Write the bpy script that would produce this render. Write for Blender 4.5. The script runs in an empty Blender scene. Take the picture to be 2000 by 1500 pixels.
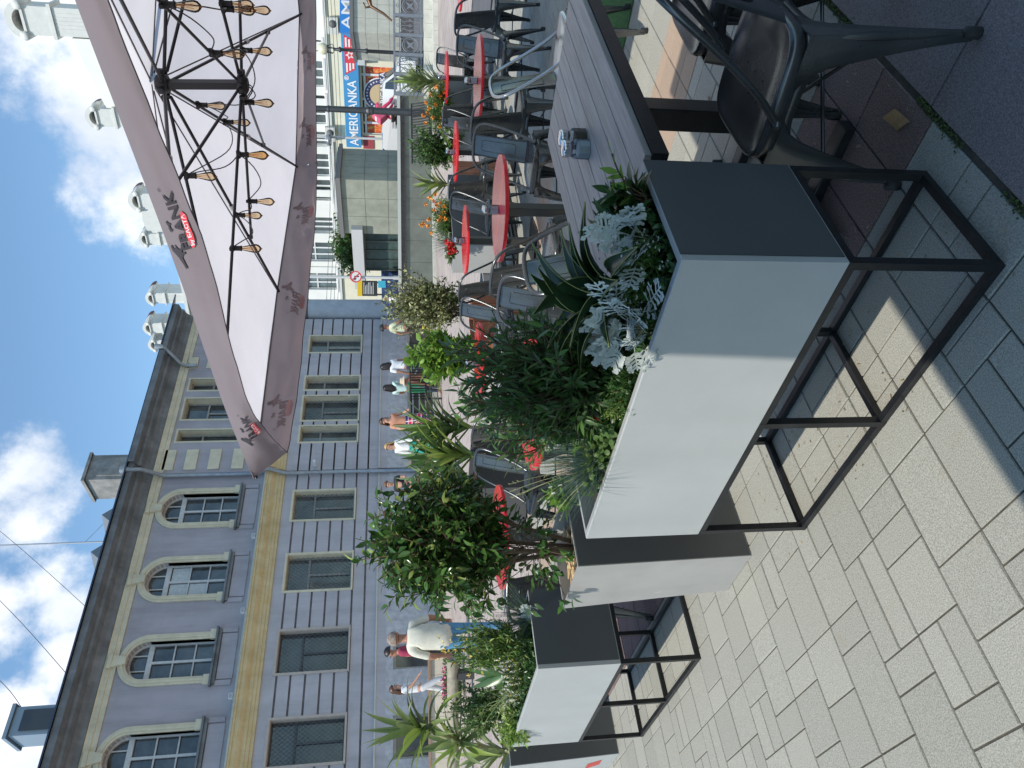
import bpy, bmesh, math, random
from mathutils import Vector, Matrix, noise
R = math.radians
rnd = random.Random(7)
S = bpy.context.scene
COL = S.collection
# ---------------------------------------------------------------- camera (held upright phone turned on its side, as in the photo)
H = 1.41
RT = Vector((0.74682523, -0.66496592, -0.00850873))
UP = Vector((0.10286052, 0.10286333, 0.98936285))
FW = Vector((0.65701734, 0.73975635, -0.14521967))
RT.normalize(); UP.normalize(); FW.normalize()
cd = bpy.data.cameras.new('camera'); cam = bpy.data.objects.new('camera', cd); COL.objects.link(cam)
cd.sensor_width = 36.0; cd.lens = 36.0 * 1451.4 / 2000.0; cd.clip_start = 0.02; cd.clip_end = 4000
ax = -UP; ay = RT; az = -FW
cam.matrix_world = Matrix(((ax.x, ay.x, az.x, 0), (ax.y, ay.y, az.y, 0), (ax.z, ay.z, az.z, H), (0, 0, 0, 1)))
S.camera = cam
CP = Vector((0, 0, H)); HF = Vector((FW.x, FW.y, 0)).normalized()
def ray(x, y): return FW + RT * ((750 - y) / 1451.4) - UP * ((x - 1000) / 1451.4)
def at(x, y, z=0.0):
    d = ray(x, y); return CP + d * ((z - H) / d.z)
def atd(x, y, D):
    d = ray(x, y); return CP + d * (D / d.dot(HF))
def onX(x, y, X):
    d = ray(x, y); return CP + d * (X / d.x)
def onY(x, y, Y):
    d = ray(x, y); return CP + d * (Y / d.y)
def g(x, y):
    D = x * HF.x + y * HF.y
    for a, b, za, zb in ((-99, 11, 0, 0), (11, 20, 0, .36), (20, 24, .36, .37), (24, 29, .37, .8)):
        if D < b: return za + (zb - za) * (D - a) / (b - a)
    return 0.8
def gnd(x, y):
    lo, hi = .5, 80
    for _ in range(50):
        D = (lo + hi) / 2; p = atd(x, y, D)
        if p.z > g(p.x, p.y): lo = D
        else: hi = D
    return p, D
# ---------------------------------------------------------------- sun, sky, exposure
SUN_EL = 55.0
sun_from = Vector((-1.0, -0.08, 0)).normalized() * math.cos(R(SUN_EL)) + Vector((0, 0, math.sin(R(SUN_EL))))
sd = bpy.data.lights.new('sun', 'SUN'); sun = bpy.data.objects.new('sun', sd); COL.objects.link(sun)
sd.energy = 2.7; sd.angle = R(0.55); sd.color = (1.0, 0.94, 0.84)
sun.rotation_euler = (-sun_from).to_track_quat('-Z', 'Y').to_euler()
W = bpy.data.worlds.new('World'); S.world = W; W.use_nodes = True
nt = W.node_tree; nt.nodes.clear()
def N(t, **k):
    n = nt.nodes.new(t)
    for a, b in k.items(): setattr(n, a, b)
    return n
out = N('ShaderNodeOutputWorld'); bg = N('ShaderNodeBackground'); bg.inputs[1].default_value = 0.15
sky = N('ShaderNodeTexSky'); sky.sky_type = 'NISHITA'; sky.sun_disc = False
sky.sun_elevation = R(SUN_EL); sky.sun_rotation = math.atan2(sun_from.x, sun_from.y)
sky.air_density = 1.0; sky.dust_density = 0.4; sky.ozone_density = 1.6
tc = N('ShaderNodeTexCoord')
nz = N('ShaderNodeTexNoise'); nz.inputs['Scale'].default_value = 5.5; nz.inputs['Detail'].default_value = 9; nz.inputs['Roughness'].default_value = 0.62
nt.links.new(tc.outputs['Generated'], nz.inputs['Vector'])
blobs = [(55, -40, 7.2), (75, 60, 6.6), (150, 60, 9), (165, 150, 8), (215, 220, 7.2), (262, 310, 6.2), (275, 375, 4.6), (240, 250, 7),
         (25, 930, 4.6), (45, 1030, 5.2), (95, 1135, 4.6), (130, 1190, 4.6), (140, 1270, 4), (20, 1400, 3.0), (60, 1500, 5), (0, 1180, 4.5)]
acc = None
for bx_, by_, rr in blobs:
    d = ray(bx_, by_).normalized()
    vm = N('ShaderNodeVectorMath', operation='DISTANCE'); vm.inputs[1].default_value = d
    nt.links.new(tc.outputs['Generated'], vm.inputs[0])
    mr = N('ShaderNodeMapRange'); mr.inputs['From Min'].default_value = 0.0; mr.inputs['From Max'].default_value = R(rr) * 1.5
    mr.inputs['To Min'].default_value = 1.0; mr.inputs['To Max'].default_value = -0.5
    nt.links.new(vm.outputs['Value'], mr.inputs['Value'])
    if acc is None: acc = mr
    else:
        mx = N('ShaderNodeMath', operation='MAXIMUM'); nt.links.new(acc.outputs[0], mx.inputs[0]); nt.links.new(mr.outputs[0], mx.inputs[1]); acc = mx
ma = N('ShaderNodeMath', operation='MULTIPLY_ADD'); ma.inputs[1].default_value = 3.4; ma.inputs[2].default_value = -1.75
nt.links.new(nz.outputs['Fac'], ma.inputs[0])
ad = N('ShaderNodeMath', operation='ADD'); nt.links.new(acc.outputs[0], ad.inputs[0]); nt.links.new(ma.outputs[0], ad.inputs[1])
ss = N('ShaderNodeMapRange', interpolation_type='SMOOTHSTEP'); ss.inputs['From Min'].default_value = 0.05; ss.inputs['From Max'].default_value = 0.75
ss.inputs['To Max'].default_value = 0.95
nt.links.new(ad.outputs[0], ss.inputs['Value'])
nz2 = N('ShaderNodeTexNoise'); nz2.inputs['Scale'].default_value = 9; nz2.inputs['Detail'].default_value = 6
nt.links.new(tc.outputs['Generated'], nz2.inputs['Vector'])
cr = N('ShaderNodeValToRGB'); cr.color_ramp.elements[0].position = .36; cr.color_ramp.elements[0].color = (3.6, 3.9, 4.4, 1)
cr.color_ramp.elements[1].position = .62; cr.color_ramp.elements[1].color = (5.2, 5.3, 5.4, 1)
nt.links.new(nz2.outputs['Fac'], cr.inputs[0])
mix = N('ShaderNodeMix', data_type='RGBA'); nt.links.new(ss.outputs[0], mix.inputs[0])
skm = N('ShaderNodeMix', data_type='RGBA', blend_type='MULTIPLY'); skm.inputs[0].default_value = 1.0; skm.inputs[7].default_value = (.74, .86, .86, 1)
nt.links.new(sky.outputs[0], skm.inputs[6])
nt.links.new(skm.outputs[2], mix.inputs[6]); nt.links.new(cr.outputs[0], mix.inputs[7])
nt.links.new(mix.outputs[2], bg.inputs[0]); nt.links.new(bg.outputs[0], out.inputs[0])
S.view_settings.view_transform = 'Standard'; S.view_settings.look = 'None'; S.view_settings.exposure = 0.66; S.view_settings.gamma = 1.0
try:
    S.cycles.max_bounces = 7; S.cycles.transparent_max_bounces = 12; S.cycles.caustics_reflective = False; S.cycles.caustics_refractive = False
    S.cycles.use_denoising = True
except Exception: pass
# ---------------------------------------------------------------- materials
MATS = {}
def mat(name, col, rough=0.6, metal=0.0, spec=None, noise_amt=0.0, nscale=8.0, bump=0.0, bscale=60.0, trans=0.0, island=0.0, col2=None, coat=0.0, streak=0.0, scuff=0.0):
    if name in MATS: return MATS[name]
    m = bpy.data.materials.new(name); m.use_nodes = True; t = m.node_tree; b = t.nodes['Principled BSDF']
    b.inputs['Base Color'].default_value = (*col, 1); b.inputs['Roughness'].default_value = rough; b.inputs['Metallic'].default_value = metal
    if spec is not None: b.inputs['Specular IOR Level'].default_value = spec
    if coat: b.inputs['Coat Weight'].default_value = coat
    src = None
    if noise_amt or col2:
        co = t.nodes.new('ShaderNodeTexCoord'); n = t.nodes.new('ShaderNodeTexNoise'); n.inputs['Scale'].default_value = nscale; n.inputs['Detail'].default_value = 6; n.inputs['Roughness'].default_value = .65
        t.links.new(co.outputs['Object'], n.inputs['Vector'])
        r = t.nodes.new('ShaderNodeValToRGB'); r.color_ramp.elements[0].position = .32; r.color_ramp.elements[1].position = .68
        c2 = col2 or tuple(c * (1 + noise_amt) for c in col); c1 = col if col2 else tuple(c * (1 - noise_amt) for c in col)
        r.color_ramp.elements[0].color = (*c1, 1); r.color_ramp.elements[1].color = (*c2, 1)
        t.links.new(n.outputs['Fac'], r.inputs[0]); src = r.outputs[0]
    if island:
        ge = t.nodes.new('ShaderNodeNewGeometry'); hs = t.nodes.new('ShaderNodeHueSaturation'); mr = t.nodes.new('ShaderNodeMapRange')
        mr.inputs['To Min'].default_value = 1 - island; mr.inputs['To Max'].default_value = 1 + island
        t.links.new(ge.outputs['Random Per Island'], mr.inputs['Value']); t.links.new(mr.outputs[0], hs.inputs['Value'])
        if src: t.links.new(src, hs.inputs['Color'])
        else: hs.inputs['Color'].default_value = (*col, 1)
        src = hs.outputs[0]
    if streak or scuff:
        co = t.nodes.new('ShaderNodeTexCoord')
        for amt, sc, lo, hi, cc in ((streak, (2.2, 2.2, .22), .42, .68, .55), (scuff, (30, 30, 4), .66, .72, 1.5), (scuff, (3, 3, 3), .35, .75, .8)):
            if not amt: continue
            mp = t.nodes.new('ShaderNodeMapping'); mp.inputs['Scale'].default_value = sc; n = t.nodes.new('ShaderNodeTexNoise'); n.inputs['Scale'].default_value = 1.0; n.inputs['Detail'].default_value = 7; n.inputs['Roughness'].default_value = .65
            t.links.new(co.outputs['Object'], mp.inputs[0]); t.links.new(mp.outputs[0], n.inputs['Vector']); mr = t.nodes.new('ShaderNodeMapRange'); mr.inputs['From Min'].default_value = lo; mr.inputs['From Max'].default_value = hi; mr.inputs['To Max'].default_value = amt; t.links.new(n.outputs['Fac'], mr.inputs[0])
            x = t.nodes.new('ShaderNodeMix'); x.data_type = 'RGBA'; x.blend_type = 'MULTIPLY'; t.links.new(mr.outputs[0], x.inputs[0]); x.inputs[7].default_value = (cc, cc * .99, cc * .97, 1)
            if src: t.links.new(src, x.inputs[6])
            else: x.inputs[6].default_value = (*col, 1)
            src = x.outputs[2]
    if src: t.links.new(src, b.inputs['Base Color'])
    if bump:
        co = t.nodes.new('ShaderNodeTexCoord'); n = t.nodes.new('ShaderNodeTexNoise'); n.inputs['Scale'].default_value = bscale; n.inputs['Detail'].default_value = 4
        t.links.new(co.outputs['Object'], n.inputs['Vector']); bp = t.nodes.new('ShaderNodeBump'); bp.inputs['Strength'].default_value = bump; bp.inputs['Distance'].default_value = 0.01
        t.links.new(n.outputs['Fac'], bp.inputs['Height']); t.links.new(bp.outputs[0], b.inputs['Normal'])
    if trans:
        tr = t.nodes.new('ShaderNodeBsdfTranslucent'); mx = t.nodes.new('ShaderNodeMixShader'); mx.inputs[0].default_value = trans
        if src: t.links.new(src, tr.inputs[0])
        else: tr.inputs[0].default_value = (*col, 1)
        o = t.nodes['Material Output']; t.links.new(b.outputs[0], mx.inputs[1]); t.links.new(tr.outputs[0], mx.inputs[2]); t.links.new(mx.outputs[0], o.inputs[0])
    MATS[name] = m; return m
def glassmat(name, col, mixf=0.85, rough=0.03):
    # a cheap thin glass: mostly see-through with a glossy film
    if name in MATS: return MATS[name]
    m = bpy.data.materials.new(name); m.use_nodes = True; t = m.node_tree; t.nodes.clear()
    o = t.nodes.new('ShaderNodeOutputMaterial'); a = t.nodes.new('ShaderNodeBsdfTransparent'); a.inputs[0].default_value = (*col, 1)
    b = t.nodes.new('ShaderNodeBsdfGlossy'); b.inputs['Roughness'].default_value = rough; f = t.nodes.new('ShaderNodeFresnel'); f.inputs[0].default_value = 1.5
    x = t.nodes.new('ShaderNodeMixShader'); t.links.new(f.outputs[0], x.inputs[0]); t.links.new(a.outputs[0], x.inputs[1]); t.links.new(b.outputs[0], x.inputs[2]); t.links.new(x.outputs[0], o.inputs[0])
    MATS[name] = m; return m
# ---------------------------------------------------------------- mesh builder
class MB:
    def __init__(s): s.v = []; s.f = []; s.mi = []; s.sm = []
    def add(s, vs, fs, mi=0, smooth=False):
        o = len(s.v); s.v += [tuple(p) for p in vs]
        for f in fs: s.f.append(tuple(i + o for i in f)); s.mi.append(mi); s.sm.append(smooth)
    def box(s, a, b, mi=0, M=None):
        x0, y0, z0 = a; x1, y1, z1 = b
        vs = [Vector(p) for p in ((x0, y0, z0), (x1, y0, z0), (x1, y1, z0), (x0, y1, z0), (x0, y0, z1), (x1, y0, z1), (x1, y1, z1), (x0, y1, z1))]
        if M: vs = [M @ p for p in vs]
        s.add(vs, [(3, 2, 1, 0), (4, 5, 6, 7), (0, 1, 5, 4), (1, 2, 6, 5), (2, 3, 7, 6), (3, 0, 4, 7)], mi)
    def bbox(s, c, h, mi=0, bev=0.004, M=None):
        # a box with chamfered edges
        cx, cy, cz = c; hx, hy, hz = h; b = min(bev, hx * .45, hy * .45, hz * .45)
        bm = bmesh.new(); bmesh.ops.create_cube(bm, size=2)
        for v in bm.verts: v.co = Vector((v.co.x * hx, v.co.y * hy, v.co.z * hz))
        bmesh.ops.bevel(bm, geom=bm.edges[:], offset=b, segments=2, profile=.6, affect='EDGES')
        T = Matrix.Translation(c)
        if M: T = M @ T
        vs = [T @ v.co for v in bm.verts]; bm.verts.index_update()
        s.add(vs, [tuple(v.index for v in f.verts) for f in bm.faces], mi); bm.free()
    def tube(s, pts, r, n=8, mi=0, caps=True, smooth=True, closed=False):
        pts = [Vector(p) for p in pts]; k = len(pts); rs = r if isinstance(r, (list, tuple)) else [r] * k
        ref = None; vs = []
        for i, p in enumerate(pts):
            if closed: t = pts[(i + 1) % k] - pts[i - 1]
            else: t = pts[min(i + 1, k - 1)] - pts[max(i - 1, 0)]
            if t.length < 1e-9: t = Vector((0, 0, 1))
            t.normalize()
            if ref is None: ref = t.orthogonal().normalized()
            else:
                ref = ref - t * ref.dot(t)
                ref = ref.normalized() if ref.length > 1e-6 else t.orthogonal().normalized()
            q = t.cross(ref)
            for j in range(n):
                a = 2 * math.pi * j / n; vs.append(p + (ref * math.cos(a) + q * math.sin(a)) * rs[i])
        fs = []
        for i in range(k if closed else k - 1):
            for j in range(n):
                a = i * n + j; b = i * n + (j + 1) % n; i2 = (i + 1) % k
                fs.append((a, b, i2 * n + (j + 1) % n, i2 * n + j))
        s.add(vs, fs, mi, smooth)
        if caps and not closed:
            s.add(vs[:n], [tuple(range(n))[::-1]], mi); s.add(vs[-n:], [tuple(range(n))], mi)
    def lathe(s, prof, c=(0, 0, 0), n=16, mi=0, smooth=True, sx=1, sy=1, M=None, loop=False):
        if loop: prof = list(prof) + [prof[0]]
        c = Vector(c); vs = []
        for r, z in prof:
            for j in range(n):
                a = 2 * math.pi * j / n; p = Vector((r * math.cos(a) * sx, r * math.sin(a) * sy, z)); p = (M @ p) if M else p; vs.append(p + c)
        fs = []
        for i in range(len(prof) - 1):
            for j in range(n): fs.append((i * n + j, i * n + (j + 1) % n, (i + 1) * n + (j + 1) % n, (i + 1) * n + j))
        s.add(vs, fs, mi, smooth)
        if loop: return
        if prof[0][0] > 1e-4: s.add(vs[:n], [tuple(range(n))[::-1]], mi)
        if prof[-1][0] > 1e-4: s.add(vs[-n:], [tuple(range(n))], mi)
    def ball(s, c, r, n=12, mi=0, M=None):
        r3 = r if isinstance(r, (tuple, list)) else (r, r, r); pr = []
        k = max(5, n // 2)
        for i in range(k + 1):
            a = -math.pi / 2 + math.pi * i / k; pr.append((max(1e-5, math.cos(a)), math.sin(a)))
        c = Vector(c); vs = []
        for q, z in pr:
            for j in range(n):
                a = 2 * math.pi * j / n; p = Vector((q * math.cos(a) * r3[0], q * math.sin(a) * r3[1], z * r3[2])); p = (M @ p) if M else p; vs.append(p + c)
        fs = [(i * n + j, i * n + (j + 1) % n, (i + 1) * n + (j + 1) % n, (i + 1) * n + j) for i in range(k) for j in range(n)]
        s.add(vs, fs, mi, True)
    def prism(s, poly, fn0, fn1, mi=0):
        # poly: 2D points; fn0/fn1 map (a,b) to the front and the back point
        n = len(poly); vs = [fn0(*p) for p in poly] + [fn1(*p) for p in poly]
        s.add(vs, [tuple(range(n)), tuple(range(2 * n - 1, n - 1, -1))] + [(i, i + n, (i + 1) % n + n, (i + 1) % n) for i in range(n)], mi)
    def build(s, name, mats, parent=None, fix=True, link=True):
        me = bpy.data.meshes.new(name); me.from_pydata(s.v, [], s.f)
        mats = mats if isinstance(mats, (list, tuple)) else [mats]
        for m in mats: me.materials.append(m)
        if len(mats) > 1: me.polygons.foreach_set('material_index', s.mi)
        me.polygons.foreach_set('use_smooth', s.sm)
        if fix and len(s.f) < 60000:
            bm = bmesh.new(); bm.from_mesh(me); bmesh.ops.recalc_face_normals(bm, faces=bm.faces[:]); bm.to_mesh(me); bm.free()
        me.update()
        o = bpy.data.objects.new(name, me)
        if link: COL.objects.link(o)
        if parent: o.parent = parent
        return o
def tag(o, label=None, cat=None, group=None, kind=None):
    if label: o['label'] = label
    if cat: o['category'] = cat
    if group: o['group'] = group
    if kind: o['kind'] = kind
    return o
def empty(name, loc, rz=0.0, label=None, cat=None, group=None):
    o = bpy.data.objects.new(name, None); COL.objects.link(o); o.location = loc; o.rotation_euler = (0, 0, rz); o.empty_display_size = .1
    return tag(o, label, cat, group)
def copy_tree(o, parent=None):
    c = o.copy(); COL.objects.link(c); c.parent = parent
    for ch in list(o.children): copy_tree(ch, c)
    return c
def textmesh(s, size, off=0.0):
    cu = bpy.data.curves.new('t', 'FONT'); cu.body = s; cu.size = size; cu.align_x = 'CENTER'; cu.align_y = 'CENTER'; cu.resolution_u = 3; cu.offset = off
    o = bpy.data.objects.new('t', cu); COL.objects.link(o); dg = bpy.context.evaluated_depsgraph_get(); dg.update()
    me = bpy.data.meshes.new_from_object(o.evaluated_get(dg)); vs = [v.co.copy() for v in me.vertices]; fs = [tuple(p.vertices) for p in me.polygons]
    bpy.data.objects.remove(o); bpy.data.curves.remove(cu); bpy.data.meshes.remove(me)
    return vs, fs
def addtext(mb, s, size, fn, mi=0, off=0.0):
    vs, fs = textmesh(s, size, off)
    mb.add([fn(v.x, v.y) for v in vs], fs, mi)
# ================================================================ THE SETTING: ground
sand = mat('joint_sand', (0.075, 0.07, 0.055), .95, noise_amt=.3, nscale=30)
def sheet(name, xs, ys, dz, m, inside=None):
    mb = MB(); idx = {}; fs = []
    for i, x in enumerate(xs):
        for j, y in enumerate(ys):
            idx[i, j] = len(mb.v); mb.v.append((x, y, g(x, y) + dz))
    for i in range(len(xs) - 1):
        for j in range(len(ys) - 1):
            if inside and not inside((xs[i] + xs[i + 1]) / 2, (ys[j] + ys[j + 1]) / 2): continue
            mb.f.append((idx[i, j], idx[i + 1, j], idx[i + 1, j + 1], idx[i, j + 1])); mb.mi.append(0); mb.sm.append(False)
    o = mb.build(name, m, fix=False); return tag(o, kind='structure')
def lin(a, b, n): return [a + (b - a) * i / n for i in range(n + 1)]
asphalt = mat('asphalt', (0.11, 0.11, 0.115), .9, noise_amt=.15, nscale=3, bump=.3, bscale=90)
sheet('ground', [-900, -200, -60] + lin(-20, 60, 80) + [120, 400, 1500], [-900, -200, -40] + lin(-12, 60, 72) + [120, 400, 1500], -0.012, asphalt)
# small rectangular concrete setts, laid one by one in courses 0.2 m wide
def paver_mat(name, col, spk, rough=.85, isl=.1, stain=(0.30, 0.22, 0.13), sa=.35):
    m = bpy.data.materials.new(name); m.use_nodes = True; t = m.node_tree; b = t.nodes['Principled BSDF']; b.inputs['Roughness'].default_value = rough
    def n(ty, **k):
        q = t.nodes.new(ty)
        for a, c in k.items(): setattr(q, a, c)
        return q
    co = n('ShaderNodeTexCoord'); ge = n('ShaderNodeNewGeometry')
    n1 = n('ShaderNodeTexNoise'); n1.inputs['Scale'].default_value = 260; n1.inputs['Detail'].default_value = 2
    n2 = n('ShaderNodeTexNoise'); n2.inputs['Scale'].default_value = 3.2; n2.inputs['Detail'].default_value = 7; n2.inputs['Roughness'].default_value = .7
    n3 = n('ShaderNodeTexVoronoi'); n3.inputs['Scale'].default_value = 95
    for q in (n1, n2, n3): t.links.new(co.outputs['Object'], q.inputs['Vector'])
    r1 = n('ShaderNodeValToRGB'); r1.color_ramp.elements[0].position = .35; r1.color_ramp.elements[0].color = (*[c * (1 - spk) for c in col], 1); r1.color_ramp.elements[1].position = .65; r1.color_ramp.elements[1].color = (*[c * (1 + spk) for c in col], 1)
    t.links.new(n1.outputs['Fac'], r1.inputs[0])
    # dark pores
    r3 = n('ShaderNodeValToRGB'); r3.color_ramp.elements[0].position = .07; r3.color_ramp.elements[0].color = (.32, .31, .3, 1); r3.color_ramp.elements[1].position = .17; r3.color_ramp.elements[1].color = (1, 1, 1, 1)
    t.links.new(n3.outputs['Distance'], r3.inputs[0])
    m1 = n('ShaderNodeMix', data_type='RGBA', blend_type='MULTIPLY'); m1.inputs[0].default_value = .55; t.links.new(r1.outputs[0], m1.inputs[6]); t.links.new(r3.outputs[0], m1.inputs[7])
    r2 = n('ShaderNodeMapRange'); r2.inputs['From Min'].default_value = .6; r2.inputs['From Max'].default_value = .75; r2.inputs['To Max'].default_value = sa; t.links.new(n2.outputs['Fac'], r2.inputs['Value'])
    m2 = n('ShaderNodeMix', data_type='RGBA'); t.links.new(r2.outputs[0], m2.inputs[0]); t.links.new(m1.outputs[2], m2.inputs[6]); m2.inputs[7].default_value = (*stain, 1)
    hs = n('ShaderNodeHueSaturation'); mr = n('ShaderNodeMapRange'); mr.inputs['To Min'].default_value = 1 - isl; mr.inputs['To Max'].default_value = 1 + isl
    t.links.new(ge.outputs['Random Per Island'], mr.inputs['Value']); t.links.new(mr.outputs[0], hs.inputs['Value']); t.links.new(m2.outputs[2], hs.inputs['Color'])
    t.links.new(hs.outputs[0], b.inputs['Base Color'])
    bp = n('ShaderNodeBump'); bp.inputs['Strength'].default_value = .35; bp.inputs['Distance'].default_value = .004; t.links.new(n1.outputs['Fac'], bp.inputs['Height']); t.links.new(bp.outputs[0], b.inputs['Normal'])
    return m
m_grey = paver_mat('grey_concrete_sett', (0.325, 0.32, 0.275), .26, isl=.075, sa=.4)
m_red = paver_mat('red_stone_sett', (0.20, 0.135, 0.12), .5, isl=.2, stain=(.10, .095, .095), sa=.9)
m_gran = paver_mat('granite_slab', (0.19, 0.165, 0.165), .35, rough=.7, isl=.05, stain=(.14, .13, .13))
m_pink = paver_mat('pink_paver', (0.50, 0.415, 0.365), .1, isl=.07, stain=(.36, .31, .29), sa=.5)
JOINT = 0.0018
def stone(mb, x0, x1, y0, y1, z=0.0, mi=0, gp=JOINT):
    x0 += gp; x1 -= gp; y0 += gp; y1 -= gp; b = .003; z += rnd.uniform(-.0012, .0012)
    vs = [(x0, y0, z - .006), (x1, y0, z - .006), (x1, y1, z - .006), (x0, y1, z - .006), (x0 + b, y0 + b, z), (x1 - b, y0 + b, z), (x1 - b, y1 - b, z), (x0 + b, y1 - b, z)]
    mb.add(vs, [(4, 5, 6, 7), (0, 1, 5, 4), (1, 2, 6, 5), (2, 3, 7, 6), (3, 0, 4, 7)], mi)
bed = MB(); bed.box((-3, -6, -.02), (14.2, 7.0, -.0045)); tag(bed.build('sand_bed', sand), kind='structure')
def bandtype(x):   # 0 grey, 1 red stone, 2 warm pink setts
    if 1.72 <= x < 2.32: return 1
    if 3.42 <= x < 3.92: return 2
    if 6.0 <= x < 6.5: return 2
    return 0
mb = MB(); mr_ = MB(); mpk = MB(); y = 0.885; row = 0
while y < 6.95:
    h = .1985
    # the courses keep every cross joint; stone lengths vary 0.1, 0.2, 0.3, 0.4
    for a, b, tp in ((-2.98, 1.72, 0), (1.72, 2.32, 1), (2.32, 3.42, 0), (3.42, 3.92, 2), (3.92, 6.0, 0), (6.0, 6.5, 2), (6.5, 14.2, 0)):
        x = a
        while x < b - .02:
            l = rnd.choice([.1, .1, .2, .2, .2, .3] if tp == 0 else ([.3, .3, .6] if tp == 1 else [.15, .2, .25]))
            if b - x - l < .06: l = b - x
            t = {0: mb, 1: mr_, 2: mpk}[tp]
            if l > .15 and tp == 0 and rnd.random() < .10:
                stone(t, x, x + l, y, y + h / 2); stone(t, x, x + l, y + h / 2, y + h)
            else: stone(t, x, x + l, y, y + h)
            x += l
    y += h; row += 1
tag(mb.build('paving', m_grey, fix=False), kind='structure')
tag(mr_.build('red_stone_band', m_red, fix=False), kind='structure')
m_warm = paver_mat('warm_sett', (0.36, 0.27, 0.20), .14, isl=.1)
tag(mpk.build('pink_sett_band', m_warm, fix=False), kind='structure')
mb = MB(); x = -2.25
while x < 14: 
    y = .868
    while y > -5:
        hh = .8; stone(mb, x, x + 1.0, y - hh, y, 0.002, gp=.002); y -= hh
    x += 1.0
tag(mb.build('granite_paving', m_gran, fix=False), kind='structure')
# moss grown in the joint beside the granite
moss = mat('moss', (0.055, 0.085, 0.02), .95, noise_amt=.5, nscale=120, island=.35)
mb = MB()
for i in range(1500):
    x = rnd.uniform(.6, 2.6); w = .006 + .008 * max(0, noise.noise(Vector((x * 6, 3, 0))) + .35)
    if noise.noise(Vector((x * 2.3, 9, 0))) < -.15: continue
    c = (x, .876 + rnd.gauss(0, w), .0005); r = rnd.uniform(.0015, .004); mb.ball(c, (r, r, r * .7), 5)
tag(mb.build('moss', moss, fix=False), kind='stuff')
# the wider square: pale pink pavers beyond the terrace
pl = bpy.data.materials.new('plaza_paver'); pl.use_nodes = True; t = pl.node_tree; b = t.nodes['Principled BSDF']; b.inputs['Roughness'].default_value = .85
co = t.nodes.new('ShaderNodeTexCoord'); mp = t.nodes.new('ShaderNodeMapping'); mp.inputs['Rotation'].default_value = (0, 0, R(12)); br = t.nodes.new('ShaderNodeTexBrick'); t.links.new(co.outputs['Object'], mp.inputs[0]); t.links.new(mp.outputs[0], br.inputs['Vector'])
br.inputs['Scale'].default_value = 1.0; br.inputs['Brick Width'].default_value = .6; br.inputs['Row Height'].default_value = .3; br.inputs['Mortar Size'].default_value = .012
br.inputs['Color1'].default_value = (.47, .40, .355, 1); br.inputs['Color2'].default_value = (.42, .355, .32, 1); br.inputs['Mortar'].default_value = (.24, .20, .18, 1)
nn = t.nodes.new('ShaderNodeTexNoise'); nn.inputs['Scale'].default_value = .9; nn.inputs['Detail'].default_value = 8; t.links.new(co.outputs['Object'], nn.inputs['Vector'])
rr = t.nodes.new('ShaderNodeValToRGB'); rr.color_ramp.elements[0].position = .3; rr.color_ramp.elements[0].color = (.72, .72, .72, 1); rr.color_ramp.elements[1].position = .6; rr.color_ramp.elements[1].color = (1, 1, 1, 1); t.links.new(nn.outputs['Fac'], rr.inputs[0])
mm = t.nodes.new('ShaderNodeMix'); mm.data_type = 'RGBA'; mm.blend_type = 'MULTIPLY'; mm.inputs[0].default_value = .8; t.links.new(br.outputs[0], mm.inputs[6]); t.links.new(rr.outputs[0], mm.inputs[7]); t.links.new(mm.outputs[2], b.inputs['Base Color'])
fine = lin(-16, 40, 56)
sheet('plaza', lin(-16, 26, 84), lin(7, 21.8, 30), 0.0, pl)
sheet('promenade', lin(14.2, 26, 24), lin(-10, 7, 34), 0.0, pl)
# road behind the fence
road = sheet('road', lin(27, 42, 20), lin(-10, 60, 50), 0.004, mat('road_tar', (0.10, 0.10, 0.105), .9, noise_amt=.2, nscale=2, bump=.2))
# ================================================================ the lilac building on the left (facade Y=22)
FY = 22.0
pls = mat('lilac_plaster', (0.43, 0.40, 0.425), .85, noise_amt=.10, nscale=.9, streak=.45, bump=.25, bscale=25)
pls2 = mat('lilac_plaster_low', (0.50, 0.48, 0.495), .85, noise_amt=.09, nscale=1.2, streak=.4, bump=.25, bscale=25)
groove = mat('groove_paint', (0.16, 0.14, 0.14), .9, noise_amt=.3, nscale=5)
cream = mat('cream_paint', (0.70, 0.63, 0.46), .75, noise_amt=.10, nscale=4, streak=.3, bump=.2, bscale=40)
ochre = mat('ochre_paint', (0.60, 0.45, 0.21), .75, col2=(0.70, 0.58, 0.34), nscale=3, streak=.4, bump=.2, bscale=40)
palec = mat('pale_cream', (0.62, 0.60, 0.50), .75, noise_amt=.1, nscale=6)
rough = mat('rubble_plinth', (0.52, 0.52, 0.53), .9, noise_amt=.2, streak=.3, nscale=5, bump=1.0, bscale=14)
zinc = mat('zinc_sheet', (0.20, 0.21, 0.22), .6, .3, noise_amt=.3, nscale=1.5, streak=.6)
zincl = mat('zinc_pipe', (0.33, 0.36, 0.39), .45, .4, noise_amt=.2, nscale=5)
glassd = mat('window_glass', (0.02, 0.024, 0.028), .06, spec=.9, col2=(.13, .14, .14), nscale=1.1)
whitef = mat('white_window_paint', (0.60, 0.60, 0.58), .6, noise_amt=.12, nscale=9)
darkf = mat('dark_window_frame', (0.07, 0.075, 0.085), .5)
oldf = mat('weathered_window_paint', (0.34, 0.33, 0.30), .7, noise_amt=.25, nscale=9)
net = mat('grille_bar', (0.16, 0.17, 0.17), .6)
film = mat('white_film', (.55, .58, .57), .35, noise_amt=.15, nscale=12)
B = empty('lilac_building', (0, FY, 0), 0, 'two storey lilac plaster building with cream arched windows and ochre cornice', 'building')
def lb(mb, name, m, parent=None, **k):
    o = mb.build(name, m, parent or B, **k); return o
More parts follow.
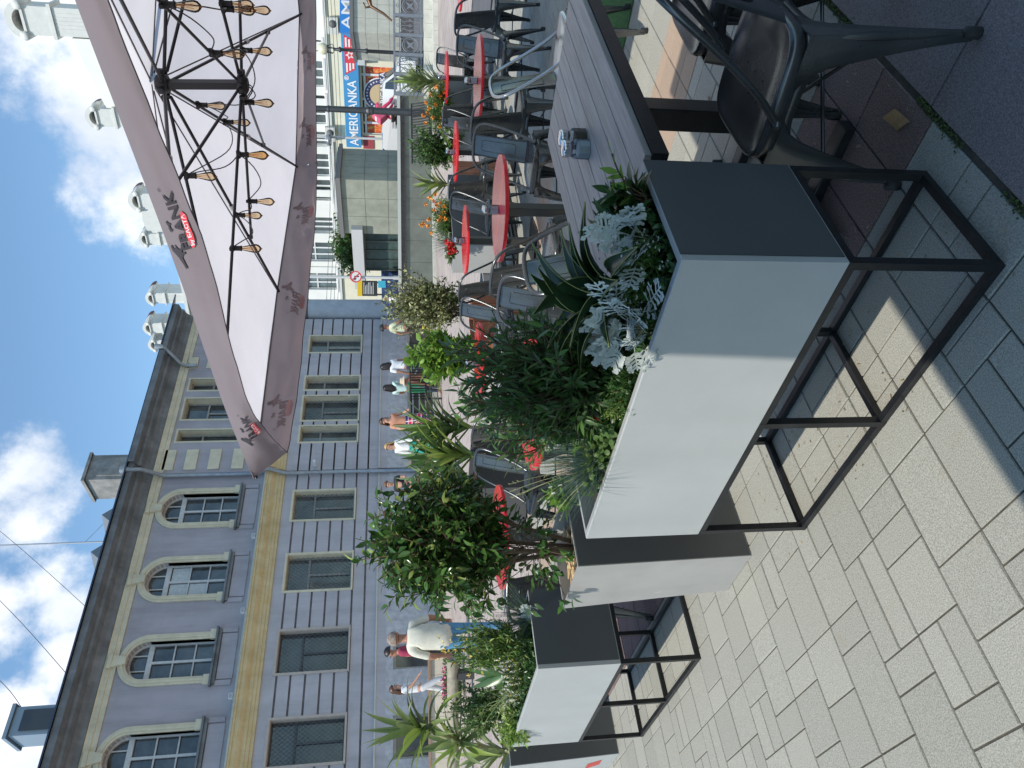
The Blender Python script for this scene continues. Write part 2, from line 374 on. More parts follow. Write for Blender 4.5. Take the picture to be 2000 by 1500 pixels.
# building coordinates: x along the facade, y into the building, z up
def wallpatch(mb, x0, x1, z0, z1, holes, d0=0.0, th=.12, mi=0):
    xs = sorted(set([x0, x1] + [h for H_ in holes for h in H_[:2] if x0 < h < x1]))
    for a, b in zip(xs, xs[1:]):
        iv = sorted([(H_[2], H_[3]) for H_ in holes if H_[0] < (a + b) / 2 < H_[1]]); z = z0
        for p, q in iv:
            if p > z: mb.box((a, d0, z), (b, d0 + th, min(p, z1)), mi)
            z = max(z, q)
        if z < z1: mb.box((a, d0, z), (b, d0 + th, z1), mi)
G1 = [(-1.6, -.4), (.95, 2.15), (3.48, 4.68), (6.02, 7.21), (8.5, 9.75), (11.05, 12.28), (13.58, 14.70)]
G2 = [(16.75, 17.45), (17.75, 18.9), (19.25, 19.9), (21.28, 22.18)]
gz = (3.09, 5.11)
gh = [(a, b, gz[0], gz[1]) for a, b in G1 + G2]
A1 = [(.7, 2.2), (3.25, 4.75), (5.8, 7.3), (8.36, 9.85), (10.86, 12.38), (13.4, 14.92)]
U2 = [(16.87, 17.36), (17.87, 18.84), (19.27, 19.81)]
arcs = []
for a, b in A1: arcs.append(((a + b) / 2, (b - a) / 2 - .2))
ah = [(c - r, c + r, 6.9, 8.72) for c, r in arcs]; uh = [(a, b, 7.0, 9.32) for a, b in U2]
XL, XR = -3.0, 23.2
# grooved ground floor: dark wall behind, raised courses in front
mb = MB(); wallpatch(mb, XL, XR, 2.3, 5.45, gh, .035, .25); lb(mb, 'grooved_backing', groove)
mb = MB(); zs = [2.3, 2.65, 3.04, 3.45, 3.84, 4.26, 4.67, 5.06, 5.47]
for z0, z1 in zip(zs, zs[1:]):
    a = z0 + (.03 if z0 > 2.31 else 0); b_ = z1 - (.03 if z1 < 5.4 else 0)
    wallpatch(mb, XL, 15.5, a, b_, gh, 0, .034); wallpatch(mb, 15.5, 20.95, a, b_, gh, -.12, .154); wallpatch(mb, 20.95, XR, a, b_, gh, -.06, .094)
lb(mb, 'wall', [pls2])
# upper wall, with arches
mb = MB(); wallpatch(mb, XL, 15.5, 6.05, 9.6, [h for h in ah], 0, .3); wallpatch(mb, 15.5, 20.95, 6.05, 9.6, uh, -.12, .42); wallpatch(mb, 20.95, XR, 6.05, 9.6, [], -.06, .36)
mb2 = MB()
mbw = MB()
wallpatch(mbw, XL, 15.5, 6.05, 8.72, ah, 0, .3); wallpatch(mbw, XL, 15.5, 8.72, 9.6, [(c - r, c + r, 8.72, 8.72 + r + .02) for c, r in arcs], 0, .3)
for c, r in arcs:
    n = 14; zt = 8.72 + r + .02
    for i in range(n):
        a0, a1 = math.pi * i / n, math.pi * (i + 1) / n
        p0 = (c + r * math.cos(a0), 8.72 + r * math.sin(a0)); p1 = (c + r * math.cos(a1), 8.72 + r * math.sin(a1))
        poly = [p0, (p0[0], zt), (p1[0], zt), p1]
        mbw.prism(poly, lambda u, w: (u, 0, w), lambda u, w: (u, .3, w))
wallpatch(mbw, 15.5, 20.95, 6.05, 9.6, uh, -.12, .42); wallpatch(mbw, 20.95, XR, 6.05, 9.6, [], -.06, .36)
lb(mbw, 'upper_wall', pls)
# plinth
bh = [(5.95, 7.1, 0, 1.76), (8.4, 9.15, 0, 1.76), (.9, 2, 0, 1.76), (10.9, 11.9, 0, 1.76)]
mb = MB(); wallpatch(mb, XL, 15.5, -.2, 1.98, bh, -.03, .3); wallpatch(mb, 15.5, XR, -.2, 1.98, [], -.15, .4); lb(mb, 'plinth', rough)
mb = MB(); wallpatch(mb, XL, 15.5, 1.98, 2.3, [], -.03, .3); wallpatch(mb, 15.5, XR, 1.98, 2.3, [], -.15, .4); lb(mb, 'plinth_band', pls2)
mb = MB(); mb.box((XL, -.06, 2.25), (15.5, -.03, 2.29)); mb.box((15.5, -.18, 2.25), (XR, -.15, 2.29)); lb(mb, 'plinth_string', palec)
for a, b, z0, z1 in bh:
    mb = MB(); mb.box((a, .12, .4), (b, .16, z1)); f = lb(mb, 'basement_window', glassd); mb = MB(); mb.box((a, .02, z1 - .08), (b, .12, z1)); mb.box((a, .02, .5), (a + .06, .12, z1 - .08)); mb.box((b - .06, .02, .5), (b, .12, z1 - .08)); mb.build('frame', oldf, f)
# ochre cornice between the storeys
def profile(mb, prof, x0, x1, mi=0, d=0.0):
    # prof: (y,z) points going up; closed against the wall
    n = len(prof); vs = [(x0, y + d, z) for y, z in prof] + [(x1, y + d, z) for y, z in prof]
    fs = [(i, i + 1, n + i + 1, n + i) for i in range(n - 1)] + [tuple(range(n)), tuple(range(2 * n - 1, n - 1, -1))]
    mb.add(vs, fs, mi)
prf = [(.0, 5.47), (-.06, 5.47), (-.06, 5.55), (-.09, 5.56), (-.10, 5.64), (-.13, 5.66), (-.13, 5.74), (-.20, 5.80), (-.27, 5.88), (-.27, 5.97), (-.31, 5.99), (-.31, 6.05), (0, 6.07)]
for a, b, d in ((XL, 15.5, 0), (15.5, 20.95, -.12), (20.95, XR, -.06)):
    mb = MB(); profile(mb, prf, a, b, 0, d); lb(mb, 'cornice', ochre)
mb = MB(); mb.box((XL, -.33, 6.055), (15.5, -.01, 6.075)); mb.box((15.5, -.45, 6.056), (XR, -.13, 6.076)); mb.tube([(XL, -.30, 6.10), (5, -.31, 6.085), (9, -.30, 6.10), (15.4, -.31, 6.09)], .014, 6); lb(mb, 'cornice_flashing', palec)
# top band and eaves
for a, b, d in ((XL, 15.5, 0), (15.5, 20.6, -.12), (20.6, XR, -.06)):
    mb = MB(); profile(mb, [(0, 9.48), (-.05, 9.48), (-.05, 9.6), (-.09, 9.62), (-.09, 9.74), (-.12, 9.78), (0, 9.8)], a, b, 0, d); lb(mb, 'top_band', cream)
    mb = MB(); profile(mb, [(0, 9.78), (-.14, 9.79), (-.18, 9.90), (-.3, 10.02), (-.5, 10.08), (-.52, 10.16), (-.78, 10.22), (-.80, 10.40), (-.76, 10.42), (.2, 10.6)], a, b, 0, d); lb(mb, 'eaves', zinc)
mb = MB(); mb.add([(XL, -.86, 10.40), (XR + .5, -.92, 10.40), (XR + .5, 6, 12.2), (XL, 6, 12.2), (XL, -.86, 10.44), (XR + .5, -.92, 10.44), (XR + .5, 6, 12.24), (XL, 6, 12.24)], [(0, 1, 2, 3), (4, 5, 6, 7), (0, 1, 5, 4), (1, 2, 6, 5), (2, 3, 7, 6), (3, 0, 4, 7)])
mb.add([(XL, 6, 12.2), (XR + .5, 6, 12.2), (XR + .5, 13, 10.4), (XL, 13, 10.4)], [(0, 1, 2, 3)]); rf = lb(mb, 'roof', mat('roof_sheet', (0.05, 0.07, 0.11), .45, .5))
mb = MB(); mb.box((XR - .3, .4, -.2), (XR, 13, 10.4)); mb.box((XL, .4, -.2), (XL + .3, 13, 10.4)); mb.box((XL, 12.7, -.2), (XR, 13, 10.4)); mb.box((XL + .3, .55, -.2), (XR - .3, .75, 10.2)); lb(mb, 'side_wall', pls2)
def win_rect(a, b, z0, z1, dp, kind, dd=0.0):
    fm = MB(); w = .07; o = -.025 + dd      # surround
    fm.box((a - w, o, z0 - .03), (a, .02 + dd, z1 + w)); fm.box((b, o, z0 - .03), (b + w, .02 + dd, z1 + w)); fm.box((a, o, z1), (b, .02 + dd, z1 + w))
    fm.box((a - .001, .0 + dd, z0), (a + .012, dp, z1)); fm.box((b - .012, .0 + dd, z0), (b + .001, dp, z1)); fm.box((a + .012, .0 + dd, z1 - .012), (b - .012, dp, z1 + .001)); fm.box((a - w, -.06 + dd, z0 - .06), (b + w, dp, z0 - .004))
    f = lb(fm, 'window', cream if kind != 'dark' else mat('buff_surround', (.50, .44, .38), .8, noise_amt=.1))
    q = MB(); q.box((a + .01, dp - .02, z0), (b - .01, dp, z1)); q.build('pane', glassd, f)
    q = MB(); m = {'dark': darkf, 'old': oldf, 'white': whitef}[kind]; y0, y1 = dp - .07, dp - .022; t = .05
    q.box((a + .012, y0, z0), (a + .012 + t, y1, z1)); q.box((b - .012 - t, y0, z0), (b - .012, y1, z1)); q.box((a + .06, y0, z1 - t), (b - .06, y1, z1 - .012)); q.box((a + .06, y0, z0), (b - .06, y1, z0 + t))
    zt = z0 + (z1 - z0) * .66; q.box((a + .06, y0 - .006, zt - .03), (b - .06, y1, zt + .03))
    if b - a > .8: q.box(((a + b) / 2 - .03, y0 - .003, z0 + t), ((a + b) / 2 + .03, y1 - .003, zt - .03))
    q.build('window_frame', m, f)
    if kind == 'dark' or (kind == 'old' and b - a > 1):
        q = MB(); s = .155; n = int((z1 - z0 + b - a) / s) + 2; yy = dp - .12
        for sg in (1, -1):
            for i in range(-n, n):
                c = i * s; pts = []
                # line z = z0 + c + sg*1.25*(x-a), clipped to the opening
                seg = [(x, z0 + c + sg * 1.3 * (x - a)) for x in lin(a, b, 16)]; seg = [p for p in seg if z0 <= p[1] <= z1]
                if len(seg) > 1: q.tube([(seg[0][0], yy, seg[0][1]), (seg[-1][0], yy, seg[-1][1])], .0055, 4, caps=False)
        q.build('grille', net, f)
for i, (a, b) in enumerate(G1): win_rect(a, b, gz[0], gz[1], .30, 'dark' if b < 10 else 'old')
for a, b in G2: win_rect(a, b, gz[0], gz[1], .25, 'old', -.10 if b < 21 else -.05)
for a, b in U2: win_rect(a, b, 7.0, 9.32, .25, 'old', -.10)
def win_arch(c, r, film_panes=()):
    z0, zs_ = 6.9, 8.72; n = 18; W_ = .2
    def ring(r0, r1, y0, y1, mi=0, mb=None, full=True):
        pts0 = [(c + r0 * math.cos(math.pi * i / n), zs_ + r0 * math.sin(math.pi * i / n)) for i in range(n + 1)]; pts1 = [(c + r1 * math.cos(math.pi * i / n), zs_ + r1 * math.sin(math.pi * i / n)) for i in range(n + 1)]
        if full: pts0 = [(c + r0, z0)] + pts0 + [(c - r0, z0)]; pts1 = [(c + r1, z0)] + pts1 + [(c - r1, z0)]
        k = len(pts0); vs = [(x, y0, z) for x, z in pts0] + [(x, y0, z) for x, z in pts1] + [(x, y1, z) for x, z in pts0] + [(x, y1, z) for x, z in pts1]; fs = []
        for i in range(k - 1): fs += [(i, i + 1, k + i + 1, k + i), (2 * k + i, 2 * k + i + 1, i + 1, i), (k + i, k + i + 1, 3 * k + i + 1, 3 * k + i)]
        mb.add(vs, fs, mi)
    m = MB(); ring(r, r + .06, -.05, .32, 0, m); ring(r + .06, r + .13, -.08, .01, 0, m); ring(r + .13, r + W_, -.055, .01, 0, m)
    m.prism([(-.10, 0), (.10, 0), (.17, .36), (-.17, .36)], lambda u, w: (c + u, -.14, zs_ + r - .03 + w), lambda u, w: (c + u, .01, zs_ + r - .03 + w)); m.box((c - .21, -.17, zs_ + r + .33), (c + .21, -.1, zs_ + r + .45))
    for sg in (-1, 1): m.box((c + sg * (r + .12) - .14, -.10, z0 - .01), (c + sg * (r + .12) + .14, .01, z0 + .16))
    f = lb(m, 'arched_window', cream)
    q = MB(); poly = [(c + r * math.cos(math.pi * i / n), zs_ + r * math.sin(math.pi * i / n)) for i in range(n + 1)] + [(c - r, z0), (c + r, z0)]; q.prism(poly, lambda u, w: (u, .27, w), lambda u, w: (u, .29, w)); q.build('pane', glassd, f)
    q = MB(); ring(r - .05, r, .2, .26, 0, q); q.box((c - r, .19, zs_ - .10), (c + r, .26, zs_ + .04)); q.box((c - .035, .195, z0), (c + .035, .25, zs_ - .1)); q.box((c - r + .04, .2, z0), (c + r - .04, .25, z0 + .06))
    for k in (1, 2): zz = z0 + (zs_ - .1 - z0) * k / 3; q.box((c - r + .04, .205, zz - .02), (c + r - .04, .245, zz + .02))
    for dx in (-.22, .22): q.box((c + dx - .015, .205, zs_ + .04), (c + dx + .015, .245, zs_ + math.sqrt(max(0, r * r - dx * dx)) - .03))
    q.build('window_frame', whitef, f)
    if film_panes:
        q = MB(); h = (zs_ - .1 - z0) / 3
        for (i, j) in film_panes: x0 = c - r + .06 if i == 0 else c + .04; q.box((x0, .255, z0 + j * h + .03), (x0 + r - .11, .262, z0 + (j + 1) * h - .03))
        q.build('film', film, f)
    s = MB(); s.box((c - r - .32, -.16, z0 - .07), (c + r + .32, .2, z0 - .015)); s.box((c - r - .26, -.09, z0 - .16), (c + r + .26, -.0, z0 - .07)); s.build('sill', zinc, f)
    s = MB(); s.box((c - r - .12, -.035, 6.28), (c + r + .12, -.001, 6.72)); s.box((c - r - .3, -.05, 6.3), (c - r - .16, -.001, 6.74)); s.box((c + r + .16, -.05, 6.3), (c + r + .3, -.001, 6.74)); s.build('apron', pls, f)
for i, (c, r) in enumerate(arcs): win_arch(c, r, [(0, 2), (1, 2), (0, 1)] if i == 4 else ())
# cream quoin blocks on the projecting bay
for xa, xb in ((15.62, 16.47), (20.35, 20.92)):
    for z0, z1 in ((9.2, 9.57), (8.46, 8.86), (7.70, 8.08), (6.9, 7.3), (6.2, 6.55)):
        mb = MB(); mb.bbox(((xa + xb) / 2, -.145, (z0 + z1) / 2), ((xb - xa) / 2, .025, (z1 - z0) / 2), bev=.01); lb(mb, 'quoin', cream)
# down pipes
for X0, d in ((15.38, -.02), (20.75, -.16)):
    mb = MB()
    if X0 < 16: mb.tube([(X0 - .15, -.75 + d, 10.35), (X0 - .12, -.72 + d, 10.0), (X0 + .02, -.2 + d, 9.55), (X0 + .02, -.12 + d, 9.4), (X0 + .02, -.12 + d, 6.35), (X0, -.42 + d, 6.15), (X0, -.42 + d, 5.95), (X0, -.13 + d, 5.45), (X0, -.12 + d, .95), (X0, -.25 + d, .85)], .065, 10)
    else: mb.tube([(X0, -.75 + d, 10.5), (X0, -.72 + d, 10.3), (X0 - .35, -.2 + d, 9.75), (X0 - .35, -.1 + d, 9.6), (X0 - .35, -.1 + d, 9.2)], .065, 10)
    mb.lathe([(.07, 0), (.12, .2), (.12, .3)], (X0 - (.15 if X0 < 16 else 0), -.75 + d, 10.3), 10); lb(mb, 'downpipe', zincl)
# roof: chimney block, vent box, little dormers
def roofthing(nm, x0, x1, y0, y1, z0, z1, m):
    mb = MB(); mb.box((x0, y0, z0), (x1, y1, z1)); mb.box((x0 - .08, y0 - .08, z1), (x1 + .08, y1 + .08, z1 + .1)); mb.box((x0 + .15, y0 - .04, z0 + .2), (x1 - .15, y0 - .005, z1 - .25)); return lb(mb, nm, m)
roofthing('chimney', 15.9, 16.95, .7, 1.9, 10.4, 12.3, mat('grey_render', (.30, .29, .27), .9, noise_amt=.3, nscale=3))
o = roofthing('vent_house', 7.75, 8.55, 1.4, 2.4, 10.6, 12.45, mat('vent_tin', (.33, .38, .42), .5, .3)); mb = MB(); mb.box((7.86, 1.35, 11.05), (8.44, 1.358, 12.2)); mb.build('louvre', darkf, o)
for xx in (14.6, 13.2):
    mb = MB(); mb.add([(xx - .5, .9, 10.9), (xx + .5, .9, 10.9), (xx, .9, 11.5), (xx - .5, 3, 11.4), (xx + .5, 3, 11.4), (xx, 3, 11.9)], [(0, 1, 2), (0, 2, 5, 3), (1, 2, 5, 4), (3, 4, 5)]); lb(mb, 'dormer', mat('dormer_tin', (.2, .22, .24), .5, .3))
B.rotation_euler = (0, 0, 0)
# floodlights on the cornice
for k, (x_, y_) in enumerate(((496, 1047), (475, 1193), (452, 1360))):
    p = onY(x_, y_, FY - .25); mb = MB(); mb.bbox((0, 0, .10), (.075, .05, .06), bev=.01); mb.box((-.09, -.02, -.0), (-.078, .02, .12)); mb.box((.078, -.02, 0), (.09, .02, .12)); mb.box((-.09, -.02, -.02), (.09, .02, 0))
    o = mb.build('floodlight', mat('white_plastic', (.72, .73, .73), .4)); o.location = (p.x, p.y, 6.095); q = MB(); q.box((-.06, -.053, .055), (.06, -.051, .145)); q.build('lens', mat('lens_glass', (.35, .37, .38), .1), o)
    tag(o, ['white floodlight on ochre cornice next to the downpipe', 'white floodlight on ochre cornice, the middle of three', 'white floodlight on ochre cornice, the leftmost of three'][k], 'floodlight', 'floodlights on the cornice')
p = onY(615, 910, 21.85); o = empty('security_camera', (p.x, p.y, p.z), 0, 'small white security camera fixed on the grooved wall right of the downpipe', 'camera')
mb = MB(); mb.bbox((0, -.2, 0), (.045, .12, .045), bev=.015); mb.build('camera_body', mat('white_plastic', ()), o); mb = MB(); mb.tube([(0, 0, -.05), (0, -.12, -.05)], .012); mb.lathe([(.05, 0), (.05, .02)], (0, 0, 0), M=Matrix.Rotation(R(90), 4, 'X')); mb.tube([(0, 0, .0), (-.2, .0, .12), (-.45, 0, .15)], .008, 5); mb.build('bracket', mat('white_plastic', ()), o)
# mast and wires over the roof
p0 = onY(205, 1058, 24.5); mb = MB(); mb.tube([(p0.x, p0.y, 10.6), (p0.x, p0.y, 19)], .03, 6); mb.tube([(p0.x - .02, p0.y, 12.5), (p0.x + 2.2, p0.y, 11.2)], .008, 4)
tag(mb.build('antenna_mast', mat('mast_grey', (.45, .48, .52), .5)), 'thin grey mast standing on the roof of the lilac building', 'mast')
for k, (a, b) in enumerate((((0, 1050), (175, 1192)), ((0, 1190), (135, 1322)), ((0, 1348), (52, 1400)))):
    A_ = onY(*a, 24.0); B_ = onY(*b, 23.6); A2 = A_ + (A_ - B_) * 1.5; pts = []
    for i in range(17): t_ = i / 16; q = A2.lerp(B_, t_); q.z -= .25 * math.sin(math.pi * t_); pts.append(q)
    mb = MB(); mb.tube(pts, .011, 4); tag(mb.build('overhead_wire', mat('wire_black', (.05, .05, .06), .6)), ['wire running to the roof by the pair of little dormers', 'wire running to the roof between the mast and the vent box', 'wire running to the roof at the tin vent box'][k], 'wire', 'wires over the lilac roof')
# porch column at the far corner
c0 = onY(690, 606, 22.0); rr_ = (onY(690, 592, 22).x - onY(690, 621, 22).x) / 2
colm = empty('porch_column', (c0.x, 22.0, 0), 0, 'thick grey round column at the far corner of the lilac building', 'column')
mb = MB(); mb.lathe([(rr_ * 1.02, 1.55), (rr_, 2.2), (rr_ * .97, 5.3)], n=24); mb.build('shaft', mat('column_grey', (.42, .46, .50), .7, noise_amt=.1, nscale=3), colm)
mb = MB(); mb.lathe([(rr_ * 1.3, .3), (rr_ * 1.3, 1.35), (rr_ * 1.12, 1.42), (rr_ * 1.12, 1.5), (rr_ * 1.02, 1.55)], n=24); mb.build('base', mat('column_grey', ()), colm)
mb = MB(); mb.lathe([(rr_ * .97, 5.3), (rr_ * 1.06, 5.32), (rr_ * 1.06, 5.4), (rr_ * .98, 5.42), (rr_ * 1.0, 5.6), (rr_ * 1.2, 5.75), (rr_ * 1.25, 5.85)], n=24); mb.box((-rr_ * 1.4, -rr_ * 1.4, 5.85), (rr_ * 1.4, rr_ * 1.4, 6.1)); mb.build('capital', mat('column_cap', (.13, .14, .15), .8), colm)
mb = MB(); mb.box((XR - c0.x + .01, -.45, 6.1), (rr_ * 1.8, .5, 6.9)); mb.build('lintel', pls, colm)
# ================================================================ TERRACE FURNITURE
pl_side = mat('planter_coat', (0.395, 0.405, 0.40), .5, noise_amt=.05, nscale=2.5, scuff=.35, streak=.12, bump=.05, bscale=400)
pl_shaded = mat('planter_shaded_coat', (0.072, 0.078, 0.082), .5, noise_amt=.06, nscale=2.5, scuff=.5, bump=.05, bscale=400)  # planter coat again for the side away from the sun, shade in the colour
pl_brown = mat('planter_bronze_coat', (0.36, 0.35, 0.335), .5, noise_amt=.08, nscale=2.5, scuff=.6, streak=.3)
pl_brown_shaded = mat('planter_bronze_shaded', (0.10, 0.095, 0.09), .5, noise_amt=.1, nscale=2.5)  # bronze coat with the shade of the unlit side put into its colour
steel = mat('black_steel', (0.017, 0.018, 0.02), .38, .3, noise_amt=.4, nscale=14, bump=.1, bscale=120)
soil = mat('soil', (0.035, 0.026, 0.02), .95, noise_amt=.5, nscale=40, bump=1, bscale=60)
def open_box(mb, x0, x1, y0, y1, z0, z1, t=.02, depth=.06, mi=0):
    # thin walled tray, open at the top
    o = [(x0, y0), (x1, y0), (x1, y1), (x0, y1)]; i_ = [(x0 + t, y0 + t), (x1 - t, y0 + t), (x1 - t, y1 - t), (x0 + t, y1 - t)]; b = .003
    vs = [(x, y, z0) for x, y in o] + [(x, y, z1 - b) for x, y in o]
    r = [(x0 + b, y0 + b), (x1 - b, y0 + b), (x1 - b, y1 - b), (x0 + b, y1 - b)]
    vs += [(x, y, z1) for x, y in r] + [(x, y, z1) for x, y in i_] + [(x, y, z1 - depth) for x, y in i_]
    fs = [(3, 2, 1, 0)]
    for k in range(4):
        n = (k + 1) % 4
        for l in range(4): fs.append((l * 4 + k, l * 4 + n, l * 4 + 4 + n, l * 4 + 4 + k))
    fs.append((16, 17, 18, 19)); mb.add(vs, fs, mi)
def frame_bars(mb, L, W_, h, s=.021):
    # square tube stand standing on the floor: bottom ring, top ring, uprights every half length, cross bars
    def bar(a, b):
        a = Vector(a); b = Vector(b); lo = [min(p, q) - s / 2 for p, q in zip(a, b)]; hi = [max(p, q) + s / 2 for p, q in zip(a, b)]; mb.box(lo, hi)
    e = s / 2; g_ = .0015
    xs = (e, W_ - e); ys = (e, L * .5, L - e)
    for x in xs:
        mb.box((x - e, e + e, 0.001), (x + e, L - 2 * e, s)); mb.box((x - e, 2 * e, h - s), (x + e, L - 2 * e, h - g_))
    for i, y in enumerate(ys):
        for x in xs: mb.box((x - e - .0006, y - e, 0.0), (x + e + .0006, y + e, h - g_ + .0004))
        mb.box((2 * e, y - e, .0012), (W_ - 2 * e, y + e, s + .0004))
        if i != 1: mb.box((2 * e, y - e, h - s), (W_ - 2 * e, y + e, h - .001))
def planter(x, y, label, L=1.2, W_=.4, h=.4, hb=.4, swap=False, group='long planter boxes on black steel stands'):
    o = empty('planter_box', (x, y, g(x, y)), 0, label, 'planter', group)
    mb = MB(); open_box(mb, 0, W_, 0, L, h, h + hb); b = mb.build('box', pl_side, o)
    mb = MB(); mb.box((.02, -.0025, h + .004), (W_ - .001, -.0004, h + hb - .001)); mb.build('shaded_end', pl_shaded, b)  # thin dark sheet paints the shade on the end turned from the sun
    mb = MB(); frame_bars(mb, L, W_, h); mb.build('stand', steel, o)
    mb = MB(); n = 14; 
    vs = [(.021 + (W_ - .042) * i / 6, .021 + (L - .042) * j / n, h + hb - .05 + rnd.uniform(-.012, .014)) for i in range(7) for j in range(n + 1)]
    mb.add(vs, [(i * (n + 1) + j, (i + 1) * (n + 1) + j, (i + 1) * (n + 1) + j + 1, i * (n + 1) + j + 1) for i in range(6) for j in range(n)], 0, True); mb.build('soil', soil, o)
    return o
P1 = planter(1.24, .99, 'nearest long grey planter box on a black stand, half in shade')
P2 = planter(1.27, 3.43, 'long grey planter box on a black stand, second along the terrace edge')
# planters on the far side of the terrace, along X
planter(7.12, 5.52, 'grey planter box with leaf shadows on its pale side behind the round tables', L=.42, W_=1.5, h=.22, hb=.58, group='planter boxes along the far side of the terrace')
planter(10.0, 5.62, 'shaded grey planter box with orange flowers behind the farthest round tables', L=.42, W_=1.6, h=.22, hb=.58, group='planter boxes along the far side of the terrace')
def tower(x, y, label, bt=.155, tp=.185, h=.74, m=None):
    o = empty('tall_planter', (x, y, 0), 0, label, 'planter', 'tapered tall planters')
    t = .012
    def ringp(r, z): return [(-r, -r, z), (r, -r, z), (r, r, z), (-r, r, z)]
    vs = ringp(bt, .002) + ringp(tp, h) + ringp(tp - t, h) + ringp(tp - t - .012, h - .10)
    fs = [(3, 2, 1, 0)] + [(l * 4 + k, l * 4 + (k + 1) % 4, l * 4 + 4 + (k + 1) % 4, l * 4 + 4 + k) for l in range(3) for k in range(4)] + [(12, 13, 14, 15)]
    mb = MB(); mb.add(vs, fs); b = mb.build('box', m or pl_brown, o)
    mb = MB(); mb.prism([(-bt + .003, .006), (bt - .001, .006), (tp - .001, h - .004), (-tp + .004, h - .004)], lambda u, w: (u, -(bt + (tp - bt) * w / h) - .002, w), lambda u, w: (u, -(bt + (tp - bt) * w / h) - .0003, w)); mb.build('shaded_side', pl_brown_shaded, b)  # thin sheet over the unlit face, painted darker as its shade
    return o
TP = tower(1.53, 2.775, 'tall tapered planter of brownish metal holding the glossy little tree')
chip = mat('wood_chip', (0.55, 0.40, 0.22), .8, noise_amt=.3, nscale=20, island=.35)
mb = MB()
for i in range(420):
    a, b_ = rnd.uniform(-.155, .155), rnd.uniform(-.155, .155); z = .655 + rnd.uniform(0, .035) + .02 * math.cos(a * 9)
    M = Matrix.Translation((a, b_, z)) @ Matrix.Rotation(rnd.uniform(0, 6.3), 4, 'Z') @ Matrix.Rotation(rnd.uniform(-.7, .7), 4, 'X'); l = rnd.uniform(.01, .028); mb.box((-l, -.006, -.002), (l, .006, .002), 0, M)
mb.box((-.16, -.16, .63), (.16, .16, .655)); tag(mb.build('wood_chips', chip, TP), kind='stuff')
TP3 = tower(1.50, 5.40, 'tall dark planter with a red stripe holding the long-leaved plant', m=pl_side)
mb = MB(); mb.add([(-.176, -.05, .10), (-.176, .04, .10), (-.180, .10, .19), (-.180, .0, .19)], [(0, 1, 2, 3)])
mb.v = [(-.155 - .03 * z / .74 - .0015, y * 1.2, z) for x, y, z in mb.v]; mb.build('red_stripe', mat('stripe_red', (.5, .06, .05), .5), TP3)
# a plain brown planter in the far row (terracotta boards)
bd = mat('brown_board', (0.30, 0.115, 0.06), .6, noise_amt=.2, nscale=6, island=.15)
def boardbox(x, y, label, L=.75, W_=.4, h=.62):
    o = empty('board_planter', (x, y, 0), 0, label, 'planter', 'brown board planters in the far row'); mb = MB(); n = 5
    for k in range(n):
        a = L * k / n + .004; b_ = L * (k + 1) / n - .004; mb.box((a, 0, .03), (b_, .02, h)); mb.box((a, W_ - .02, .03), (b_, W_, h))
    for k in range(3):
        a = W_ * k / 3 + .022; b_ = W_ * (k + 1) / 3 - .004 if k < 2 else W_ - .022; mb.box((0, a, .03), (.02, b_, h)); mb.box((L - .02, a, .03), (L, b_, h))
    mb.build('boards', bd, o); mb = MB(); mb.box((.02, .02, h - .12), (L - .02, W_ - .02, h - .08)); mb.build('soil', soil, o); return o
boardbox(5.75, 5.75, 'reddish brown board planter beside the variegated shrub')
boardbox(8.75, 5.85, 'reddish brown board planter between two grey planters')
# ---------------------------------------------------------------- round red tables
red = mat('red_laminate', (0.66, 0.02, 0.03), .2, spec=.6, noise_amt=.06, nscale=4, scuff=.4)
post_m = mat('table_post', (0.10, 0.10, 0.095), .4, .6)
def round_table(z=.75):
    o = empty('round_table', (0, 0, 0)); n = 48; mb = MB(); r = .365
    mb.lathe([(1e-4, z), (r - .004, z), (r, z - .004), (r, z - .022), (r - .004, z - .026), (1e-4, z - .026)], n=n, smooth=False); mb.build('tabletop', red, o)
    mb = MB(); mb.bbox((0, 0, .38), (.033, .033, .345), bev=.004); mb.box((-.14, -.02, z - .045), (.14, .02, z - .0265)); mb.box((-.02, -.14, z - .046), (.02, .14, z - .0268)); mb.build('post', post_m, o)
    mb = MB(); mb.bbox((0, 0, .012), (.2, .2, .011), bev=.006); mb.build('base', steel, o); return o
TB = [(4.28, 3.0, 'red round table with salt and pepper jars catching the sun, nearest in the middle row'), (6.24, 3.05, 'red round table behind the armchair with the pale tube, its top pale with reflections'),
      (8.86, 3.14, 'red round table at the right edge of the terrace'), (10.69, 5.21, 'farthest red round table by the orange marigolds'), (8.29, 4.98, 'red round table in front of the small-leaved shrub in the far row'),
      (6.39, 4.88, 'red round table in front of the grey planter with leaf shadows'), (4.5, 4.78, 'red round table beside the bright green bush'),
      (2.5, 2.95, 'red round table mostly hidden behind the bushy planter plants'), (2.66, 4.62, 'red round table seen through the crown of the glossy tree')]
t0 = round_table()
for k, (x, y, lab) in enumerate(TB):
    o = t0 if k == 0 else copy_tree(t0); o.location = (x, y, 0); o.rotation_euler = (0, 0, R(k * 3)); tag(o, lab, 'table', 'red round tables on the terrace')
